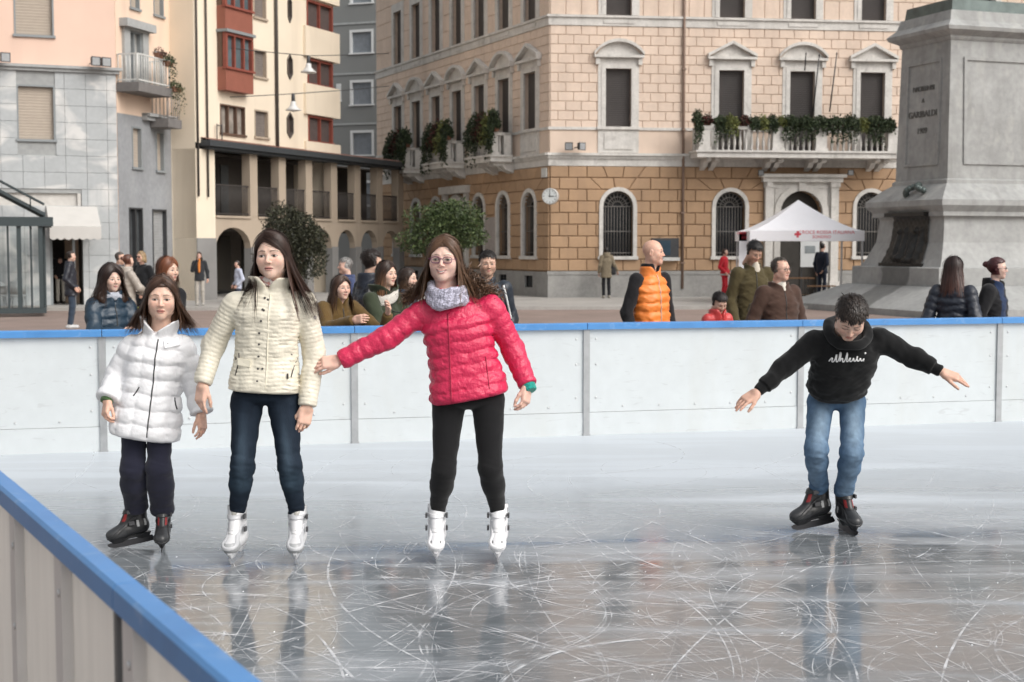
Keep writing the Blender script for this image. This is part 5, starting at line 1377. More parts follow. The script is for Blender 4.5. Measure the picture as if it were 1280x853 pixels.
# skate cuts: thin shavings of snow lying on the ice
def skate_marks(n=950):
    r = np.random.default_rng(3); V = []; Fc = []
    def arc(c, R, a0, a1, w, seg=22):
        t = np.linspace(a0, a1, seg + 1); o = sum(len(v) for v in V)
        ww = w * np.clip(np.sin(np.linspace(.05, math.pi - .05, seg + 1)) * 1.6, .15, 1) * r.uniform(.6, 1.3, seg + 1)
        d = np.stack([np.cos(t), np.sin(t)], 1)
        z = np.full((seg + 1, 1), .0015 + r.uniform(0, .002))
        V.append(np.hstack([c + d * (R - ww[:, None] / 2), z])); V.append(np.hstack([c + d * (R + ww[:, None] / 2), z]))
        i = np.arange(seg); Fc.append(np.stack([o + i, o + i + 1, o + seg + 2 + i, o + seg + 1 + i], 1))
    k = 0
    while k < n:
        dist = r.uniform(3.4, 8.3) if r.random() < .88 else r.uniform(8, 11); px = r.uniform(100, 1400)
        c0_ = np.array([(px - 640) / F_PX * dist, dist])
        v = Vector((c0_[0], c0_[1], 0)) - N0
        if v.dot(n_in) < .35 or (Vector((c0_[0], c0_[1], 0)) - P0).dot(Vector((bd.y, -bd.x, 0))) < .3: continue
        k += 1
        R = 10 ** r.uniform(-.2, .95); span = min(r.uniform(.6, 3.4) / R, 2.6); a = r.uniform(0, 2 * math.pi)
        c = c0_ - R * np.array([math.cos(a), math.sin(a)])
        w = 10 ** r.uniform(-2.8, -1.9)
        arc(c, R, a - span / 2, a + span / 2, w)
        if r.random() < .35: arc(c, R + r.uniform(.01, .05), a - span / 2, a + span / 2, w * .6)
    m = bpy.data.materials.new('ice_shavings'); m.use_nodes = True; N, L = m.node_tree.nodes, m.node_tree.links; b = N['Principled BSDF']
    b.inputs['Base Color'].default_value = (.80, .82, .85, 1); b.inputs['Roughness'].default_value = .8
    tc = N.new('ShaderNodeTexCoord'); nz = N.new('ShaderNodeTexNoise'); nz.inputs['Scale'].default_value = 9; nz.inputs['Detail'].default_value = 6; L.new(tc.outputs['Object'], nz.inputs['Vector'])
    ge = N.new('ShaderNodeNewGeometry')
    mr = N.new('ShaderNodeMapRange'); mr.inputs[1].default_value = .36; mr.inputs[2].default_value = .66; mr.inputs[3].default_value = 0; mr.inputs[4].default_value = .62; L.new(nz.outputs['Fac'], mr.inputs[0])
    mu = N.new('ShaderNodeMath'); mu.operation = 'MULTIPLY'; mu.use_clamp = True; L.new(mr.outputs[0], mu.inputs[0])
    m2 = N.new('ShaderNodeMapRange'); m2.inputs[3].default_value = .12; m2.inputs[4].default_value = 1.2; L.new(ge.outputs['Random Per Island'], m2.inputs[0]); L.new(m2.outputs[0], mu.inputs[1])
    L.new(mu.outputs[0], b.inputs['Alpha'])
    o = link('skate_marks', np_mesh('skate_marks', np.concatenate(V), np.concatenate(Fc), m)); o['kind'] = 'stuff'
    # crumbs of snow
    n2 = 160; pts = []
    while len(pts) < n2:
        dist = r.uniform(4, 9); px = r.uniform(150, 1350); p = Vector(((px - 640) / F_PX * dist, dist, 0))
        if (p - N0).dot(n_in) > .3: pts.append(p)
    V2 = []; F2 = []
    for p in pts:
        s = 10 ** r.uniform(-2.7, -2.2); o_ = len(V2)
        V2 += [(p.x - s, p.y, 0), (p.x + s * .4, p.y - s, 0), (p.x + s * .6, p.y + s, 0), (p.x, p.y, s * .9)]; F2 += [(o_, o_ + 1, o_ + 3), (o_ + 1, o_ + 2, o_ + 3), (o_ + 2, o_, o_ + 3)]
    o = link('snow_crumbs', np_mesh('snow_crumbs', V2, F2, mat('snow', (.85, .87, .9), .8, var=0))); o['kind'] = 'stuff'
skate_marks()
# ------------------------------------------------------------------ signed distance modelling of people
def npv(v): return np.array(v, np.float32)
def smin(a, b, k):
    h = np.clip(.5 + .5 * (b - a) / k, 0, 1); return b + (a - b) * h - k * h * (1 - h)
def smax(a, b, k): return -smin(-a, -b, k)
def cap(p, a, b, ra, rb):
    a = npv(a); b = npv(b); ba = b - a; h = np.clip((p - a) @ ba / max(float(ba @ ba), 1e-9), 0, 1)
    return np.linalg.norm(p - a - h[:, None] * ba, axis=1) - (ra + (rb - ra) * h)
def seg_t(p, a, b):
    a = npv(a); b = npv(b); ba = b - a; return np.clip((p - a) @ ba / max(float(ba @ ba), 1e-9), 0, 1)
def ell(p, c, r, R=None):
    q = p - npv(c)
    if R is not None: q = q @ R
    r = npv(r); k0 = np.linalg.norm(q / r, axis=1); k1 = np.linalg.norm(q / (r * r), axis=1) + 1e-9
    return k0 * (k0 - 1) / k1
def rbox(p, c, hs, r, R=None):
    q = p - npv(c)
    if R is not None: q = q @ R
    d = np.abs(q) - (npv(hs) - r)
    return np.linalg.norm(np.maximum(d, 0), axis=1) + np.minimum(d.max(1), 0) - r
def wob(p, f, seed=0):
    r = np.random.default_rng(seed); s = np.zeros(len(p), np.float32)
    for k in range(5):
        d = r.normal(size=3).astype(np.float32); d *= f * (1.0 + .5 * k) / np.linalg.norm(d)
        s += np.sin(p @ d + r.uniform(0, 6) + 1.3 * np.sin(p @ (d[[1, 2, 0]] * .6))) / (1 + .5 * k)
    return s / 3

def polygonize(f, lo, hi, h):
    lo = npv(lo); hi = npv(hi); c = 4
    n = (np.ceil((hi - lo) / (h * c)).astype(int)) * c + 1
    m = (n - 1) // c + 1
    ax = [lo[i] + h * c * np.arange(m[i]) for i in range(3)]
    g = np.stack(np.meshgrid(*ax, indexing='ij'), -1).reshape(-1, 3).astype(np.float32)
    cv = f(g).reshape(m)
    lim = h * c * 1.9
    near = np.abs(cv) < lim
    cell = np.zeros(m - 1, bool)
    for i in (0, 1):
        for j in (0, 1):
            for k in (0, 1): cell |= near[i:m[0] - 1 + i, j:m[1] - 1 + j, k:m[2] - 1 + k]
    V = np.repeat(np.repeat(np.repeat(cv, c, 0), c, 1), c, 2)[:n[0], :n[1], :n[2]].astype(np.float32)
    mask = np.zeros(n, bool)
    big = np.repeat(np.repeat(np.repeat(cell, c, 0), c, 1), c, 2)
    for i in (0, 1):
        for j in (0, 1):
            for k in (0, 1): mask[i:n[0] - 1 + i, j:n[1] - 1 + j, k:n[2] - 1 + k] |= big
    idx = np.argwhere(mask)
    pts = (lo + idx * h).astype(np.float32)
    vals = np.concatenate([f(pts[i:i + 400000]) for i in range(0, len(pts), 400000)]) if len(pts) else np.zeros(0)
    V[idx[:, 0], idx[:, 1], idx[:, 2]] = vals
    s = V < 0
    cnt = np.zeros(n - 1, np.int8)
    for i in (0, 1):
        for j in (0, 1):
            for k in (0, 1): cnt += s[i:n[0] - 1 + i, j:n[1] - 1 + j, k:n[2] - 1 + k]
    act = np.argwhere((cnt > 0) & (cnt < 8))
    if not len(act): return np.zeros((0, 3), np.float32), np.zeros((0, 4), np.int32)
    ids = np.full(n - 1, -1, np.int32); ids[act[:, 0], act[:, 1], act[:, 2]] = np.arange(len(act))
    corner = {}
    for i in (0, 1):
        for j in (0, 1):
            for k in (0, 1): corner[i, j, k] = V[act[:, 0] + i, act[:, 1] + j, act[:, 2] + k]
    acc = np.zeros((len(act), 3), np.float32); num = np.zeros(len(act), np.float32)
    for a in corner:
        for d in range(3):
            if a[d]: continue
            b = list(a); b[d] = 1; va, vb = corner[a], corner[tuple(b)]
            mk = (va < 0) != (vb < 0); t = np.where(mk, va / np.where(mk, va - vb, 1), 0)
            pos = np.tile(npv(a), (len(act), 1)); pos[:, d] += t
            acc[mk] += pos[mk]; num[mk] += 1
    verts = lo + (act + acc / num[:, None]) * h
    quads = []
    for d in range(3):
        e, g_ = (d + 1) % 3, (d + 2) % 3
        sl0 = [slice(None)] * 3; sl1 = [slice(None)] * 3; sl0[d] = slice(0, n[d] - 1); sl1[d] = slice(1, n[d])
        ch = s[tuple(sl0)] != s[tuple(sl1)]
        q = np.argwhere(ch)
        q = q[(q[:, e] > 0) & (q[:, g_] > 0) & (q[:, e] < n[e] - 1) & (q[:, g_] < n[g_] - 1)]
        inside = s[q[:, 0], q[:, 1], q[:, 2]]
        def cid(de, dg):
            r = q.copy(); r[:, e] -= de; r[:, g_] -= dg; return ids[r[:, 0], r[:, 1], r[:, 2]]
        qq = np.stack([cid(1, 1), cid(0, 1), cid(0, 0), cid(1, 0)], 1)
        qq[~inside] = qq[~inside][:, ::-1]
        quads.append(qq)
    quads = np.concatenate(quads); quads = quads[(quads >= 0).all(1)]
    return verts.astype(np.float32), quads.astype(np.int32)

class Geo:
    """several pieces of vertex-coloured quads joined in one mesh"""
    def __init__(s): s.v = []; s.f = []; s.c = []; s.n = 0
    def add(s, v, f, c):
        v = np.asarray(v, np.float32); c = np.asarray(c, np.float32)
        if c.ndim == 1: c = np.tile(c, (len(v), 1))
        s.v.append(v); s.f.append(np.asarray(f) + s.n); s.c.append(c); s.n += len(v); return s
    def build(s, name, m, parent, smooth=True, label=None):
        b = np.array(BASE[parent], np.float32)
        v = np.concatenate(s.v) - b
        o = link(name, np_mesh(name, v, np.concatenate(s.f), m, smooth, np.concatenate(s.c)), parent)
        if label: o['label'] = label
        return o
def surf(name, f, lo, hi, h, m, parent, col, label=None):
    v, q = polygonize(f, lo, hi, h)
    c = col(v) if callable(col) else np.tile(npv(col), (len(v), 1))
    return Geo().add(v, q, c).build(name, m, parent, True, label)
def trace(f, o, d, tmax=1.5):
    """march from points o along d to the surface of f"""
    p = np.atleast_2d(npv(o)).copy(); d = npv(d); t = np.zeros(len(p), np.float32)
    for _ in range(60):
        v = f(p + t[:, None] * d); t = np.minimum(t + np.maximum(v, -.01) * .7, tmax)
    return p + t[:, None] * d

SKIN = mat('skin', rough=.46, attr=True, var=.10, scale=45, spec=.35, sss=.12, bump=.05, bscale=300)
HAIR = mat('hair', rough=.42, attr=True, var=.12, scale=30, spec=.5)
CLOTH = mat('cloth', rough=.9, attr=True, var=.07, scale=14, spec=.2, bump=.25, bscale=260, sheen=.15, bdist=.004)
KNIT = mat('knit', rough=.95, attr=True, var=.22, scale=90, spec=.2, bump=.7, bscale=110, sheen=.3, bdist=.01)
NYLON = mat('nylon', rough=.42, attr=True, var=.05, scale=12, spec=.5, bump=.35, bscale=38, bdist=.012)
GLOSSY = mat('glossy_nylon', rough=.40, attr=True, var=.05, scale=12, spec=.55, bump=.6, bscale=48, bdist=.014)
DENIM = mat('denim', rough=.9, attr=True, var=.16, scale=40, spec=.2, bump=.3, bscale=200, stretch=(1, 1, .25), bdist=.005)
PLAST = mat('skate_shell', rough=.35, attr=True, var=.06, scale=20, spec=.5, bump=.08, bscale=80)
LEATH = mat('shoe_leather', rough=.6, attr=True, var=.1, scale=20)

def rot_head(yaw, pitch, roll):
    return np.array(Matrix.Rotation(math.radians(yaw), 3, 'Z') @ Matrix.Rotation(math.radians(pitch), 3, 'X') @ Matrix.Rotation(math.radians(roll), 3, 'Y'), np.float32)

# --- head, local: face towards -y, chin at z=-.115, crown at z=.12
def head_sdf(fem=True, smile=0.0, old=0.0):
    jw = .0 if fem else .006
    def f(p):
        q = p.copy(); q[:, 0] = np.abs(q[:, 0]) * .955
        d = ell(q, (0, .014, .034), (.0735, .094, .085))
        d = smin(d, ell(q, (0, -.022, -.024), (.0625 + jw, .064, .084)), .03)
        d = smin(d, np.linalg.norm(q - npv((0, -.058, -.091)), axis=1) - (.023 + jw), .032)
        d = smin(d, np.linalg.norm(q - npv((.043 + jw, -.006, -.060)), axis=1) - .022, .04)
        d = smin(d, np.linalg.norm(q - npv((.036, -.052, -.022)), axis=1) - .026, .03)
        d = smin(d, cap(q, (.018, -.0745, .027), (.044, -.061, .026), .0095, .008), .02)
        d = smax(d, -ell(q, (.0315, -.097, .004), (.018, .020, .0115)), .012)
        d = smin(d, ell(q, (.0312, -.0705, .0035), (.0150, .0135, .0110)), .003)
        d = smin(d, cap(q, (0, -.079, .014), (0, -.1035, -.026), .0068, .0092), .009)
        d = smin(d, np.linalg.norm(q - npv((.0115, -.0935, -.030)), axis=1) - .0072, .006)
        d = smax(d, -(np.linalg.norm(q - npv((.006, -.1, -.0385)), axis=1) - .0035), .004)
        wl = .021 + .006 * smile
        zc = -.0575 + smile * .010 * np.clip(q[:, 0] / .025, 0, 1) ** 2
        ql = q.copy(); ql[:, 2] -= zc
        d = smin(d, ell(ql, (0, -.0815, .0), (wl, .0090, .0050)), .006)
        d = smin(d, ell(ql, (0, -.0805, -.0105), (wl * .80, .0095, .0056)), .006)
        d = d + .0030 * np.exp(-((ql[:, 2] + .0052) / .0016) ** 2) * (ql[:, 0] < wl) * (ql[:, 1] < -.06)
        c, s = math.cos(.35), math.sin(.35)
        e = q - npv((.0765, .008, -.002)); e = np.stack([e[:, 0], e[:, 1] * c + e[:, 2] * s, -e[:, 1] * s + e[:, 2] * c], 1)
        de = ell(e, (0, 0, 0), (.0085, .018, .031)); de = smax(de, -ell(e, (.008, -.003, .004), (.006, .010, .019)), .005)
        d = smin(d, de, .006)
        d = smin(d, cap(q, (0, .018, -.05), (0, .040, -.19), .050 if fem else .057, .052 if fem else .062), .03)
        return d
    return f
def head_color(v, o):
    sk = npv(o['skin']); c = np.tile(sk, (len(v), 1)); x, y, z = np.abs(v[:, 0]) * .955, v[:, 1], v[:, 2]
    def mix(mask, col): 
        nonlocal c
        mask = np.clip(mask, 0, 1)[:, None]; c = c * (1 - mask) + npv(col) * mask
    front = (y < -.045).astype(np.float32)
    mix(.28 * np.exp(-((x - .04) / .02) ** 2 - ((z + .022) / .022) ** 2) * front, sk * npv((1.05, .62, .58)))
    mix(.35 * np.exp(-(x / .016) ** 2 - ((z + .028) / .014) ** 2) * (y < -.085), sk * npv((1.0, .7, .66)))
    sm = o.get('smile', 0); wl = .0215 + .006 * sm; zc = -.0615 + sm * .010 * np.clip(x / .025, 0, 1) ** 2
    zr = z - zc
    lip = np.clip(1.35 - ((x / wl) ** 2 + (zr / .0100) ** 2) * 1.1, 0, 1) * 1.6 * front
    mix(np.minimum(lip, .8), o.get('lip', (.42, .15, .13)))
    mix(.8 * np.exp(-((zr - .0012) / .0018) ** 2) * (x < wl * .95) * front, (.16, .05, .045))
    if sm > .5: mix(np.clip(1.3 - ((x / (wl * .72)) ** 2 + ((zr - .0005) / .0042) ** 2), 0, 1) * 2 * front, (.72, .68, .62))
    # eye: lids, white, iris
    ex, ez = (x - .0312), z - .0040
    al = (ex / .0148) ** 2 + (ez / (.0057 - .10 * np.abs(ex))) ** 2
    eyeon = (y < -.055)
    mix(.55 * np.exp(-np.maximum(al - 1, 0) * .7) * eyeon * (ez > -.008), sk * .55)
    shut = o.get('shut', False)
    if not shut:
        mix((al < 1) * eyeon * .95, (.46, .44, .425))
        gx = o.get('gaze', 0) * np.sign(v[:, 0])
        mix((((ex - gx * .005) / .0066) ** 2 + (ez / .0075) ** 2 < 1) * (al < 1.05) * eyeon, o.get('iris', (.045, .028, .018)))
    up = np.exp(-((ez - (.0052 - 22 * ex * ex) * (0 if shut else 1)) / .0018) ** 2) * (np.abs(ex) < .0165) * eyeon
    mix(.92 * up, (.03, .02, .017))
    # brow
    bz = .0265 + .0035 * np.sin(np.clip((x - .012) / .036, 0, 1) * math.pi) - .1 * np.maximum(x - .036, 0)
    th = .0036 * np.clip((.052 - x) / .02, .35, 1) * o.get('brow', 1.0)
    mix(.85 * np.exp(-((z - bz) / th) ** 2) * (x > .011) * (x < .050) * front, npv(o.get('browcol', npv(o['hair']) * .7)))
    if o.get('stubble'): mix(o['stubble'] * np.clip((-.03 - z) / .02, 0, 1) * (z > -.125) * (y < .03) * (1 - np.clip(lip, 0, 1)), sk * .45)
    if o.get('scalp', True):
        hl = hairline(v, o); mix(np.clip(hl / .012, 0, 1), npv(o['hair']))
    return np.clip(c, 0, 1)
def hairline(v, o):
    """>0 on the part of the skull that carries hair"""
    x, y, z = np.abs(v[:, 0]), v[:, 1], v[:, 2]
    front = (z - (.072 - .35 * np.maximum(x - .03, 0) - o.get('fringe', 0))) 
    side = (y + .012 + .55 * np.maximum(.03 - z, -.06) * .5)
    low = z + .075 if o['style'] != 'short' else z + .045 + .45 * (y - .02)
    top = np.maximum(np.minimum(front, .05), np.minimum(side, low))
    return top
def hand_sdf(curl, spread, thumb_in=0.0):
    """local: wrist at origin, fingers +z, palm faces -y, thumb +x"""
    segs = []
    for k, (bx, L, r) in enumerate(((.030, .070, .0086), (.0105, .079, .0088), (-.0095, .074, .0084), (-.0285, .059, .0074))):
        a = npv((bx, 0, .088 - .006 * abs(k - 1))); ang = 0.0; sp = spread * (1.2 - .8 * k) * .5
        cu = curl[k] if isinstance(curl, (list, tuple)) else curl
        for j, (fr, cc) in enumerate(((.45, .7), (.31, 1.1), (.24, .8))):
            ang += cu * cc
            d = npv((math.sin(sp), -math.sin(ang), math.cos(ang) * math.cos(sp))); b = a + d / np.linalg.norm(d) * L * fr
            segs.append((a, b, r * (1 - .08 * j), r * (1 - .08 * (j + 1)), .004)); a = b
    a = npv((.024, -.006, .026)); b = npv((.046 - .012 * thumb_in, -.018 - .01 * thumb_in, .062)); c = npv((.055 - .026 * thumb_in, -.028 - .016 * thumb_in, .094)); e = npv((.056 - .036 * thumb_in, -.036 - .016 * thumb_in, .114))
    segs += [(a, b, .0135, .0105, .012), (b, c, .0100, .0092, .004), (c, e, .0092, .0076, .004)]
    def f(p):
        q = p.copy(); q[:, 1] *= 1.0
        d = rbox(p, (0.0, -.002, .052), (.040, .0145, .047), .0140)
        d = smin(d, cap(p, (0, 0, -.022), (0, 0, .01), .022, .024), .02)
        d = smin(d, ell(p, (.022, -.010, .036), (.016, .013, .028)), .012)
        for a, b, r1, r2, k in segs: d = smin(d, cap(p, a, b, r1, r2), k)
        return d
    return f
def frame(z, yhint):
    """columns x,y,z with z along z and y close to yhint"""
    z = npv(z); z = z / np.linalg.norm(z); y = npv(yhint); y = y - z * (y @ z); y /= np.linalg.norm(y)
    return np.stack([np.cross(y, z), y, z], 1)

# --- hair strands: ribbons
def ribbons(paths, width, normals, cols, rr):
    n, m, _ = paths.shape
    t = np.gradient(paths, axis=1); t /= np.linalg.norm(t, axis=2, keepdims=True) + 1e-9
    side = np.cross(t, normals); side /= np.linalg.norm(side, axis=2, keepdims=True) + 1e-9
    w = width[:, None, None] * np.clip(np.sin(np.linspace(.55, math.pi - .12, m)) * 1.25, .1, 1)[None, :, None]
    nn = np.cross(side, t)
    V = np.stack([paths - side * w * .5, paths + nn * w * .16, paths + side * w * .5], 2).reshape(-1, 3)
    base = (np.arange(n) * m * 3)[:, None, None]; k = (np.arange(m - 1) * 3)[None, :, None]
    q = np.array([[0, 1, 4, 3], [1, 2, 5, 4]])
    Fq = (base[..., None] + k[..., None] + q[None, None]).reshape(-1, 4)
    C = np.repeat(cols, 3, 1).reshape(-1, 3)
    return V, Fq, C
def strands(o, n, rr, R, c, s, avoid=None):
    """long hair falling round the head; returns ribbons in world space"""
    L = o.get('len', .35); part = o.get('part', .0); m = 18
    rx, ry, rz = .0835, .1035, .0920; yc, zc = .016, .036
    phi0 = math.radians(o.get('phi0', 52))
    sgn = np.where(rr.random(n) < .5, -1, 1); u = rr.random(n) ** .9
    phi = phi0 + (math.pi - phi0) * u
    yr = -.060 + .14 * np.clip((phi - phi0) / (math.pi - phi0), 0, 1) + rr.normal(0, .008, n)
    xr = part + rr.normal(0, .003, n)
    r0 = np.stack([xr / rx, (yr - yc) / ry, np.zeros(n)], 1); r0[:, 2] = np.sqrt(np.clip(1 - r0[:, 0] ** 2 - r0[:, 1] ** 2, .05, 1))
    e = np.stack([sgn * np.sin(phi), -np.cos(phi), np.full(n, -.32)], 1)
    if o.get('tuck'): e[:, 1] += .25 * (phi < 1.6)
    r0 /= np.linalg.norm(r0, axis=1)[:, None]; e /= np.linalg.norm(e, axis=1)[:, None]
    vol = 1 + rr.uniform(-.01, .03, n) + o.get('vol', 0) * rr.random(n)
    mt = 8; T = np.linspace(0, 1, mt)
    om = np.arccos(np.clip((r0 * e).sum(1), -.99, .99))
    arc = (np.sin((1 - T)[None] * om[:, None])[..., None] * r0[:, None] + np.sin(T[None] * om[:, None])[..., None] * e[:, None]) / np.sin(om)[:, None, None]
    arc = arc * vol[:, None, None] * npv((rx, ry, rz)) + npv((0, yc, zc))
    ln = L * rr.uniform(.72, 1.08, n) * np.where(phi < 1.3, o.get('front_len', 1.0), 1.0)
    td = np.linspace(0, 1, m - mt + 1)[1:]
    end = arc[:, -1]
    flare = o.get('flare', .25)
    fall = np.zeros((n, m - mt, 3), np.float32)
    outd = np.stack([sgn * np.sin(phi), -np.cos(phi)], 1)
    fr_ = (phi < 1.45) & (rr.random(n) < o.get('front', .3))
    lat = np.where(fr_[:, None], np.stack([sgn * .25, np.full(n, -.55)], 1), np.where((phi < 2.3)[:, None], np.stack([sgn * rr.uniform(.35, 1.0, n), rr.uniform(-.1, .4, n)], 1), outd * .6)) * flare
    fall[..., 0] = end[:, None, 0] + lat[:, None, 0] * (ln[:, None] * td) + o.get('wind', 0) * td ** 1.5 * ln[:, None]
    fall[..., 1] = end[:, None, 1] + lat[:, None, 1] * (ln[:, None] * td)
    fall[..., 2] = end[:, None, 2] - ln[:, None] * td
    paths = np.concatenate([arc, fall], 1)
    wave = o.get('wave', .004); fq = o.get('freq', 22); ph = rr.uniform(0, 6.28, (n, 1)); grow = np.clip((np.linspace(0, 1, m) - .3) * 2, 0, 1)
    zz_ = paths[..., 2]
    paths[..., 0] += wave * np.sin(zz_ * fq + ph) * grow; paths[..., 1] += wave * np.cos(zz_ * fq * 1.1 + ph * 1.7) * grow
    W = paths * s @ R.T + npv(c)
    W = W.astype(np.float32)
    if avoid is not None:
        for it in range(3):
            flat = W.reshape(-1, 3); eps = .004
            d = avoid(flat); need = d < .006
            if need.any():
                q = flat[need]; g = np.stack([avoid(q + npv((eps, 0, 0))) - avoid(q - npv((eps, 0, 0))), avoid(q + npv((0, eps, 0))) - avoid(q - npv((0, eps, 0))), avoid(q + npv((0, 0, eps))) - avoid(q - npv((0, 0, eps)))], 1)
                g /= np.linalg.norm(g, axis=1)[:, None] + 1e-9
                flat[need] = q + g * np.minimum(.006 - d[need], .05)[:, None]
                W = flat.reshape(n, m, 3)
        for it in range(3): W[:, 1:-1] = W[:, 1:-1] * .5 + (W[:, :-2] + W[:, 2:]) * .25
    norm = W - (npv(c) + np.concatenate([np.zeros((1, m, 2)), (W[:, :, 2].mean(0) - c[2])[None, :, None]], 2)); 
    norm /= np.linalg.norm(norm, axis=2, keepdims=True) + 1e-9
    hc = npv(o['hair']); tip = npv(o.get('tip', o['hair']))
    g = np.clip(np.linspace(-.5, 1.2, m), 0, 1)[None, :, None]
    cols = (hc * (1 - g) + tip * g) * rr.uniform(.55, 1.5, (n, 1, 1))
    if o.get('streak') is not None:
        cols[:6] = npv(o['streak'])
    return W, norm, np.broadcast_to(cols, (n, m, 3))
def hair_cap_sdf(o):
    short = o['style'] == 'short'
    th = o.get('thick', .010 if short else .011)
    def f(p):
        if short:
            hl0 = hairline(p, o) + .007 * wob(p, 110, 17)
            d = ell(p, (0, .014, .036), (.0765, .097, .087)) - (th - .002) * np.clip((p[:, 2] - .015) / .06, 0, 1) * np.clip(hl0 / .035, 0, 1) + .0022 * wob(p, 90, 18)
        else: d = ell(p, (0, .014, .036), (.0735 + th, .094 + th, .085 + th * 1.1))
        hl = hairline(p, o) + (.007 * wob(p, 110, 17) if short else 0)
        d = smax(d, -hl * .8 + .001, .012)
        if short:
            d = smax(d, -(p[:, 2] + .035 + .32 * (p[:, 1] - .02)), .012)
            q = p.copy(); q[:, 0] = np.abs(q[:, 0])
            d = smax(d, -ell(q, (.082, .000, -.016), (.018, .034, .040)), .008)
        d = d + wob(p, 120, 3) * .0016 + wob(p * npv((1, .35, 1)), 320, 5) * .0011
        if o['style'] in ('long', 'curly', 'bob'):
            L = o.get('len', .3) * .8; k = .03
            q = p.copy(); q[:, 0] = np.abs(q[:, 0])
            b = cap(q, (.03, .055, .0), (.045, .075, -L), .055, .04)
            d = smin(d, b, k)
            if o['style'] == 'curly':
                b = cap(q, (.075, .02, .0), (.10, .02, -L * .9), .05, .065); d = smin(d, b, k) + wob(p, 55, 9) * .010
        if o['style'] == 'bun':
            d = smin(d, np.linalg.norm(p - npv((0, .13, .05)), axis=1) - .035, .02)
            d = d + wob(p, 160, 4) * .002
        if o['style'] == 'pony':
            d = smin(d, cap(p, (0, .11, .02), (0, .13, -.12), .03, .015), .02)
        return d
    return f

# --- jacket
def jacket_sdf(J, S, Fd, o):
    A, B = npv(J['hem']), npv(J['neck']); ax = B - A; Lg = float(np.linalg.norm(ax)); ax = ax / Lg
    S = npv(S); S = S - ax * (S @ ax); S /= np.linalg.norm(S); Fv = np.cross(ax, S)
    if Fv @ npv(Fd) < 0: Fv = -Fv
    ts, ws, ds, of = [np.array(x, np.float32) for x in (o['ts'], o['ws'], o['ds'], o.get('of', [0] * len(o['ts'])))]
    qp, qa = o.get('quilt', (0, 0)); sq = o.get('squilt', (qp, qa)); vq = o.get('vquilt', 0)
    rs = o['rs']; cuff = o.get('cuff', 0)
    wr, wf = o.get('wr', (.004, 26))
    arms = []
    if not o.get('vest'):
        for k in 'LR':
            arms.append((npv(J['s' + k]), npv(J['e' + k]), npv(J['w' + k])))
    ch, cw, cd, ct = o.get('collar', (0, .07, .075, .012)); copen = o.get('copen', 0)
    yk = o.get('yoke', 9)
    def quiltf(s, p, a): return a * (np.sqrt(np.abs(np.sin(math.pi * s / p)) + 1e-4) - .6) if a else 0
    def f(p):
        q = p - A; t = q @ ax / Lg; x = q @ S; y = q @ Fv - np.interp(t, ts, of)
        w = np.interp(t, ts, ws); d_ = np.interp(t, ts, ds)
        e = 2.35
        r = (np.abs(x / w) ** e + np.abs(y / d_) ** e) ** (1 / e)
        d = (r - 1) * np.minimum(w, d_)
        if qa: 
            qd = quiltf(t * Lg + .004 * np.sin(x * 40), qp, qa)
            if vq: qd = qd + quiltf(x + .045, vq, qa * .6)
            d = d - np.where(t < yk, qd, 0)
        d = d + wr * wob(p * npv((1, 1, 1.6)), wf, 2) + wr * .55 * wob(p * npv((1, 1, 1.9)), wf * 2.3, 31)
        if o.get('rib'): d = d + np.where(t * Lg < o['rib'], .012, 0)
        d = smax(d, -t * Lg, .02); d = smax(d, (t - 1) * Lg, .03)
        for s_, e_, w_ in arms:
            u1, u2 = seg_t(p, s_, e_), seg_t(p, e_, w_); l1, l2 = np.linalg.norm(e_ - s_), np.linalg.norm(w_ - e_)
            d1 = cap(p, s_, e_, rs[0], rs[1]); d2 = cap(p, e_, w_, rs[1], rs[2])
            if sq[1]:
                d1 = d1 - quiltf(u1 * l1, sq[0], sq[1]); d2 = d2 - quiltf(l1 + u2 * l2, sq[0], sq[1])
            dirw = (w_ - e_) / l2
            da = smin(d1, d2, .03)
            da = da + wr * 1.3 * wob(p, wf * 1.35, 11) * np.exp(-((p - e_) ** 2).sum(1) / .03) + .6 * wr * wob(p, wf * 1.9, 12)
            if cuff: da = da + np.where((p - w_) @ dirw > -cuff, .010, 0)
            da = smax(da, (p - w_) @ dirw - .0, .012)
            kk = .010 + o.get('kblend', .045) * np.exp(-((p - s_) ** 2).sum(1) / .011)
            d = smin(d, da, kk)
        if ch:
            q2 = p - B; hh = q2 @ ax; xx = q2 @ S; yy = q2 @ Fv - o.get('coff', 0.0) - hh * o.get('clean', .1)
            fl = 1 + o.get('cflare', 0) * hh / ch
            rr = np.sqrt((xx / (cw * fl)) ** 2 + (yy / (cd * fl)) ** 2)
            dc = np.abs(rr - 1) * min(cw, cd) - ct
            hi = ch * (1 - o.get('cdip', .0) * np.clip(yy / cd, 0, 1))
            dc = smax(dc, np.maximum(hh - hi, -hh - .06), .012)
            if copen: dc = smax(dc, copen * np.maximum(hh, 0) * .9 + .010 - np.abs(xx) - np.where(yy < 0, 1, 0), .012)
            d = smin(d, dc, .018)
        return d
    lo = np.minimum.reduce([A, B] + [v for a in arms for v in a]) - .24; hi = np.maximum.reduce([A, B] + [v for a in arms for v in a]) + .24
    return f, lo, hi, (A, ax, S, Fv, Lg)
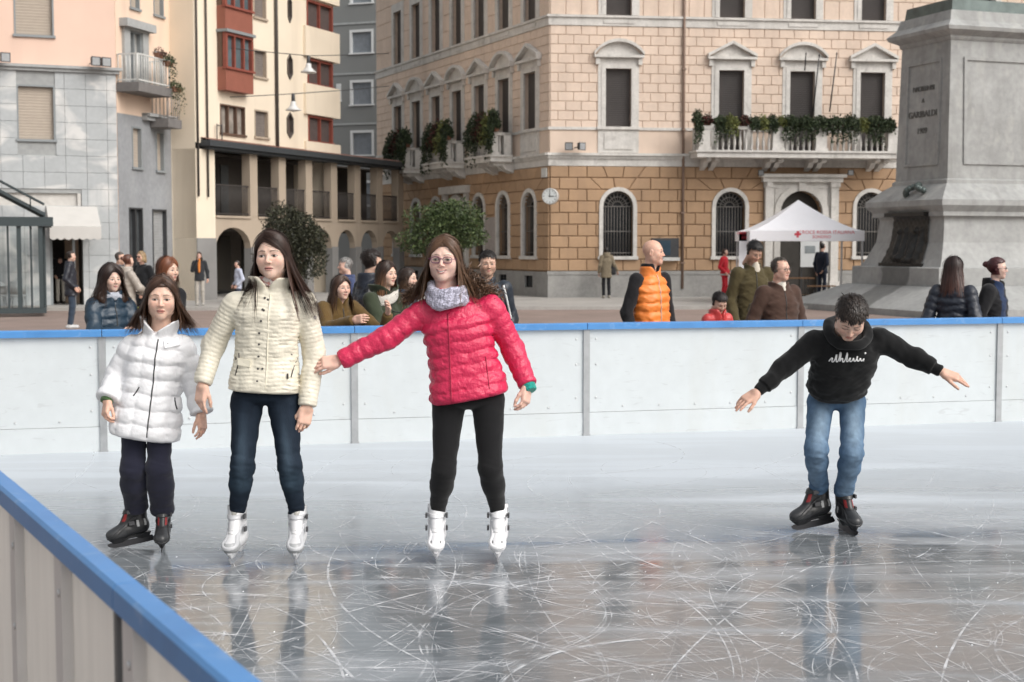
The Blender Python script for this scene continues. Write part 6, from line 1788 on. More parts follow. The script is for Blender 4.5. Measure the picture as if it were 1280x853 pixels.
def trousers_sdf(J, r, o):
    """r: thigh, knee, calf, hem radii"""
    P_ = npv(J['pel'])
    legs = [(npv(J['h' + k]), npv(J['k' + k]), npv(J['a' + k])) for k in 'LR']
    wr, wf = o.get('twr', (.003, 30)); bunch = o.get('bunch', 0)
    def f(p):
        d = ell(p, P_, o.get('hipr', (.16, .11, .12)))
        for h_, k_, a_ in legs:
            mid = k_ + (a_ - k_) * .32
            dl = smin(cap(p, h_, k_, r[0], r[1]), cap(p, k_, mid, r[1], r[2]), .04)
            dl = smin(dl, cap(p, mid, a_, r[2], r[3]), .04)
            u = seg_t(p, k_, a_)
            dl = dl + wr * wob(p * npv((1, 1, 1.5)), wf, 21) + wr * 1.8 * wob(p * npv((.6, .6, 2.4)), wf * 1.7, 22) * (np.exp(-((p - k_) ** 2).sum(1) / .012) + np.exp(-((p - a_) ** 2).sum(1) / .014) + .6 * np.exp(-((p - h_) ** 2).sum(1) / .014))
            if bunch: dl = dl + bunch * wob(p * npv((.4, .4, 2.6)), 34, 23) * np.clip((u - .45) / .4, 0, 1)
            dl = smax(dl, (p - a_) @ ((a_ - k_) / np.linalg.norm(a_ - k_)) - .0, .008)
            d = smin(d, dl, o.get('crotch', .014))
        return d
    pts = [v for l in legs for v in l] + [P_]
    return f, np.minimum.reduce(pts) - .2, np.maximum.reduce(pts) + .2
LOD = {'near': dict(head=.0026, hand=.0029, cloth=.0066, hair=.0042, leg=.0075, ns=800, nw=.0085),
       'mid': dict(head=.0046, hand=.0052, cloth=.0115, hair=.0065, leg=.016, ns=260, nw=.014),
       'far': dict(head=.0100, hand=.0110, cloth=.0200, hair=.0120, leg=.022, ns=60, nw=.028)}
FIG_SEED = [100]
def person(label, base, J, S, Fd, head, jacket, tr, shoes, hands, lod='near', extras=None, group=None):
    FIG_SEED[0] += 1; rr = np.random.default_rng(FIG_SEED[0]); q = LOD[lod]
    t = thing('person', base, label, 'person', group)
    R = rot_head(*head['rot']); hc = npv(head['c']); s = head.get('size', 1.0)
    # garments first, the hair lies on them
    jf, lo, hi, fr = jacket_sdf(J, S, Fd, jacket)
    jm = jacket.get('mat', CLOTH)
    surf(jacket.get('name', 'jacket'), jf, lo, hi, q['cloth'], jm, t, jacket['col'])
    allf = [jf]
    for g in jacket.get('layers', []):                    # e.g. sleeves under a vest
        f2, l2, h2, _ = jacket_sdf(J, S, Fd, g); surf(g['name'], f2, l2, h2, q['cloth'], g.get('mat', CLOTH), t, g['col'])
    tf, lo, hi = trousers_sdf(J, tr['r'], tr)
    surf(tr.get('name', 'trousers'), tf, lo, hi, q['leg'] if lod != 'near' else q['leg'], tr.get('mat', CLOTH), t, tr['col'])
    # body: head, hands, and the trunk under the clothes, one mesh
    g = Geo()
    hf = head_sdf(head.get('fem', True), head.get('smile', 0))
    v, f = polygonize(hf, (-.10, -.13, -.20), (.10, .13, .135), q['head'])
    g.add(v * s @ R.T + hc, f, head_color(v, head))
    sk = npv(head['skin'])
    for k in 'LR':
        if k not in hands: continue
        d, back, curl, spread, hs = hands[k][:5]; ti = hands[k][5] if len(hands[k]) > 5 else .3
        v, f = polygonize(hand_sdf(curl, spread, ti), (-.06, -.10, -.07), (.085, .035, .19), q['hand'])
        nail = 1
        if k == 'R': v = v * npv((-1, 1, 1)); f = f[:, ::-1]
        Fm = frame(d, back); c = np.tile(sk * npv((1.0, .93, .90)), (len(v), 1))
        tipm = np.clip((v[:, 2] - .12) / .05, 0, 1)[:, None] * .25; c = c * (1 - tipm) + sk * npv((1.05, .72, .68)) * tipm
        g.add(v * hs @ Fm.T + npv(J['w' + k]), f, c)
    def trunk(p):
        d = cap(p, npv(J['pel']) * .72 + npv(J['neck']) * .28, J['neck'], .06, .045)
        for k in 'LR':
            d = smin(d, smin(cap(p, J['s' + k], J['e' + k], .034, .03), cap(p, J['e' + k], J['w' + k], .03, .022), .02), .03)
            d = smin(d, cap(p, npv(J['pel']) * .72 + npv(J['neck']) * .28, J['h' + k], .05, .045), .03)
            d = smin(d, smin(cap(p, J['h' + k], J['k' + k], .045, .035), cap(p, J['k' + k], J['a' + k], .035, .03), .02), .03)
        return smin(d, cap(p, J['neck'], hc, .045, .045), .02)
    pts = np.stack([npv(x) for x in J.values()]); v, f = polygonize(trunk, pts.min(0) - .12, pts.max(0) + .12, .024)
    g.add(v, f, sk)
    g.build('body', SKIN, t)
    # hair
    if head['style'] != 'bald':
        gh = Geo(); hs = hair_cap_sdf(head); L = head.get('len', .1) + .12
        v, f = polygonize(hs, (-.17, -.13, -.05 - L if head['style'] in ('long', 'curly', 'bob') else -.16), (.17, .19, .15), q['hair'])
        hcol = npv(head['hair']) * (.8 + .35 * wob(v * npv((1, .3, 1)), 260, 8)[:, None])
        if 'tip' in head: 
            gm = np.clip((-.02 - v[:, 2]) / .2, 0, 1)[:, None]; hcol = hcol * (1 - gm) + npv(head['tip']) * gm
        vw = v * s @ R.T + hc
        if head['style'] in ('long', 'curly', 'bob'):
            Rz = rot_head(head['rot'][0], 0, 0)             # hanging hair hangs, it does not tilt with the head
            k = np.clip((.0 - v[:, 2]) / .08, 0, 1)[:, None]; vw = vw * (1 - k) + (v * s @ Rz.T + hc) * k
        gh.add(vw, f, np.clip(hcol, 0, 1))
        if head['style'] in ('long', 'curly', 'bob'):
            W, nn, cc = strands(head, q['ns'], rr, rot_head(head['rot'][0], head['rot'][1] * .3, head['rot'][2] * .6), hc, s, jf)
            V, Fq, C = ribbons(W, q['nw'] * rr.uniform(.35, 1.1, len(W)), nn, cc, rr); gh.add(V, Fq, np.clip(C, 0, 1))
            if lod != 'far':                                  # loose flyaway hairs
                h2 = dict(head); h2['vol'] = head.get('vol', 0) + .16; h2['wave'] = head.get('wave', .005) + .010; h2['flare'] = head.get('flare', .25) * 1.15; h2.pop('streak', None)
                W, nn, cc = strands(h2, q['ns'] // 3, rr, rot_head(head['rot'][0], head['rot'][1] * .3, head['rot'][2] * .6), hc, s, jf)
                V, Fq, C = ribbons(W, q['nw'] * rr.uniform(.12, .3, len(W)), nn, cc, rr); gh.add(V, Fq, np.clip(C, 0, 1))
        elif lod != 'far' and head['style'] == 'short':
            n = 1500 if lod == 'near' else 900; vv = v[rr.integers(0, len(v), n)]; vv = vv[hairline(vv, head) > .0]; n = len(vv)
            nm = vv - npv((0, .014, .036)); nm /= np.linalg.norm(nm, axis=1)[:, None]
            dr = npv((.15, -.55, -.5)) + rr.normal(0, .22, (n, 3)); dr -= nm * (dr * nm).sum(1)[:, None]; dr += nm * .06; dr /= np.linalg.norm(dr, axis=1)[:, None]
            tt = np.linspace(0, 1, 5)[None, :, None]; ln = rr.uniform(.016, .034, (n, 1, 1))
            W = vv[:, None] + dr[:, None] * tt * ln + nm[:, None] * (.001 + .003 * np.sin(tt * 3))
            W = (W * s) @ R.T + hc; nr = np.repeat((nm @ R.T)[:, None], 5, 1)
            V, Fq, C = ribbons(W.astype(np.float32), np.full(n, .004 if lod == 'near' else .006), nr, np.broadcast_to(npv(head['hair']) * rr.uniform(.5, 1.6, (n, 1, 1)), (n, 5, 3)), rr); gh.add(V, Fq, np.clip(C, 0, 1))
        gh.build('hair', HAIR, t)
    if head.get('glasses') is not None:
        gg = MB(Matrix.Translation(Vector(hc)) @ (Matrix(R.tolist()).to_4x4()) @ Matrix.Scale(s, 4))
        col = head['glasses']
        for sx in (-1, 1):
            pts = [(sx * .0325 + .0245 * math.copysign(abs(math.cos(a)) ** .7, math.cos(a)), -.0955 + .004 * abs(math.cos(a)), .001 + .0165 * math.copysign(abs(math.sin(a)) ** .75, math.sin(a))) for a in [2 * math.pi * k / 16 for k in range(17)]]
            gg.tube(pts, .0020, 5, caps=False)
            gg.tube([(sx * .056, -.091, .006), (sx * .074, -.075, .008), (sx * .080, .0, .006), (sx * .081, .02, -.008)], .0018, 5)
        gg.tube([(-.009, -.096, .006), (0, -.098, .009), (.009, -.096, .006)], .0018, 5)
        go = gg.build('glasses', mat('glasses_%d' % FIG_SEED[0], col, .3, var=0), t)
        gl = MB(gg.M)
        for sx in (-1, 1):
            gl.add([(sx * .0325 + .023 * math.cos(a), -.0945, .001 + .0155 * math.sin(a)) for a in [2 * math.pi * k / 14 for k in range(14)]], [tuple(range(14))])
        gl.build('lens', head.get('lens') or MATS.get('clear_lens') or thin_glass('clear_lens', .08), go)
    shoes(t, J, q)
    if extras: extras(t, J, jf, fr, R, hc, s)
    return t

# --- footwear
def plain_shoes(col, fwd):
    fw = npv(fwd); fw = fw / np.linalg.norm(fw)
    def f(t, J, q):
        for k in 'LR':
            a = npv(J['a' + k]); z0 = float(BASE[t].z)
            h = a.copy(); h[2] = z0 + .045; sd = np.array([-fw[1], fw[0], 0], np.float32)
            def sh(p):
                d = smin(cap(p, h - fw * .05, h + fw * .14, .042, .038), cap(p, h, a + npv((0, 0, .03)), .042, .045), .03)
                return smax(d, z0 + .002 - p[:, 2], .01)
            surf('shoe', sh, np.minimum(h - .25, a - .25), np.maximum(h + .25, a + .25), max(q['leg'] * .7, .01), LEATH, t, col)
    return f
def ankle(o, yaw, pitch, roll, s):
    R = Matrix.Rotation(math.radians(yaw), 3, 'Z') @ Matrix.Rotation(math.radians(pitch), 3, 'X') @ Matrix.Rotation(math.radians(roll), 3, 'Y')
    return tuple(Vector(o) + R @ Vector((0, -.050, .232)) * s)
def skate(t, o, yaw, pitch, roll, s, style, q):
    """ice skate: o = blade contact under the ankle, local +y to the toe"""
    R = np.array(Matrix.Rotation(math.radians(yaw), 3, 'Z') @ Matrix.Rotation(math.radians(pitch), 3, 'X') @ Matrix.Rotation(math.radians(roll), 3, 'Y'), np.float32); o = npv(o)
    def boot(p):
        x = p * npv((1, 1, 1))
        d = cap(x, (0, -.070, .108), (0, .085, .098), .042, .041)
        d = smin(d, ell(x, (0, .118, .092), (.043, .050, .037)), .025)
        d = smax(d, .060 - x[:, 2], .010)
        sq_ = x * npv((1.06, .92, 1))
        d = smin(d, cap(sq_, (0, -.048, .14), (0, -.052, .285), .049, .054), .030)
        d = smin(d, cap(x, (0, .055, .125), (0, .000, .215), .030, .032), .03)
        d = smax(d, x[:, 2] - .300 - .25 * x[:, 1], .010)
        return d
    def cut(p): return smax(boot(p), -(cap(p, (0, -.05, .27), (0, -.055, .36), .040, .046)), .008)
    v, f = polygonize(cut, (-.08, -.15, .04), (.08, .19, .33), .0042)
    x, y, z = np.abs(v[:, 0]), v[:, 1], v[:, 2]
    if style == 'black':
        c = np.tile(npv((.018, .019, .021)), (len(v), 1)); c[(y > .045) & (z < .15)] = (.040, .042, .045)
        c[(z > .288 + .25 * y) & (y > -.13)] = (.26, .015, .022)
        red = (x > .018) & (x < .030) & (y > -.01) & (z > .165) & (z < .225); c[red] = (.28, .018, .02)
        c[(x > .036) & (y < -.03) & (z < .16) & (z > .12) & (np.sin(y * 130) > .6)] = (.4, .41, .41)
    elif style == 'grey':
        c = np.tile(npv((.66, .665, .68)), (len(v), 1)); c[(y > .075) & (z < .118)] = (.36, .37, .38); c[z < .075] = (.33, .335, .34)
        c[(np.abs(x - (z - .225) * .42) < .005) & (z > .225) & (z < .275) & (y > 0)] = (.30, .30, .28)
        c[(x < (z - .235) * .35) & (z > .235) & (z < .275) & (y > 0)] = (.40, .39, .36)
        c[(y < -.03) & (x > .035) & (z > .2)] = (.42, .43, .44); c[(z > .292 + .25 * y)] = (.22, .225, .23)
    else:
        c = np.tile(npv((.80, .80, .82)), (len(v), 1)); c[(z > .292 + .25 * y)] = (.45, .45, .47)
        for zz_, yy in ((.140, 0.05), (.118, .075)):
            c[(x > .020) & (x < .043) & (np.abs(z - zz_ + .5 * (x - .02)) < .0055) & (y > 0)] = (.16, .165, .17)
        c[(x > .044) & (np.abs(z - .255) < .012) & (y > -.05)] = (.30, .30, .32)
    b = Geo().add(v * s @ R.T + o, f, c).build('ice_skate', PLAST, t)
    M = Matrix.Translation(Vector(o)) @ Matrix(R.tolist()).to_4x4() @ Matrix.Scale(s, 4)
    # straps
    for (zc, sl, w, tp) in (((.232, .0, .011, 1), (.165, -.5, .010, 1)) if style != 'black' else ((.225, .0, .013, 1), (.150, -.6, .012, 1))):
        def st(p):
            bd_ = boot(p); h = p[:, 2] - zc - sl * (p[:, 1] - .02)
            return np.maximum(np.maximum(bd_ - .006, -(bd_ + .004)), np.maximum(np.abs(h) - w, -.030 - p[:, 1]))
        v, f = polygonize(st, (-.08, -.05, .05), (.08, .19, .33), .0042)
        sc_ = {'black': (.03, .031, .033), 'grey': (.50, .51, .53), 'white': (.78, .78, .80)}[style]
        if len(v): Geo().add(v * s @ R.T + o, f, npv(sc_)).build('strap', PLAST, b)
        qb = MB(M); 
        for sx in (-1,) if style != 'white' else (-1, 1):
            qb.box((sx * .054 - .005, -.015, zc - .012), (sx * .054 + .006, .02, zc + .012))
        qb.build('buckle', mat('buckle_dark', (.06, .06, .065), .4, var=.05), b)
    if style != 'black':
        qb = MB(M)
        for k in range(5):
            y_ = .085 - k * .016; z_ = .134 + k * .016
            qb.tube([(-.022, y_, z_), (0, y_ + .010, z_ + .006), (.022, y_ - .002, z_ + .006)], .0032, 5)
        qb.build('laces', mat('lace_white', (.8, .8, .8), .9, var=.05), b)
    # blade carrier and blade
    hm_ = mat('carrier_' + style, {'black': (.02, .02, .022), 'grey': (.6, .61, .63), 'white': (.78, .78, .80)}[style], .35, var=.05)
    qb = MB(M); rings = []
    for y_, w, zt_, zb in ((-.115, .010, .066, .060), (-.10, .026, .068, .034), (-.055, .026, .066, .030), (-.02, .012, .064, .044), (.03, .012, .064, .044), (.07, .030, .066, .030), (.125, .030, .070, .030), (.155, .012, .075, .058)):
        rings.append([(-w, y_, zt_), (-.006, y_, zb), (.006, y_, zb), (w, y_, zt_)])
    qb.loft(rings, True, True, False); qb.build('blade_holder', hm_, b)
    qb = MB(M); prof = [(-.135, .012), (-.125, .002), (-.06, 0), (.07, 0), (.130, .003), (.160, .018), (.168, .034), (.150, .040), (-.12, .040)]
    vs = [(-.0022, y_, z_) for y_, z_ in prof] + [(.0022, y_, z_) for y_, z_ in prof]; n = len(prof)
    qb.add(vs, [tuple(range(n)), tuple(range(2 * n - 1, n - 1, -1))] + [(i, (i + 1) % n, (i + 1) % n + n, i + n) for i in range(n)])
    qb.build('blade', mat('blade_dark', (.05, .05, .055), .3, metal=.6) if style == 'black' else mat('blade_steel', (.62, .63, .65), .22, metal=.9, var=.05), b)

def line_on(f, t, name, pts, d, r, m, lift=.001, back=.5):
    """thin tube laid on surface f, pts are (x,y,z) start points traced along d"""
    o = np.stack([npv(p) for p in pts]) - npv(d) * back
    h = trace(f, o, d, 1.2); h = h - npv(d) * lift
    q = MB(); q.tube([tuple(p) for p in h], r, 5); return q.build(name, m, t)
def pt_px(x, y, Y): return npv(P(x, y, Y))
CAMDIR = npv((0, 1, 0))

# ============================================================ the four skaters
def gskater():
    Y = 7.62; p = lambda x, y, dy=0: tuple(P(x, y, Y + dy))
    J = dict(hem=p(182, 547, .02), neck=p(199, 413, .02), pel=p(184, 505, .03), sL=p(165, 431, .03), eL=p(148, 468, .05), wL=p(134, 500, -.06), sR=p(228, 430, .03), eR=p(243, 474, .06), wR=p(252, 517, 0),
             hL=p(169, 515, .03), kL=p(166, 588, -.03), aL=p(167, 641, .08), hR=p(199, 515, .03), kR=p(199, 588, -.04), aR=p(203, 641, .04))
    head = dict(c=p(202, 374, -.03), rot=(11, 3, 2), size=.94, skin=(.70, .47, .37), hair=(.070, .034, .020), tip=(.12, .06, .033), style='long', len=.21, front_len=1.0, flare=.62, part=.004, phi0=68, wave=.008, lip=(.45, .17, .15), iris=(.05, .03, .02), vol=.12)
    jac = dict(name='coat', mat=NYLON, col=(.80, .80, .82), ts=[0, .12, .3, .5, .75, .88, 1], ws=[.180, .182, .170, .150, .158, .125, .065], ds=[.135, .138, .13, .118, .118, .095, .06], of=[.02, .02, .01, 0, 0, 0, 0],
               rs=(.060, .062, .062), quilt=(.082, .013), vquilt=.090, squilt=(.075, .010), collar=(.070, .080, .085, .013), copen=1.3, cflare=.25, coff=.0, wr=(.0045, 30))
    tr = dict(r=(.074, .060, .066, .064), col=(.018, .019, .034), mat=CLOTH, bunch=.006, twr=(.004, 28), hipr=(.14, .10, .06))
    SK = (((P(168, 676, Y + .10).x, Y + .10, .012), 114, -8, 0, .85, 'black'),
          ((P(204, 688, Y + .03).x, Y + .03, .0), 190, 0, 0, .85, 'black'))
    J['aL'], J['aR'] = ankle(*SK[0][:5]), ankle(*SK[1][:5])
    def shoes(t, J, q):
        for k in SK: skate(t, *k, q)
    def extras(t, J, jf, fr, R, hc, s):
        zipm = mat('zip_dark', (.05, .05, .055), .5, var=0)
        line_on(jf, t, 'zip', [pt_px(196 - (y - 425) * .085, y, Y - .1) for y in np.linspace(425, 546, 26)], CAMDIR, .0042, zipm)
        for (x0, y0, x1, y1) in ((174, 484, 167, 495), (215, 499, 219, 513)):
            line_on(jf, t, 'pocket_zip', [pt_px(x0 + (x1 - x0) * k / 5, y0 + (y1 - y0) * k / 5, Y - .1) for k in range(6)], CAMDIR, .004, zipm)
        for side, pts in ((-1, ((158, 410), (168, 416))), (1, ((213, 429), (222, 427)))):
            for i, (x, y) in enumerate(pts):
                h = trace(jf, [pt_px(x, y, Y) - npv((0, .5, 0))], CAMDIR, 1.0)[0]
                q = MB(); q.lathe([(.007, 0), (.006, .004), (.002, .005)], tuple(h), 8); q.build('snap', mat('snap_steel', (.35, .35, .36), .35, metal=.8), t)
        # small shoulder tabs
        for pts in (((154, 404), (172, 410), (170, 421), (153, 415)), ((208, 424), (225, 421), (227, 431), (211, 434))):
            h = trace(jf, [pt_px(x, y, Y) - npv((0, .5, 0)) for x, y in pts], CAMDIR, 1.0)
            q = MB(); o_ = h - npv((0, .012, 0)); q.add([tuple(v) for v in o_] + [tuple(v) for v in h], [(0, 1, 2, 3), (0, 4, 5, 1), (1, 5, 6, 2), (2, 6, 7, 3), (3, 7, 4, 0)]); q.build('shoulder_tab', mat('white_tab', (.80, .80, .82), .45, var=.03), t)
        # green knitted cuff on the raised wrist
        w, e = npv(J['wL']), npv(J['eL']); d = (w - e) / np.linalg.norm(w - e)
        surf('cuff', lambda p: smax(cap(p, w - d * .02, w + d * .014, .036, .034), (p - w) @ d - .016, .004), w - .08, w + .08, .005, KNIT, t, (.07, .13, .05))
    d_ = npv(J['wL']) - npv(J['eL'])
    hands = {'L': ((-.05, -.5, -1), (-.75, -.5, .2), .62, .05, .88, .8), 'R': ((.12, -.25, -1), (.85, -.35, .1), .40, .1, .88)}
    person('girl in white puffer coat and navy trousers skating beside the woman in cream', (P(185, 688, Y).x, Y, 0), J, (1, .0, 0), (0, -1, 0), head, jac, tr, shoes, hands, 'near', extras, 'people skating')
def cskater():
    Y = 7.36; p = lambda x, y, dy=0: tuple(P(x, y, Y + dy))
    J = dict(hem=p(331, 490, .02), neck=p(338, 357, .03), pel=p(330, 495, .04), sL=p(293, 379, .02), eL=p(267, 432, .06), wL=p(253, 480, -.02), sR=p(380, 376, .02), eR=p(393, 442, .06), wR=p(384, 508, -.02),
             hL=p(309, 500, .03), kL=p(303, 583, -.04), aL=p(297, 644, .07), hR=p(354, 500, .03), kR=p(362, 581, -.04), aR=p(372, 644, .07))
    head = dict(c=p(340, 320.5, -.02), rot=(-5, 1, -2), size=.985, skin=(.70, .485, .39), hair=(.036, .017, .011), tip=(.06, .028, .018), style='long', len=.33, front_len=1.05, flare=.38, vol=.14, part=-.022, phi0=66, wave=.007, wind=.13, lip=(.42, .17, .16), iris=(.03, .018, .012), gaze=-.2, brow=1.15)
    jac = dict(name='jacket', mat=NYLON, col=(.70, .655, .545), ts=[0, .1, .3, .5, .72, .88, 1], ws=[.182, .182, .163, .158, .172, .165, .085], ds=[.125, .125, .118, .118, .122, .098, .062], of=[.01, .01, 0, .005, .012, 0, 0],
               rs=(.062, .056, .047), quilt=(.021, .0062), vquilt=.075, squilt=(.022, .0060), collar=(.045, .086, .085, .014), copen=1.0, cflare=.2, wr=(.0045, 34), yk=9)
    def jeans(v):
        f = np.clip(-v[:, 1] + (Y - .02), 0, .08) / .08
        c = np.tile(npv((.011, .018, .030)), (len(v), 1))
        for k in 'LR':
            a, b, e = npv(J['h' + k]), npv(J['k' + k]), npv(J['a' + k]); tt = seg_t(v, a, b)
            x = np.abs(v[:, 0] - (a[0] + (b[0] - a[0]) * tt)); m = np.exp(-(x / .03) ** 2) * np.exp(-((tt - .72) / .4) ** 2) * f
            dist = cap(v, a, b, .1, .1) < .06
            m2 = np.exp(-((v - (b + (e - b) * .3) - npv((0, -.05, 0))) ** 2).sum(1) / .006)
            c += (m * dist)[:, None] * npv((.035, .052, .068)) + m2[:, None] * npv((.012, .022, .03))
        return c
    tr = dict(name='jeans', r=(.086, .056, .054, .043), col=jeans, mat=DENIM, twr=(.0042, 36), hipr=(.165, .11, .05))
    SK = (((P(297, 704, Y + .03).x, Y + .03, 0), 176, 0, 3, .99, 'grey'),
          ((P(371.5, 704, Y + .03).x, Y + .03, 0), 184, 0, 0, .99, 'grey'))
    J['aL'], J['aR'] = ankle(*SK[0][:5]), ankle(*SK[1][:5])
    def shoes(t, J, q):
        for k in SK: skate(t, *k, q)
    def extras(t, J, jf, fr, R, hc, s):
        st = mat('snap_dark', (.10, .095, .09), .4, metal=.6)
        sn = [(334, 372), (338, 374), (332.5, 386), (331, 400), (328.5, 415), (328, 429), (327.5, 444), (327, 459), (326.5, 474), (326.5, 490), (334, 387), (332.5, 459)]
        for x, y in sn:
            h = trace(jf, [pt_px(x, y, Y) - npv((0, .5, 0))], CAMDIR, 1.0)[0]
            q = MB(Matrix.Translation(Vector(h)) @ Matrix.Rotation(math.pi / 2, 4, 'X')); q.lathe([(.0062, -.002), (.0058, .004), (.002, .005)], (0, 0, 0), 8); q.build('snap', st, t)
        pl_ = [pt_px(336.5 - (y - 368) * .035, y, Y - .1) for y in np.linspace(368, 494, 24)]
        line_on(jf, t, 'placket_edge', pl_, CAMDIR, .003, mat('cream_trim', (.76, .71, .58), .5, var=.03))
        for pts in (((297, 442), (297.5, 453), (295, 462), (293, 470)), ((362, 444), (368, 450), (365, 460), (363, 472))):
            line_on(jf, t, 'pocket_zip', [pt_px(x, y, Y - .1) for x, y in pts], CAMDIR, .0035, st)
        for x, y in ((297, 448), (363, 468)):
            h = trace(jf, [pt_px(x, y, Y) - npv((0, .5, 0))], CAMDIR, 1.0)[0]
            q = MB(); q.box((h[0] - .004, h[1] - .008, h[2] - .016), (h[0] + .004, h[1] - .001, h[2] + .012)); q.build('zip_pull', st, t)
        # pocket flap
        h = trace(jf, [pt_px(x, y, Y) - npv((0, .5, 0)) for x, y in ((300, 446), (318, 449), (317, 457), (301, 455))], CAMDIR, 1.0)
        q = MB(); o_ = h - npv((0, .009, 0)); q.add([tuple(v) for v in o_] + [tuple(v) for v in h], [(0, 1, 2, 3), (0, 4, 5, 1), (1, 5, 6, 2), (2, 6, 7, 3), (3, 7, 4, 0)]); q.build('pocket_flap', MATS['cream_trim'], t)
        # patterned scarf tucked in the collar
        n = npv(J['neck'])
        surf('scarf', lambda p: smin(smax(np.abs(np.sqrt(((p[:, 0] - n[0]) / .066) ** 2 + ((p[:, 1] - n[1] + .002) / .068) ** 2) - 1) * .065 - .010, np.abs(p[:, 2] - n[2] - .022) - .026, .01), 9, .01) + .004 * wob(p, 90, 6),
             n - .13, n + .13, .005, KNIT, t, lambda v: npv((.55, .42, .40)) + .2 * np.sign(wob(v, 160, 3))[:, None] * npv((.6, 1, 1)))
        # brand-like round patch on the sleeve
        h = trace(jf, [pt_px(394, 397, Y) - npv((0, .5, 0))], CAMDIR, 1.0)[0]
        q = MB(Matrix.Translation(Vector(h)) @ Matrix.Rotation(math.pi / 2, 4, 'X') @ Matrix.Rotation(.5, 4, 'Y')); q.lathe([(.010, -.004), (.010, .003), (.006, .004)], (0, 0, 0), 10); q.build('sleeve_patch', mat('grey_patch', (.40, .38, .36), .7), t)
    hands = {'L': ((-.12, -.15, -1), (-.6, -.75, .1), [.25, .4, .45, .5], .1, .98, .4), 'R': ((-.18, -.15, -1), (.55, -.80, .1), [.35, .42, .48, .55], .05, .98, .6)}
    person('young woman in cream quilted jacket and dark jeans on white and grey skates', (P(333, 704, Y).x, Y, 0), J, (1, 0, 0), (-.1, -1, 0), head, jac, tr, shoes, hands, 'near', extras, 'people skating')
def pskater():
    Y = 7.40; p = lambda x, y, dy=0: tuple(P(x, y, Y + dy))
    J = dict(hem=p(588, 499, .02), neck=p(564, 370, .03), pel=p(586, 500, .04), sL=p(531, 389, .02), eL=p(482, 423, -.02), wL=p(425, 451, -.05), sR=p(614, 383, .02), eR=p(641, 437, .08), wR=p(660, 482, -.02),
             hL=p(561, 503, .03), kL=p(555, 588, -.03), aL=p(546.5, 646, .07), hR=p(610, 500, .03), kR=p(613, 587, -.04), aR=p(624.5, 645, .07))
    head = dict(c=p(555, 326, -.02), rot=(-6, -2, 1), size=.955, skin=(.73, .50, .42), hair=(.115, .060, .034), tip=(.17, .095, .055), style='long', len=.25, front_len=1.1, flare=.5, part=.006, phi0=64, wave=.006, lip=(.45, .16, .16), iris=(.08, .07, .06), smile=1.0, glasses=(.13, .02, .09), vol=.10, streak=(.42, .30, .15), brow=.8, browcol=(.10, .06, .04))
    jac = dict(name='jacket', mat=GLOSSY, col=(.60, .022, .085), ts=[0, .1, .3, .5, .72, .88, 1], ws=[.200, .202, .185, .174, .180, .160, .085], ds=[.135, .137, .128, .122, .125, .10, .062], of=[.01, .01, .0, .005, .015, 0, 0],
               rs=(.066, .058, .050), quilt=(.062, .0105), squilt=(.056, .0070), collar=(.050, .085, .085, .014), copen=.6, wr=(.0055, 32))
    tr = dict(name='leggings', r=(.089, .057, .055, .041), col=(.010, .010, .011), mat=CLOTH, twr=(.0022, 36), hipr=(.185, .12, .05))
    SK = (((P(546, 702, Y + .03).x, Y + .03, 0), 181, 0, 0, .99, 'white'),
          ((P(623, 702, Y + .03).x, Y + .03, 0), 178, 0, 0, .99, 'white'))
    J['aL'], J['aR'] = ankle(*SK[0][:5]), ankle(*SK[1][:5])
    def shoes(t, J, q):
        for k in SK: skate(t, *k, q)
    def extras(t, J, jf, fr, R, hc, s):
        line_on(jf, t, 'zip', [pt_px(560 + (y - 392) * .045, y, Y - .1) for y in np.linspace(392, 504, 30)], CAMDIR, .0042, mat('pink_zip', (.42, .015, .06), .5, var=0))
        line_on(jf, t, 'pocket_seam', [pt_px(607 + (y - 446) * .12, y, Y - .1) for y in np.linspace(446, 486, 12)], CAMDIR, .003, MATS['pink_zip'])
        n = npv(P(559, 366, Y - .02))
        def scarf(p):
            q = p - n; a = np.arctan2(q[:, 0], -q[:, 1]); zc = .028 * np.cos(a) * -1 + .006 * np.sin(3 * a)
            rr = np.sqrt((q[:, 0] / .082) ** 2 + (q[:, 1] / .092) ** 2)
            r1 = np.sqrt(((rr - 1) * .085) ** 2 + ((q[:, 2] - zc - .022) * .85) ** 2) - .026
            r2 = np.sqrt(((rr - 1.10) * .085) ** 2 + ((q[:, 2] - zc * 1.3 + .018) * .85) ** 2) - .027
            return smin(r1, r2, .012) + .0045 * wob(p * npv((1, 1, 1.6)), 80, 4)
        surf('scarf', scarf, n - .17, n + .17, .0045, KNIT, t, lambda v: npv((.40, .39, .48)) * (1 + .35 * np.sign(wob(v, 420, 3)))[:, None])
        # fur edge of the hood lying on the shoulder
        rr = np.random.default_rng(5); pts = []
        for k in range(2600):
            a = rr.uniform(-.5, 1.0); c = npv(P(592 + 28 * a, 352 + 20 * a, Y + .03 + .05 * a)); pts.append(c + rr.normal(0, .022, 3))
        for k in range(900):
            a = rr.uniform(0, 1); c = npv(P(520 - 14 * a, 362 + 12 * a, Y + .06)); pts.append(c + rr.normal(0, .016, 3))
        v, f, c = leaf_cloud(pts, .032, rr, [(.13, .075, .045), (.08, .045, .028), (.2, .12, .075)], .5, .09)
        b = np.array(BASE[t]); link('fur_trim', np_mesh('fur_trim', v - b, f, HAIR, False, c), t)
        w, e = npv(J['wR']), npv(J['eR']); d = (w - e) / np.linalg.norm(w - e)
        surf('cuff', lambda p: smax(cap(p, w - d * .02, w + d * .034, .040, .037), (p - w) @ d - .036, .005), w - .1, w + .1, .005, KNIT, t, (.02, .30, .25))
        J['wR'] = tuple(w)
    wr = npv(J['wR']); er = npv(J['eR'])
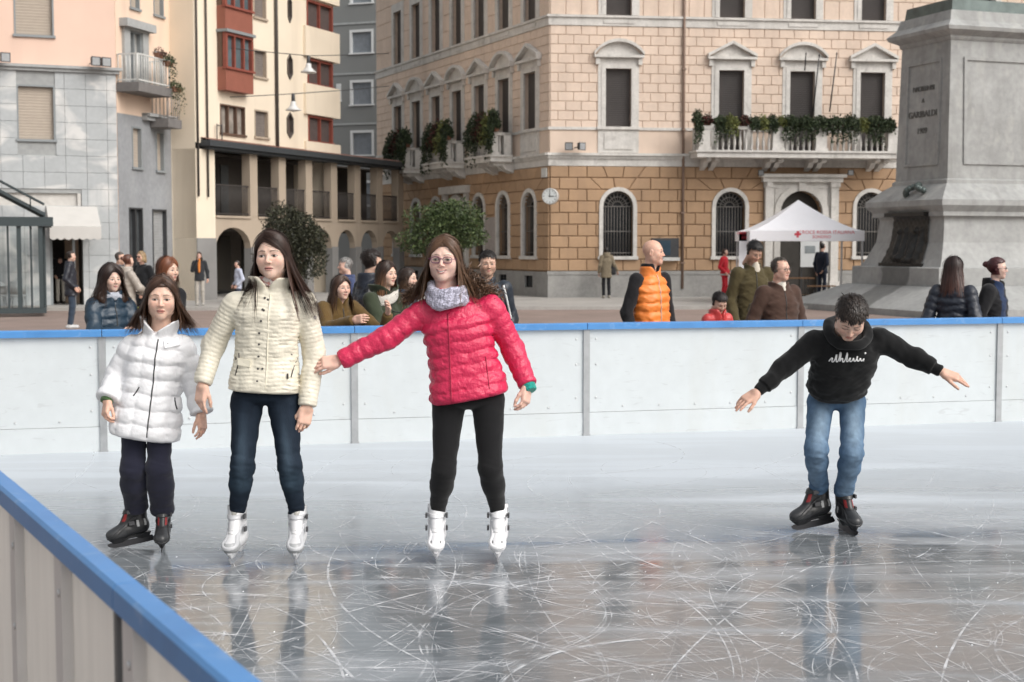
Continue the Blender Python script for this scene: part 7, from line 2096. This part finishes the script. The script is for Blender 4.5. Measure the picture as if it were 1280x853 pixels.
    hands = {'L': ((-1, -.1, -.12), (-.1, -.8, .6), [.35, .45, .5, .6], .1, .97, .5), 'R': ((-.15, -.3, -1), (.85, -.4, .1), .55, .05, .97, .7)}
    J2 = dict(J); J2['wR'] = tuple(wr)
    person('smiling woman with glasses in bright pink puffer jacket and black leggings', (P(585, 702, Y).x, Y, 0), J, (1, .05, 0), (0, -1, 0), head, jac, tr, shoes, hands, 'near', extras, 'people skating')
def bskater():
    Y = 8.05; p = lambda x, y, dy=0: tuple(P(x, y, Y + dy))
    J = dict(hem=p(1044, 492, .0), neck=p(1061, 417, -.24), pel=p(1044, 500, .06), sL=p(1018, 428, -.20), eL=p(980, 460, -.22), wL=p(947, 490, -.28), sR=p(1098, 424, -.20), eR=p(1143, 447, -.20), wR=p(1177, 465, -.26),
             hL=p(1026, 502, .04), kL=p(1020, 563, -.10), aL=p(1021, 618, .12), hR=p(1065, 502, .04), kR=p(1065, 566, -.12), aR=p(1060, 616, .08))
    head = dict(c=p(1063, 399, -.36), rot=(-10, 47, 6), size=.95, skin=(.64, .43, .34), hair=(.022, .014, .010), style='short', fem=False, thick=.018, shut=True, fringe=.014, browcol=(.02, .012, .01))
    jac = dict(name='hooded_sweatshirt', mat=CLOTH, col=(.0075, .0078, .0085), ts=[0, .1, .3, .55, .8, .92, 1], ws=[.160, .172, .176, .182, .178, .150, .08], ds=[.115, .125, .125, .12, .115, .10, .07], of=[.0, .01, .02, .02, .01, 0, 0],
               rs=(.068, .054, .041), wr=(.0085, 26), cuff=.05, rib=.05, kblend=.06)
    def jeans(v):
        c = np.tile(npv((.085, .150, .245)), (len(v), 1))
        for k in 'LR':
            a, b = npv(J['h' + k]), npv(J['k' + k]); tt = seg_t(v, a, b); x = np.abs(v[:, 0] - (a[0] + (b[0] - a[0]) * tt))
            m = np.exp(-(x / .045) ** 2) * np.exp(-((tt - .6) / .5) ** 2) * (v[:, 1] < a[1]); c += m[:, None] * npv((.15, .18, .19))
        return c * (1 + .18 * wob(v * npv((1, 1, 2)), 60, 5))[:, None]
    tr = dict(name='jeans', r=(.078, .059, .057, .055), col=jeans, mat=DENIM, bunch=.007, twr=(.0042, 34), hipr=(.155, .11, .06))
    SK = (((P(1021, 650, Y + .10).x, Y + .12, .022), 108, -8, 0, .95, 'black'),
          ((P(1060, 665, Y + .04).x, Y + .06, .0), 190, 0, 2, .92, 'black'))
    J['aL'], J['aR'] = ankle(*SK[0][:5]), ankle(*SK[1][:5])
    def shoes(t, J, q):
        for k in SK: skate(t, *k, q)
    def extras(t, J, jf, fr, R, hc, s):
        # white script across the chest, joined-up letters
        W = [(0, .2), (.35, .75), (.6, .8), (.5, .3), (.75, .1), (1.0, .45), (1.25, 1.25), (1.35, 1.3), (1.2, .3), (1.45, .1), (1.7, .5), (1.85, 1.5), (2.05, 1.65), (1.95, .9), (1.85, .1), (2.1, .65), (2.35, .7), (2.35, .15), (2.6, .1), (2.85, .5), (3.05, 1.4), (3.2, 1.6), (3.1, .6), (3.05, .12), (3.35, .2), (3.55, .6), (3.75, .75), (3.6, .3), (3.8, .1), (4.1, .3), (4.3, .75), (4.35, .25), (4.6, .1), (4.85, .5), (5.0, 1.1), (4.95, .2), (5.3, .15), (5.55, .7), (5.65, .2), (5.95, .15), (6.25, .6), (6.1, .1), (6.4, .25)]
        x0, y0, k = 1037, 453.0, 7.0
        cv = []
        for a, b in zip(W, W[1:]):
            for u in (0, .34, .67): cv.append((a[0] + (b[0] - a[0]) * u, a[1] + (b[1] - a[1]) * u))
        sm = [(sum(c[0] for c in cv[max(0, i - 1):i + 2]) / len(cv[max(0, i - 1):i + 2]), sum(c[1] for c in cv[max(0, i - 1):i + 2]) / len(cv[max(0, i - 1):i + 2])) for i in range(len(cv))]
        line_on(jf, t, 'lettering', [pt_px(x0 + a * k, y0 + 1.5 - b * 8.2 - a * .25, Y - .3) for a, b in sm], CAMDIR, .0040, mat('white_print', (.78, .78, .78), .7, var=0), .0005)
        h = trace(jf, [pt_px(1082, 442, Y - .3) - npv((0, .5, 0))], CAMDIR, 1.0)[0]
        q = MB(); q.lathe([(.002, -.006), (.007, 0), (.002, .006)], (h[0], h[1] - .002, h[2]), 8); q.build('lettering', MATS['white_print'], t)
        # hood lying behind the neck
        n = npv(J['neck'])
        def hood(p):
            q = p - (n + npv((0, .02, .012))); a = np.arctan2(q[:, 0], -q[:, 1])
            rr = np.sqrt((q[:, 0] / .108) ** 2 + (q[:, 1] / .12) ** 2); fr_ = .5 + .5 * np.cos(a); zc = .045 - .118 * fr_ ** 1.3
            d = np.sqrt(((rr - 1) * .11) ** 2 + ((q[:, 2] - zc) * .75) ** 2) - (.036 - .016 * fr_)
            return d + .008 * wob(p, 30, 7)
        surf('hood', hood, n - .24, n + .24, .0075, CLOTH, t, (.0075, .0078, .0085))
    hands = {'L': ((-.85, -.25, -.50), (-.35, -.5, .8), [.10, .16, .22, .3], .22, .98, .0), 'R': ((.9, -.25, -.32), (.3, -.5, .8), [.10, .2, .28, .4], .25, .98, .0)}
    person('boy in black hooded sweatshirt and blue jeans bending forward with arms spread', (P(1042, 668, Y).x, Y, 0), J, (1, .05, 0), (0, -.8, -.5), head, jac, tr, shoes, hands, 'near', extras, 'people skating')
# ============================================================ bystanders
def stand(H, yaw, at, arms=None, lean=0.0, head=(0, 0, 0)):
    """joints of a standing figure, height H, facing yaw (0 = the camera, + = image right)"""
    a = math.radians(yaw); ca, sa = math.cos(a), math.sin(a)
    def T(x, y, z): 
        y = y - lean * max(z - .5, 0) 
        x, y, z = x * H, y * H, z * H
        return (at[0] + ca * x - sa * y, at[1] + sa * x + ca * y, PLAZA + z)
    J = dict(pel=(0, 0, .53), neck=(0, .012, .838), sL=(-.094, .012, .803), eL=(-.134, .025, .635), wL=(-.142, -.03, .490), sR=(.094, .012, .803), eR=(.134, .025, .635), wR=(.142, -.03, .490),
             hL=(-.048, 0, .51), kL=(-.052, -.012, .285), aL=(-.055, .02, .05), hR=(.048, 0, .51), kR=(.052, -.012, .285), aR=(.055, .02, .05), hem=(0, 0, .46))
    if arms: J.update(arms)
    out = {k: T(*v) for k, v in J.items()}
    out['_h'] = T(0 + head[0], -.012 + head[1], .933 + head[2])
    S = (ca, sa, 0); Fd = (sa, -ca, 0)
    return out, S, Fd, T
POCKET = dict(eL=(-.14, .05, .64), wL=(-.10, -.06, .53), eR=(.14, .05, .64), wR=(.10, -.06, .53))
RAIL = dict(eL=(-.13, -.06, .66), wL=(-.03, -.19, .665), eR=(.13, -.06, .66), wR=(.02, -.20, .675))
FOLD = dict(eL=(-.135, .0, .64), wL=(.03, -.12, .63), eR=(.135, .0, .64), wR=(-.03, -.125, .645))
def bystander(label, x, y, Y, yaw, hair, jac, tr=(.02, .02, .025), arms=None, look=None, H=None, lod='mid', w=1.0, hem=.46, shoe=(.03, .028, .026), extras=None, lean=0.0, pants=None, group='bystanders', zipc=None):
    top = P(x, y, Y); a = math.radians(yaw)
    H = H or (top.z - PLAZA)
    at = (top.x, Y)
    arms = dict(arms or {}); arms.setdefault('hem', (0, 0, hem))
    J, S, Fd, T = stand(H, yaw, at, arms, lean)
    hc = J.pop('_h'); hl = look or (yaw, 0, 0)
    hs = .130 * H / .247 * hair.get('hsz', 1.0)
    hc = (hc[0], hc[1], top.z - .128 * hs * (1 if hair['style'] != 'bald' else .95))
    head = dict(skin=(0.63, 0.41, 0.32 ), fem=True, rot=hl, size=hs, c=hc); head.update(hair)
    j = dict(mat=CLOTH, ts=[0, .2, .45, .75, .90, 1], ws=[H * k * w for k in (.096, .090, .088, .094, .078, .042)], ds=[H * k * w for k in (.072, .068, .066, .068, .054, .042)], rs=tuple(H * k * (.6 + .4 * w) for k in (.042, .035, .029)), collar=(.035 * H / 1.7, .062, .066, .012), copen=.8, wr=(.010, 24))
    layers = jac.pop('layers', []); j.update(jac)
    for g in layers:
        b = dict(j); b.pop('quilt', 0); b.update(g); b['ws'] = [k * g.get('k', .93) for k in j['ws']]; b['ds'] = [k * g.get('k', .93) for k in j['ds']]; b['vest'] = False; j.setdefault('layers', []).append(b)
    p_ = dict(r=tuple(H * k for k in (.047, .034, .033, .032)), col=tr, hipr=(.088 * H, .062 * H, .05 * H), twr=(.004, 28)); p_.update(pants or {})
    hands = {}
    for k in 'LR':
        e, w_ = npv(J['e' + k]), npv(J['w' + k]); d = w_ - e; s_ = -1 if k == 'L' else 1
        hands[k] = (tuple(d + npv((0, 0, -.05))), tuple(npv(S) * s_ * .8 + npv(Fd) * .4 + npv((0, 0, .1))), .5, .05, H / 1.72, .5)
    def ex(t, J, jf, fr, R, hc, s):
        if lod == 'mid' and not j.get('vest'):
            a_, b_ = npv(J['hem']), npv(J['neck']); dd = -npv(Fd)
            line_on(jf, t, 'zip', [a_ + (b_ - a_) * u for u in np.linspace(.04, .93, 20)], tuple(dd), .0055, mat('zip_%.2f' % (zipc or .03), (zipc or .03,) * 3, .5, var=0), .0)
            for s_ in (-1, 1):
                o_ = a_ + (b_ - a_) * .30 + npv(S) * s_ * .10 * H / 1.7
                line_on(jf, t, 'pocket_seam', [o_ + (npv((0, 0, 1)) * .09 - npv(S) * s_ * .03) * u for u in np.linspace(0, 1, 6)], tuple(dd), .005, mat('zip_%.2f' % (zipc or .03), (zipc or .03,) * 3, .5, var=0), .0)
        if extras: extras(t, J, jf, fr, R, hc, s)
    return person(label, (at[0], at[1], PLAZA), J, S, Fd, head, j, p_, plain_shoes(shoe, Fd), hands, lod, ex, group)

def crowd():
    far_y = lambda x: None
    # --- along the barrier
    bystander('woman with long dark curly hair and dark blue jacket behind barrier on the left', 138, 334, 12.35, 42, dict(style='curly', hair=(.030, .016, .012), tip=(.05, .026, .018), len=.27, wave=.024, freq=75, vol=.55, flare=.5, phi0=55, skin=(0.67, 0.47, 0.38 ), lip=(.4, .16, .15)), dict(name='jacket', mat=NYLON, col=(.018, .038, .062), collar=(.07, .085, .09, .02), quilt=(.09, .008)), arms=RAIL, w=1.05,
              extras=lambda t, J, jf, fr, R, hc, s: surf('scarf', lambda p: np.sqrt((np.sqrt((p[:, 0] - J['neck'][0]) ** 2 + (p[:, 1] - J['neck'][1]) ** 2) - .085) ** 2 + ((p[:, 2] - J['neck'][2] - .02) * .7) ** 2) - .026 + .006 * wob(p, 60, 2), npv(J['neck']) - .17, npv(J['neck']) + .17, .011, KNIT, t, (.40, .42, .48)))
    bystander('woman with auburn hair and black coat looking right behind the girl in white', 208, 322, 12.6, 62, dict(style='bob', hair=(.17, .058, .026), tip=(.20, .075, .035), len=.15, flare=.2, skin=(0.67, 0.45, 0.35 ), phi0=55, vol=.15), dict(name='coat', col=(.012, .012, .014), collar=(.06, .08, .085, .016)), arms=POCKET, w=1.08)
    bystander('girl with long brown hair in mustard brown jacket leaning her arm over the barrier', 420, 345, 12.52, 38, dict(style='long', hair=(.060, .030, .019), tip=(.11, .058, .033), len=.27, flare=.25, phi0=62, skin=(0.65, 0.43, 0.34 ), vol=.15, wave=.01, freq=30), dict(name='jacket', col=(.115, .070, .024), mat=CLOTH, collar=(.05, .075, .08, .016), wr=(.008, 30)),
              arms=dict(eL=(-.12, -.09, .70), wL=(-.06, -.25, .75), eR=(.14, -.24, .66), wR=(.12, -.30, .78)), w=.98, lean=.10, H=1.62)
    bystander('girl with ombre hair in green parka resting hands on the barrier', 478, 327, 12.72, 52, dict(style='long', hair=(.035, .018, .012), tip=(.26, .13, .065), len=.30, flare=.2, phi0=56, skin=(0.67, 0.45, 0.35 ), vol=.12), dict(name='parka', col=(.040, .050, .030), collar=(.075, .09, .095, .022), copen=1.6, cflare=.3), arms=dict(eL=(-.12, -.08, .67), wL=(.02, -.21, .70), eR=(.13, -.08, .67), wR=(.06, -.22, .70)), lean=.05,
              extras=lambda t, J, jf, fr, R, hc, s: surf('hood_lining', lambda p: smax(np.abs(np.sqrt(((p[:, 0] - J['neck'][0]) / .115) ** 2 + ((p[:, 1] - J['neck'][1]) / .12) ** 2) - 1) * .115 - .020, np.abs(p[:, 2] - J['neck'][2] + .01 - (p[:, 1] - J['neck'][1]) * .5) - .045, .02), npv(J['neck']) - .2, npv(J['neck']) + .2, .012, KNIT, t, (.58, .55, .50)))
    bystander('man with thick dark hair in navy jacket seen from behind the girl in green parka', 463, 313, 13.7, 118, dict(style='short', hair=(.022, .014, .011), fem=False, thick=.02, skin=(0.58, 0.38, 0.29 )), dict(name='jacket', col=(.012, .016, .028), mat=NYLON, collar=(.08, .085, .09, .02)), arms=POCKET, w=1.1)
    bystander('grey haired man in blue jacket looking left in front of the arcade', 433, 322, 19.0, -75, dict(style='short', hair=(.30, .29, .28), fem=False, skin=(0.62, 0.40, 0.32 ), thick=.010), dict(name='jacket', col=(.050, .065, .135), collar=(.05, .075, .08, .016)), arms=POCKET, w=1.08)
    bystander('woman with dark bobbed hair looking right just behind the pink jacket', 508, 335, 13.8, 70, dict(style='bob', hair=(.035, .020, .014), tip=(.10, .055, .03), len=.13, flare=.15, phi0=60, skin=(0.67, 0.46, 0.37 )), dict(name='jacket', col=(.07, .10, .14), collar=(.06, .075, .08, .016)), arms=POCKET)
    def stripes(t, J, jf, fr, R, hc, s):
        for k, o_ in (('R', .0), ('L', .0)):
            a, b = npv(J['s' + k]), npv(J['e' + k])
            line_on(jf, t, 'sleeve_stripe', [a + (b - a) * u for u in np.linspace(-.1, 1, 10)], CAMDIR, .012, mat('white_stripe', (.75, .76, .76), .7, var=.03), -.004)
    bystander('man with short black hair in dark striped track jacket behind pink jacket shoulder', 609, 314, 13.5, 12, dict(style='short', hair=(.016, .012, .010), fem=False, skin=(0.56, 0.36, 0.27 ), thick=.012, stubble=.25, browcol=(.015, .01, .008)), dict(name='track_jacket', col=(.020, .028, .040), mat=NYLON, collar=(.05, .07, .075, .014)), arms=POCKET, look=(10, 6, 0), extras=stripes, w=1.02)
    bystander('bald man in orange puffer vest over black sweater behind the barrier', 815, 300, 13.6, 38, dict(style='bald', hair=(.12, .09, .07), fem=False, skin=(0.67, 0.40, 0.30 ), scalp=False, browcol=(.25, .17, .12)), dict(name='vest', mat=NYLON, col=(.83, .235, .045), vest=True, quilt=(.085, .016), ds=[H_ * 1.0 for H_ in (.150, .148, .143, .140, .105, .075)], ws=(.198, .196, .19, .192, .150, .085), collar=(.055, .085, .085, .016), copen=1.0,
              layers=[dict(name='sweater', col=(.016, .015, .017), mat=CLOTH, k=.86, collar=(.085, .072, .078, .018), copen=.3, rs=(.068, .058, .050))]), arms=dict(eL=(-.142, .03, .63), wL=(-.135, -.02, .49), eR=(.142, .03, .63), wR=(.135, -.02, .49)), look=(72, 0, 0),
              extras=lambda t, J, jf, fr, R, hc, s: line_on(jf, t, 'zip', [npv(J['hem']) + (npv(J['neck']) - npv(J['hem'])) * u for u in np.linspace(.08, .96, 22)], tuple(-npv((math.sin(math.radians(38)), -math.cos(math.radians(38)), 0))), .006, mat('vest_zip', (.55, .40, .32), .5)))
    bystander('child in red and black jacket looking down beside the man in olive jacket', 898, 366, 14.6, 30, dict(style='short', hair=(.016, .011, .010), fem=False, skin=(0.58, 0.38, 0.30 ), thick=.014, hsz=1.18), dict(name='jacket', col=lambda v: np.where((v[:, 2] > .86)[:, None] & (wob(v, 14, 3) > -.1)[:, None], npv((.55, .06, .06)), npv((.52, .05, .05))), mat=NYLON, collar=(.055, .07, .075, .018)), arms=FOLD, look=(25, 30, 0))
    bystander('young man with black hair in olive green jacket looking down near the tent', 942, 302, 16.6, 12, dict(style='short', hair=(.012, .010, .010), fem=False, skin=(0.52, 0.32, 0.24 ), thick=.018), dict(name='jacket', col=(.075, .060, .028), collar=(.06, .085, .09, .016), copen=2.0, wr=(.010, 30)), arms=dict(eL=(-.14, .02, .63), wL=(-.13, -.05, .50), eR=(.14, .03, .63), wR=(.08, -.1, .55)), look=(25, 32, 0), w=1.12, tr=(.05, .07, .11),
              extras=lambda t, J, jf, fr, R, hc, s: surf('shirt', lambda p: ell(p, npv(J['neck']) + npv((.03, -.055, -.06)), (.055, .05, .14)), npv(J['neck']) - .25, npv(J['neck']) + .25, .012, CLOTH, t, (.55, .50, .42)))
    def shirt(t, J, jf, fr, R, hc, s):
        n = npv(J['neck']); surf('shirt', lambda p: smin(ell(p, n + npv((.03, -.055, -.05)), (.042, .045, .11)), smax(np.abs(np.sqrt(((p[:, 0] - n[0]) / .062) ** 2 + ((p[:, 1] - n[1]) / .066) ** 2) - 1) * .06 - .008, np.abs(p[:, 2] - n[2] - .02) - .03, .01), .01), n - .2, n + .2, .009, CLOTH, t, (.66, .62, .55))
    bystander('older man with glasses in brown jacket and pale shirt at the barrier', 975, 322, 13.75, 22, dict(style='short', hair=(.10, .085, .072), fem=False, skin=(0.65, 0.40, 0.31 ), thick=.006, fringe=-.024, glasses=(.03, .03, .03), browcol=(.2, .15, .12)), dict(name='jacket', col=(.070, .040, .030), collar=(.05, .085, .09, .016), copen=1.8, wr=(.010, 28)), arms=dict(eL=(-.155, .03, .64), wL=(-.15, -.06, .50), eR=(.155, .03, .64), wR=(.14, -.08, .50)), look=(42, 0, 0), w=1.22, extras=shirt)
    bystander('woman with long dark hair in quilted dark jacket turned away near the monument', 1193, 322, 14.5, 150, dict(style='long', hair=(.026, .013, .011), tip=(.070, .026, .018), len=.30, flare=.30, front=0, phi0=62, vol=.2, skin=(0.65, 0.45, 0.36 )), dict(name='jacket', mat=NYLON, col=(.018, .023, .036), quilt=(.075, .012), squilt=(.07, .009), collar=(.025, .07, .075, .016)), arms=POCKET, look=(120, 0, 0), w=1.02)
    bystander('woman with dark red hair and glasses in navy top and black coat near monument', 1245, 322, 14.6, 55, dict(style='bun', hair=(.065, .014, .016), skin=(0.69, 0.47, 0.39 ), glasses=(.02, .02, .03), thick=.014), dict(name='coat', mat=CLOTH, col=lambda v: np.where((np.abs((v[:, 0] - P(1245, 322, 14.6).x) * .75 + (v[:, 1] - 14.6) * .9 + .03) < .085)[:, None] & (v[:, 1] < 14.56)[:, None], npv((.020, .036, .085)), npv((.014, .014, .016))), collar=(.075, .085, .09, .022), copen=1.8), arms=POCKET, look=(68, 0, 0), w=1.12)
    # --- across the square
    bystander('man in long navy jacket and jeans standing before the shop doorway', 88, 314, 31.6, 100, dict(style='short', hair=(.03, .02, .016), fem=False, thick=.014), dict(name='jacket', col=(.016, .018, .027), mat=NYLON, collar=(.06, .08, .085, .02)), tr=(.035, .05, .075), arms=POCKET, lod='far', w=1.12, hem=.42, shoe=(.55, .55, .55), group='people across the square')
    bystander('person with pale trousers inside the dark shop doorway', 75, 322, 45.2, 20, dict(style='short', hair=(.03, .02, .018), fem=False), dict(name='jacket', col=(.012, .012, .014)), tr=(.45, .42, .37), arms=POCKET, lod='far', H=1.7, group='people across the square')
    bystander('man in grey jacket bending towards the woman in beige coat', 149, 315, 25.6, 80, dict(style='short', hair=(.09, .075, .065), fem=False, skin=(0.62, 0.39, 0.30 )), dict(name='jacket', col=(.12, .125, .135), collar=(.06, .08, .085, .02)), arms=POCKET, lod='far', w=1.1, group='people across the square')
    bystander('woman with auburn bun in beige quilted coat holding a bicycle', 159, 318, 24.4, 130, dict(style='bun', hair=(.11, .04, .025), skin=(0.65, 0.45, 0.36 )), dict(name='coat', col=(.36, .32, .28), mat=NYLON, quilt=(.09, .010), collar=(.07, .085, .09, .022)), arms=dict(eR=(.14, -.08, .66), wR=(.09, -.26, .58), eL=(-.14, -.06, .66), wL=(-.08, -.25, .58)), lod='far', hem=.40, w=1.08, group='people across the square')
    bystander('blonde woman in sunglasses and black coat standing behind the bicycle', 177, 314, 28.0, -30, dict(style='bob', hair=(.32, .22, .12), len=.12, flare=.2, phi0=58, skin=(0.62, 0.39, 0.30 ), glasses=(.02, .02, .02), lens=mat('dark_lens', (.01, .01, .012), .1, var=0)), dict(name='coat', col=(.012, .013, .015)), arms=POCKET, lod='far', hem=.40, w=1.05, group='people across the square')
    bystander('woman in dark top, orange scarf and pale trousers talking by the grey wall', 249, 315, 43.7, 10, dict(style='long', hair=(.05, .028, .02), len=.25, skin=(0.62, 0.40, 0.32 )), dict(name='jacket', col=(.03, .032, .036)), tr=(.40, .37, .33), arms=dict(eL=(-.13, .0, .66), wL=(-.03, -.10, .86), eR=(.14, .03, .64), wR=(.15, .0, .5)), lod='far', shoe=(.4, .38, .35),
              extras=lambda t, J, jf, fr, R, hc, s: surf('scarf', lambda p: cap(p, npv(J['neck']) + npv((0, -.07, .02)), npv(J['neck']) + npv((.02, -.14, -.34)), .05, .035), npv(J['neck']) - .5, npv(J['neck']) + .3, .02, KNIT, t, (.60, .20, .04)), group='people across the square')
    bystander('small figure in pale blue top under the arcade behind the cream jacket', 297, 326, 39.0, -60, dict(style='short', hair=(.04, .025, .02), skin=(0.62, 0.40, 0.32 )), dict(name='top', col=(.45, .48, .58)), arms=POCKET, lod='far', tr=(.05, .06, .09), group='people across the square')
    def bag(t, J, jf, fr, R, hc, s):
        c = npv(J['hem']) + npv((.24, .02, .30)); surf('shoulder_bag', lambda p: smin(rbox(p, c, (.10, .08, .20), .06), 9, .01), c - .4, c + .4, .022, LEATH, t, (.015, .015, .017))
    bystander('woman in khaki coat with black bag walking past the arched palazzo window', 758, 309, 50.0, 190, dict(style='pony', hair=(.015, .013, .013), skin=(0.56, 0.38, 0.31 )), dict(name='coat', col=(.20, .165, .115), collar=(.10, .10, .10, .035)), tr=(.015, .015, .018), arms=dict(eL=(-.15, .04, .65), wL=(-.22, .0, .53)), lod='far', hem=.40, w=1.15, extras=bag, shoe=(.3, .28, .24), group='people across the square')
    def band(t, J, jf, fr, R, hc, s):
        z0 = npv(J['hem'])[2] + .06
        for k in (0,): surf('reflective_band', lambda p: np.maximum(np.maximum(jf(p) - .012, -jf(p) - .02), np.abs(p[:, 2] - z0) - .03), npv(J['hem']) - .35, npv(J['hem']) + .35, .018, CLOTH, t, (.6, .6, .58))
    bystander('first-aid volunteer in red uniform beside the white gazebo', 906, 311, 48.5, 60, dict(style='pony', hair=(.04, .02, .016), skin=(0.62, 0.40, 0.32 )), dict(name='uniform_jacket', col=(.50, .022, .035)), tr=(.50, .022, .035), arms=POCKET, lod='far', w=1.05, extras=band, group='people across the square')
    bystander('man in dark navy uniform standing under the right side of the gazebo', 1028, 304, 49.0, 130, dict(style='short', hair=(.018, .014, .012), fem=False, skin=(0.56, 0.37, 0.29 )), dict(name='uniform_jacket', col=(.016, .021, .036)), tr=(.018, .024, .042), arms=dict(eL=(-.14, .04, .64), wL=(-.08, .08, .52)), lod='far', w=1.15, H=1.92, group='people across the square')
gskater(); cskater(); pskater(); bskater()
crowd()
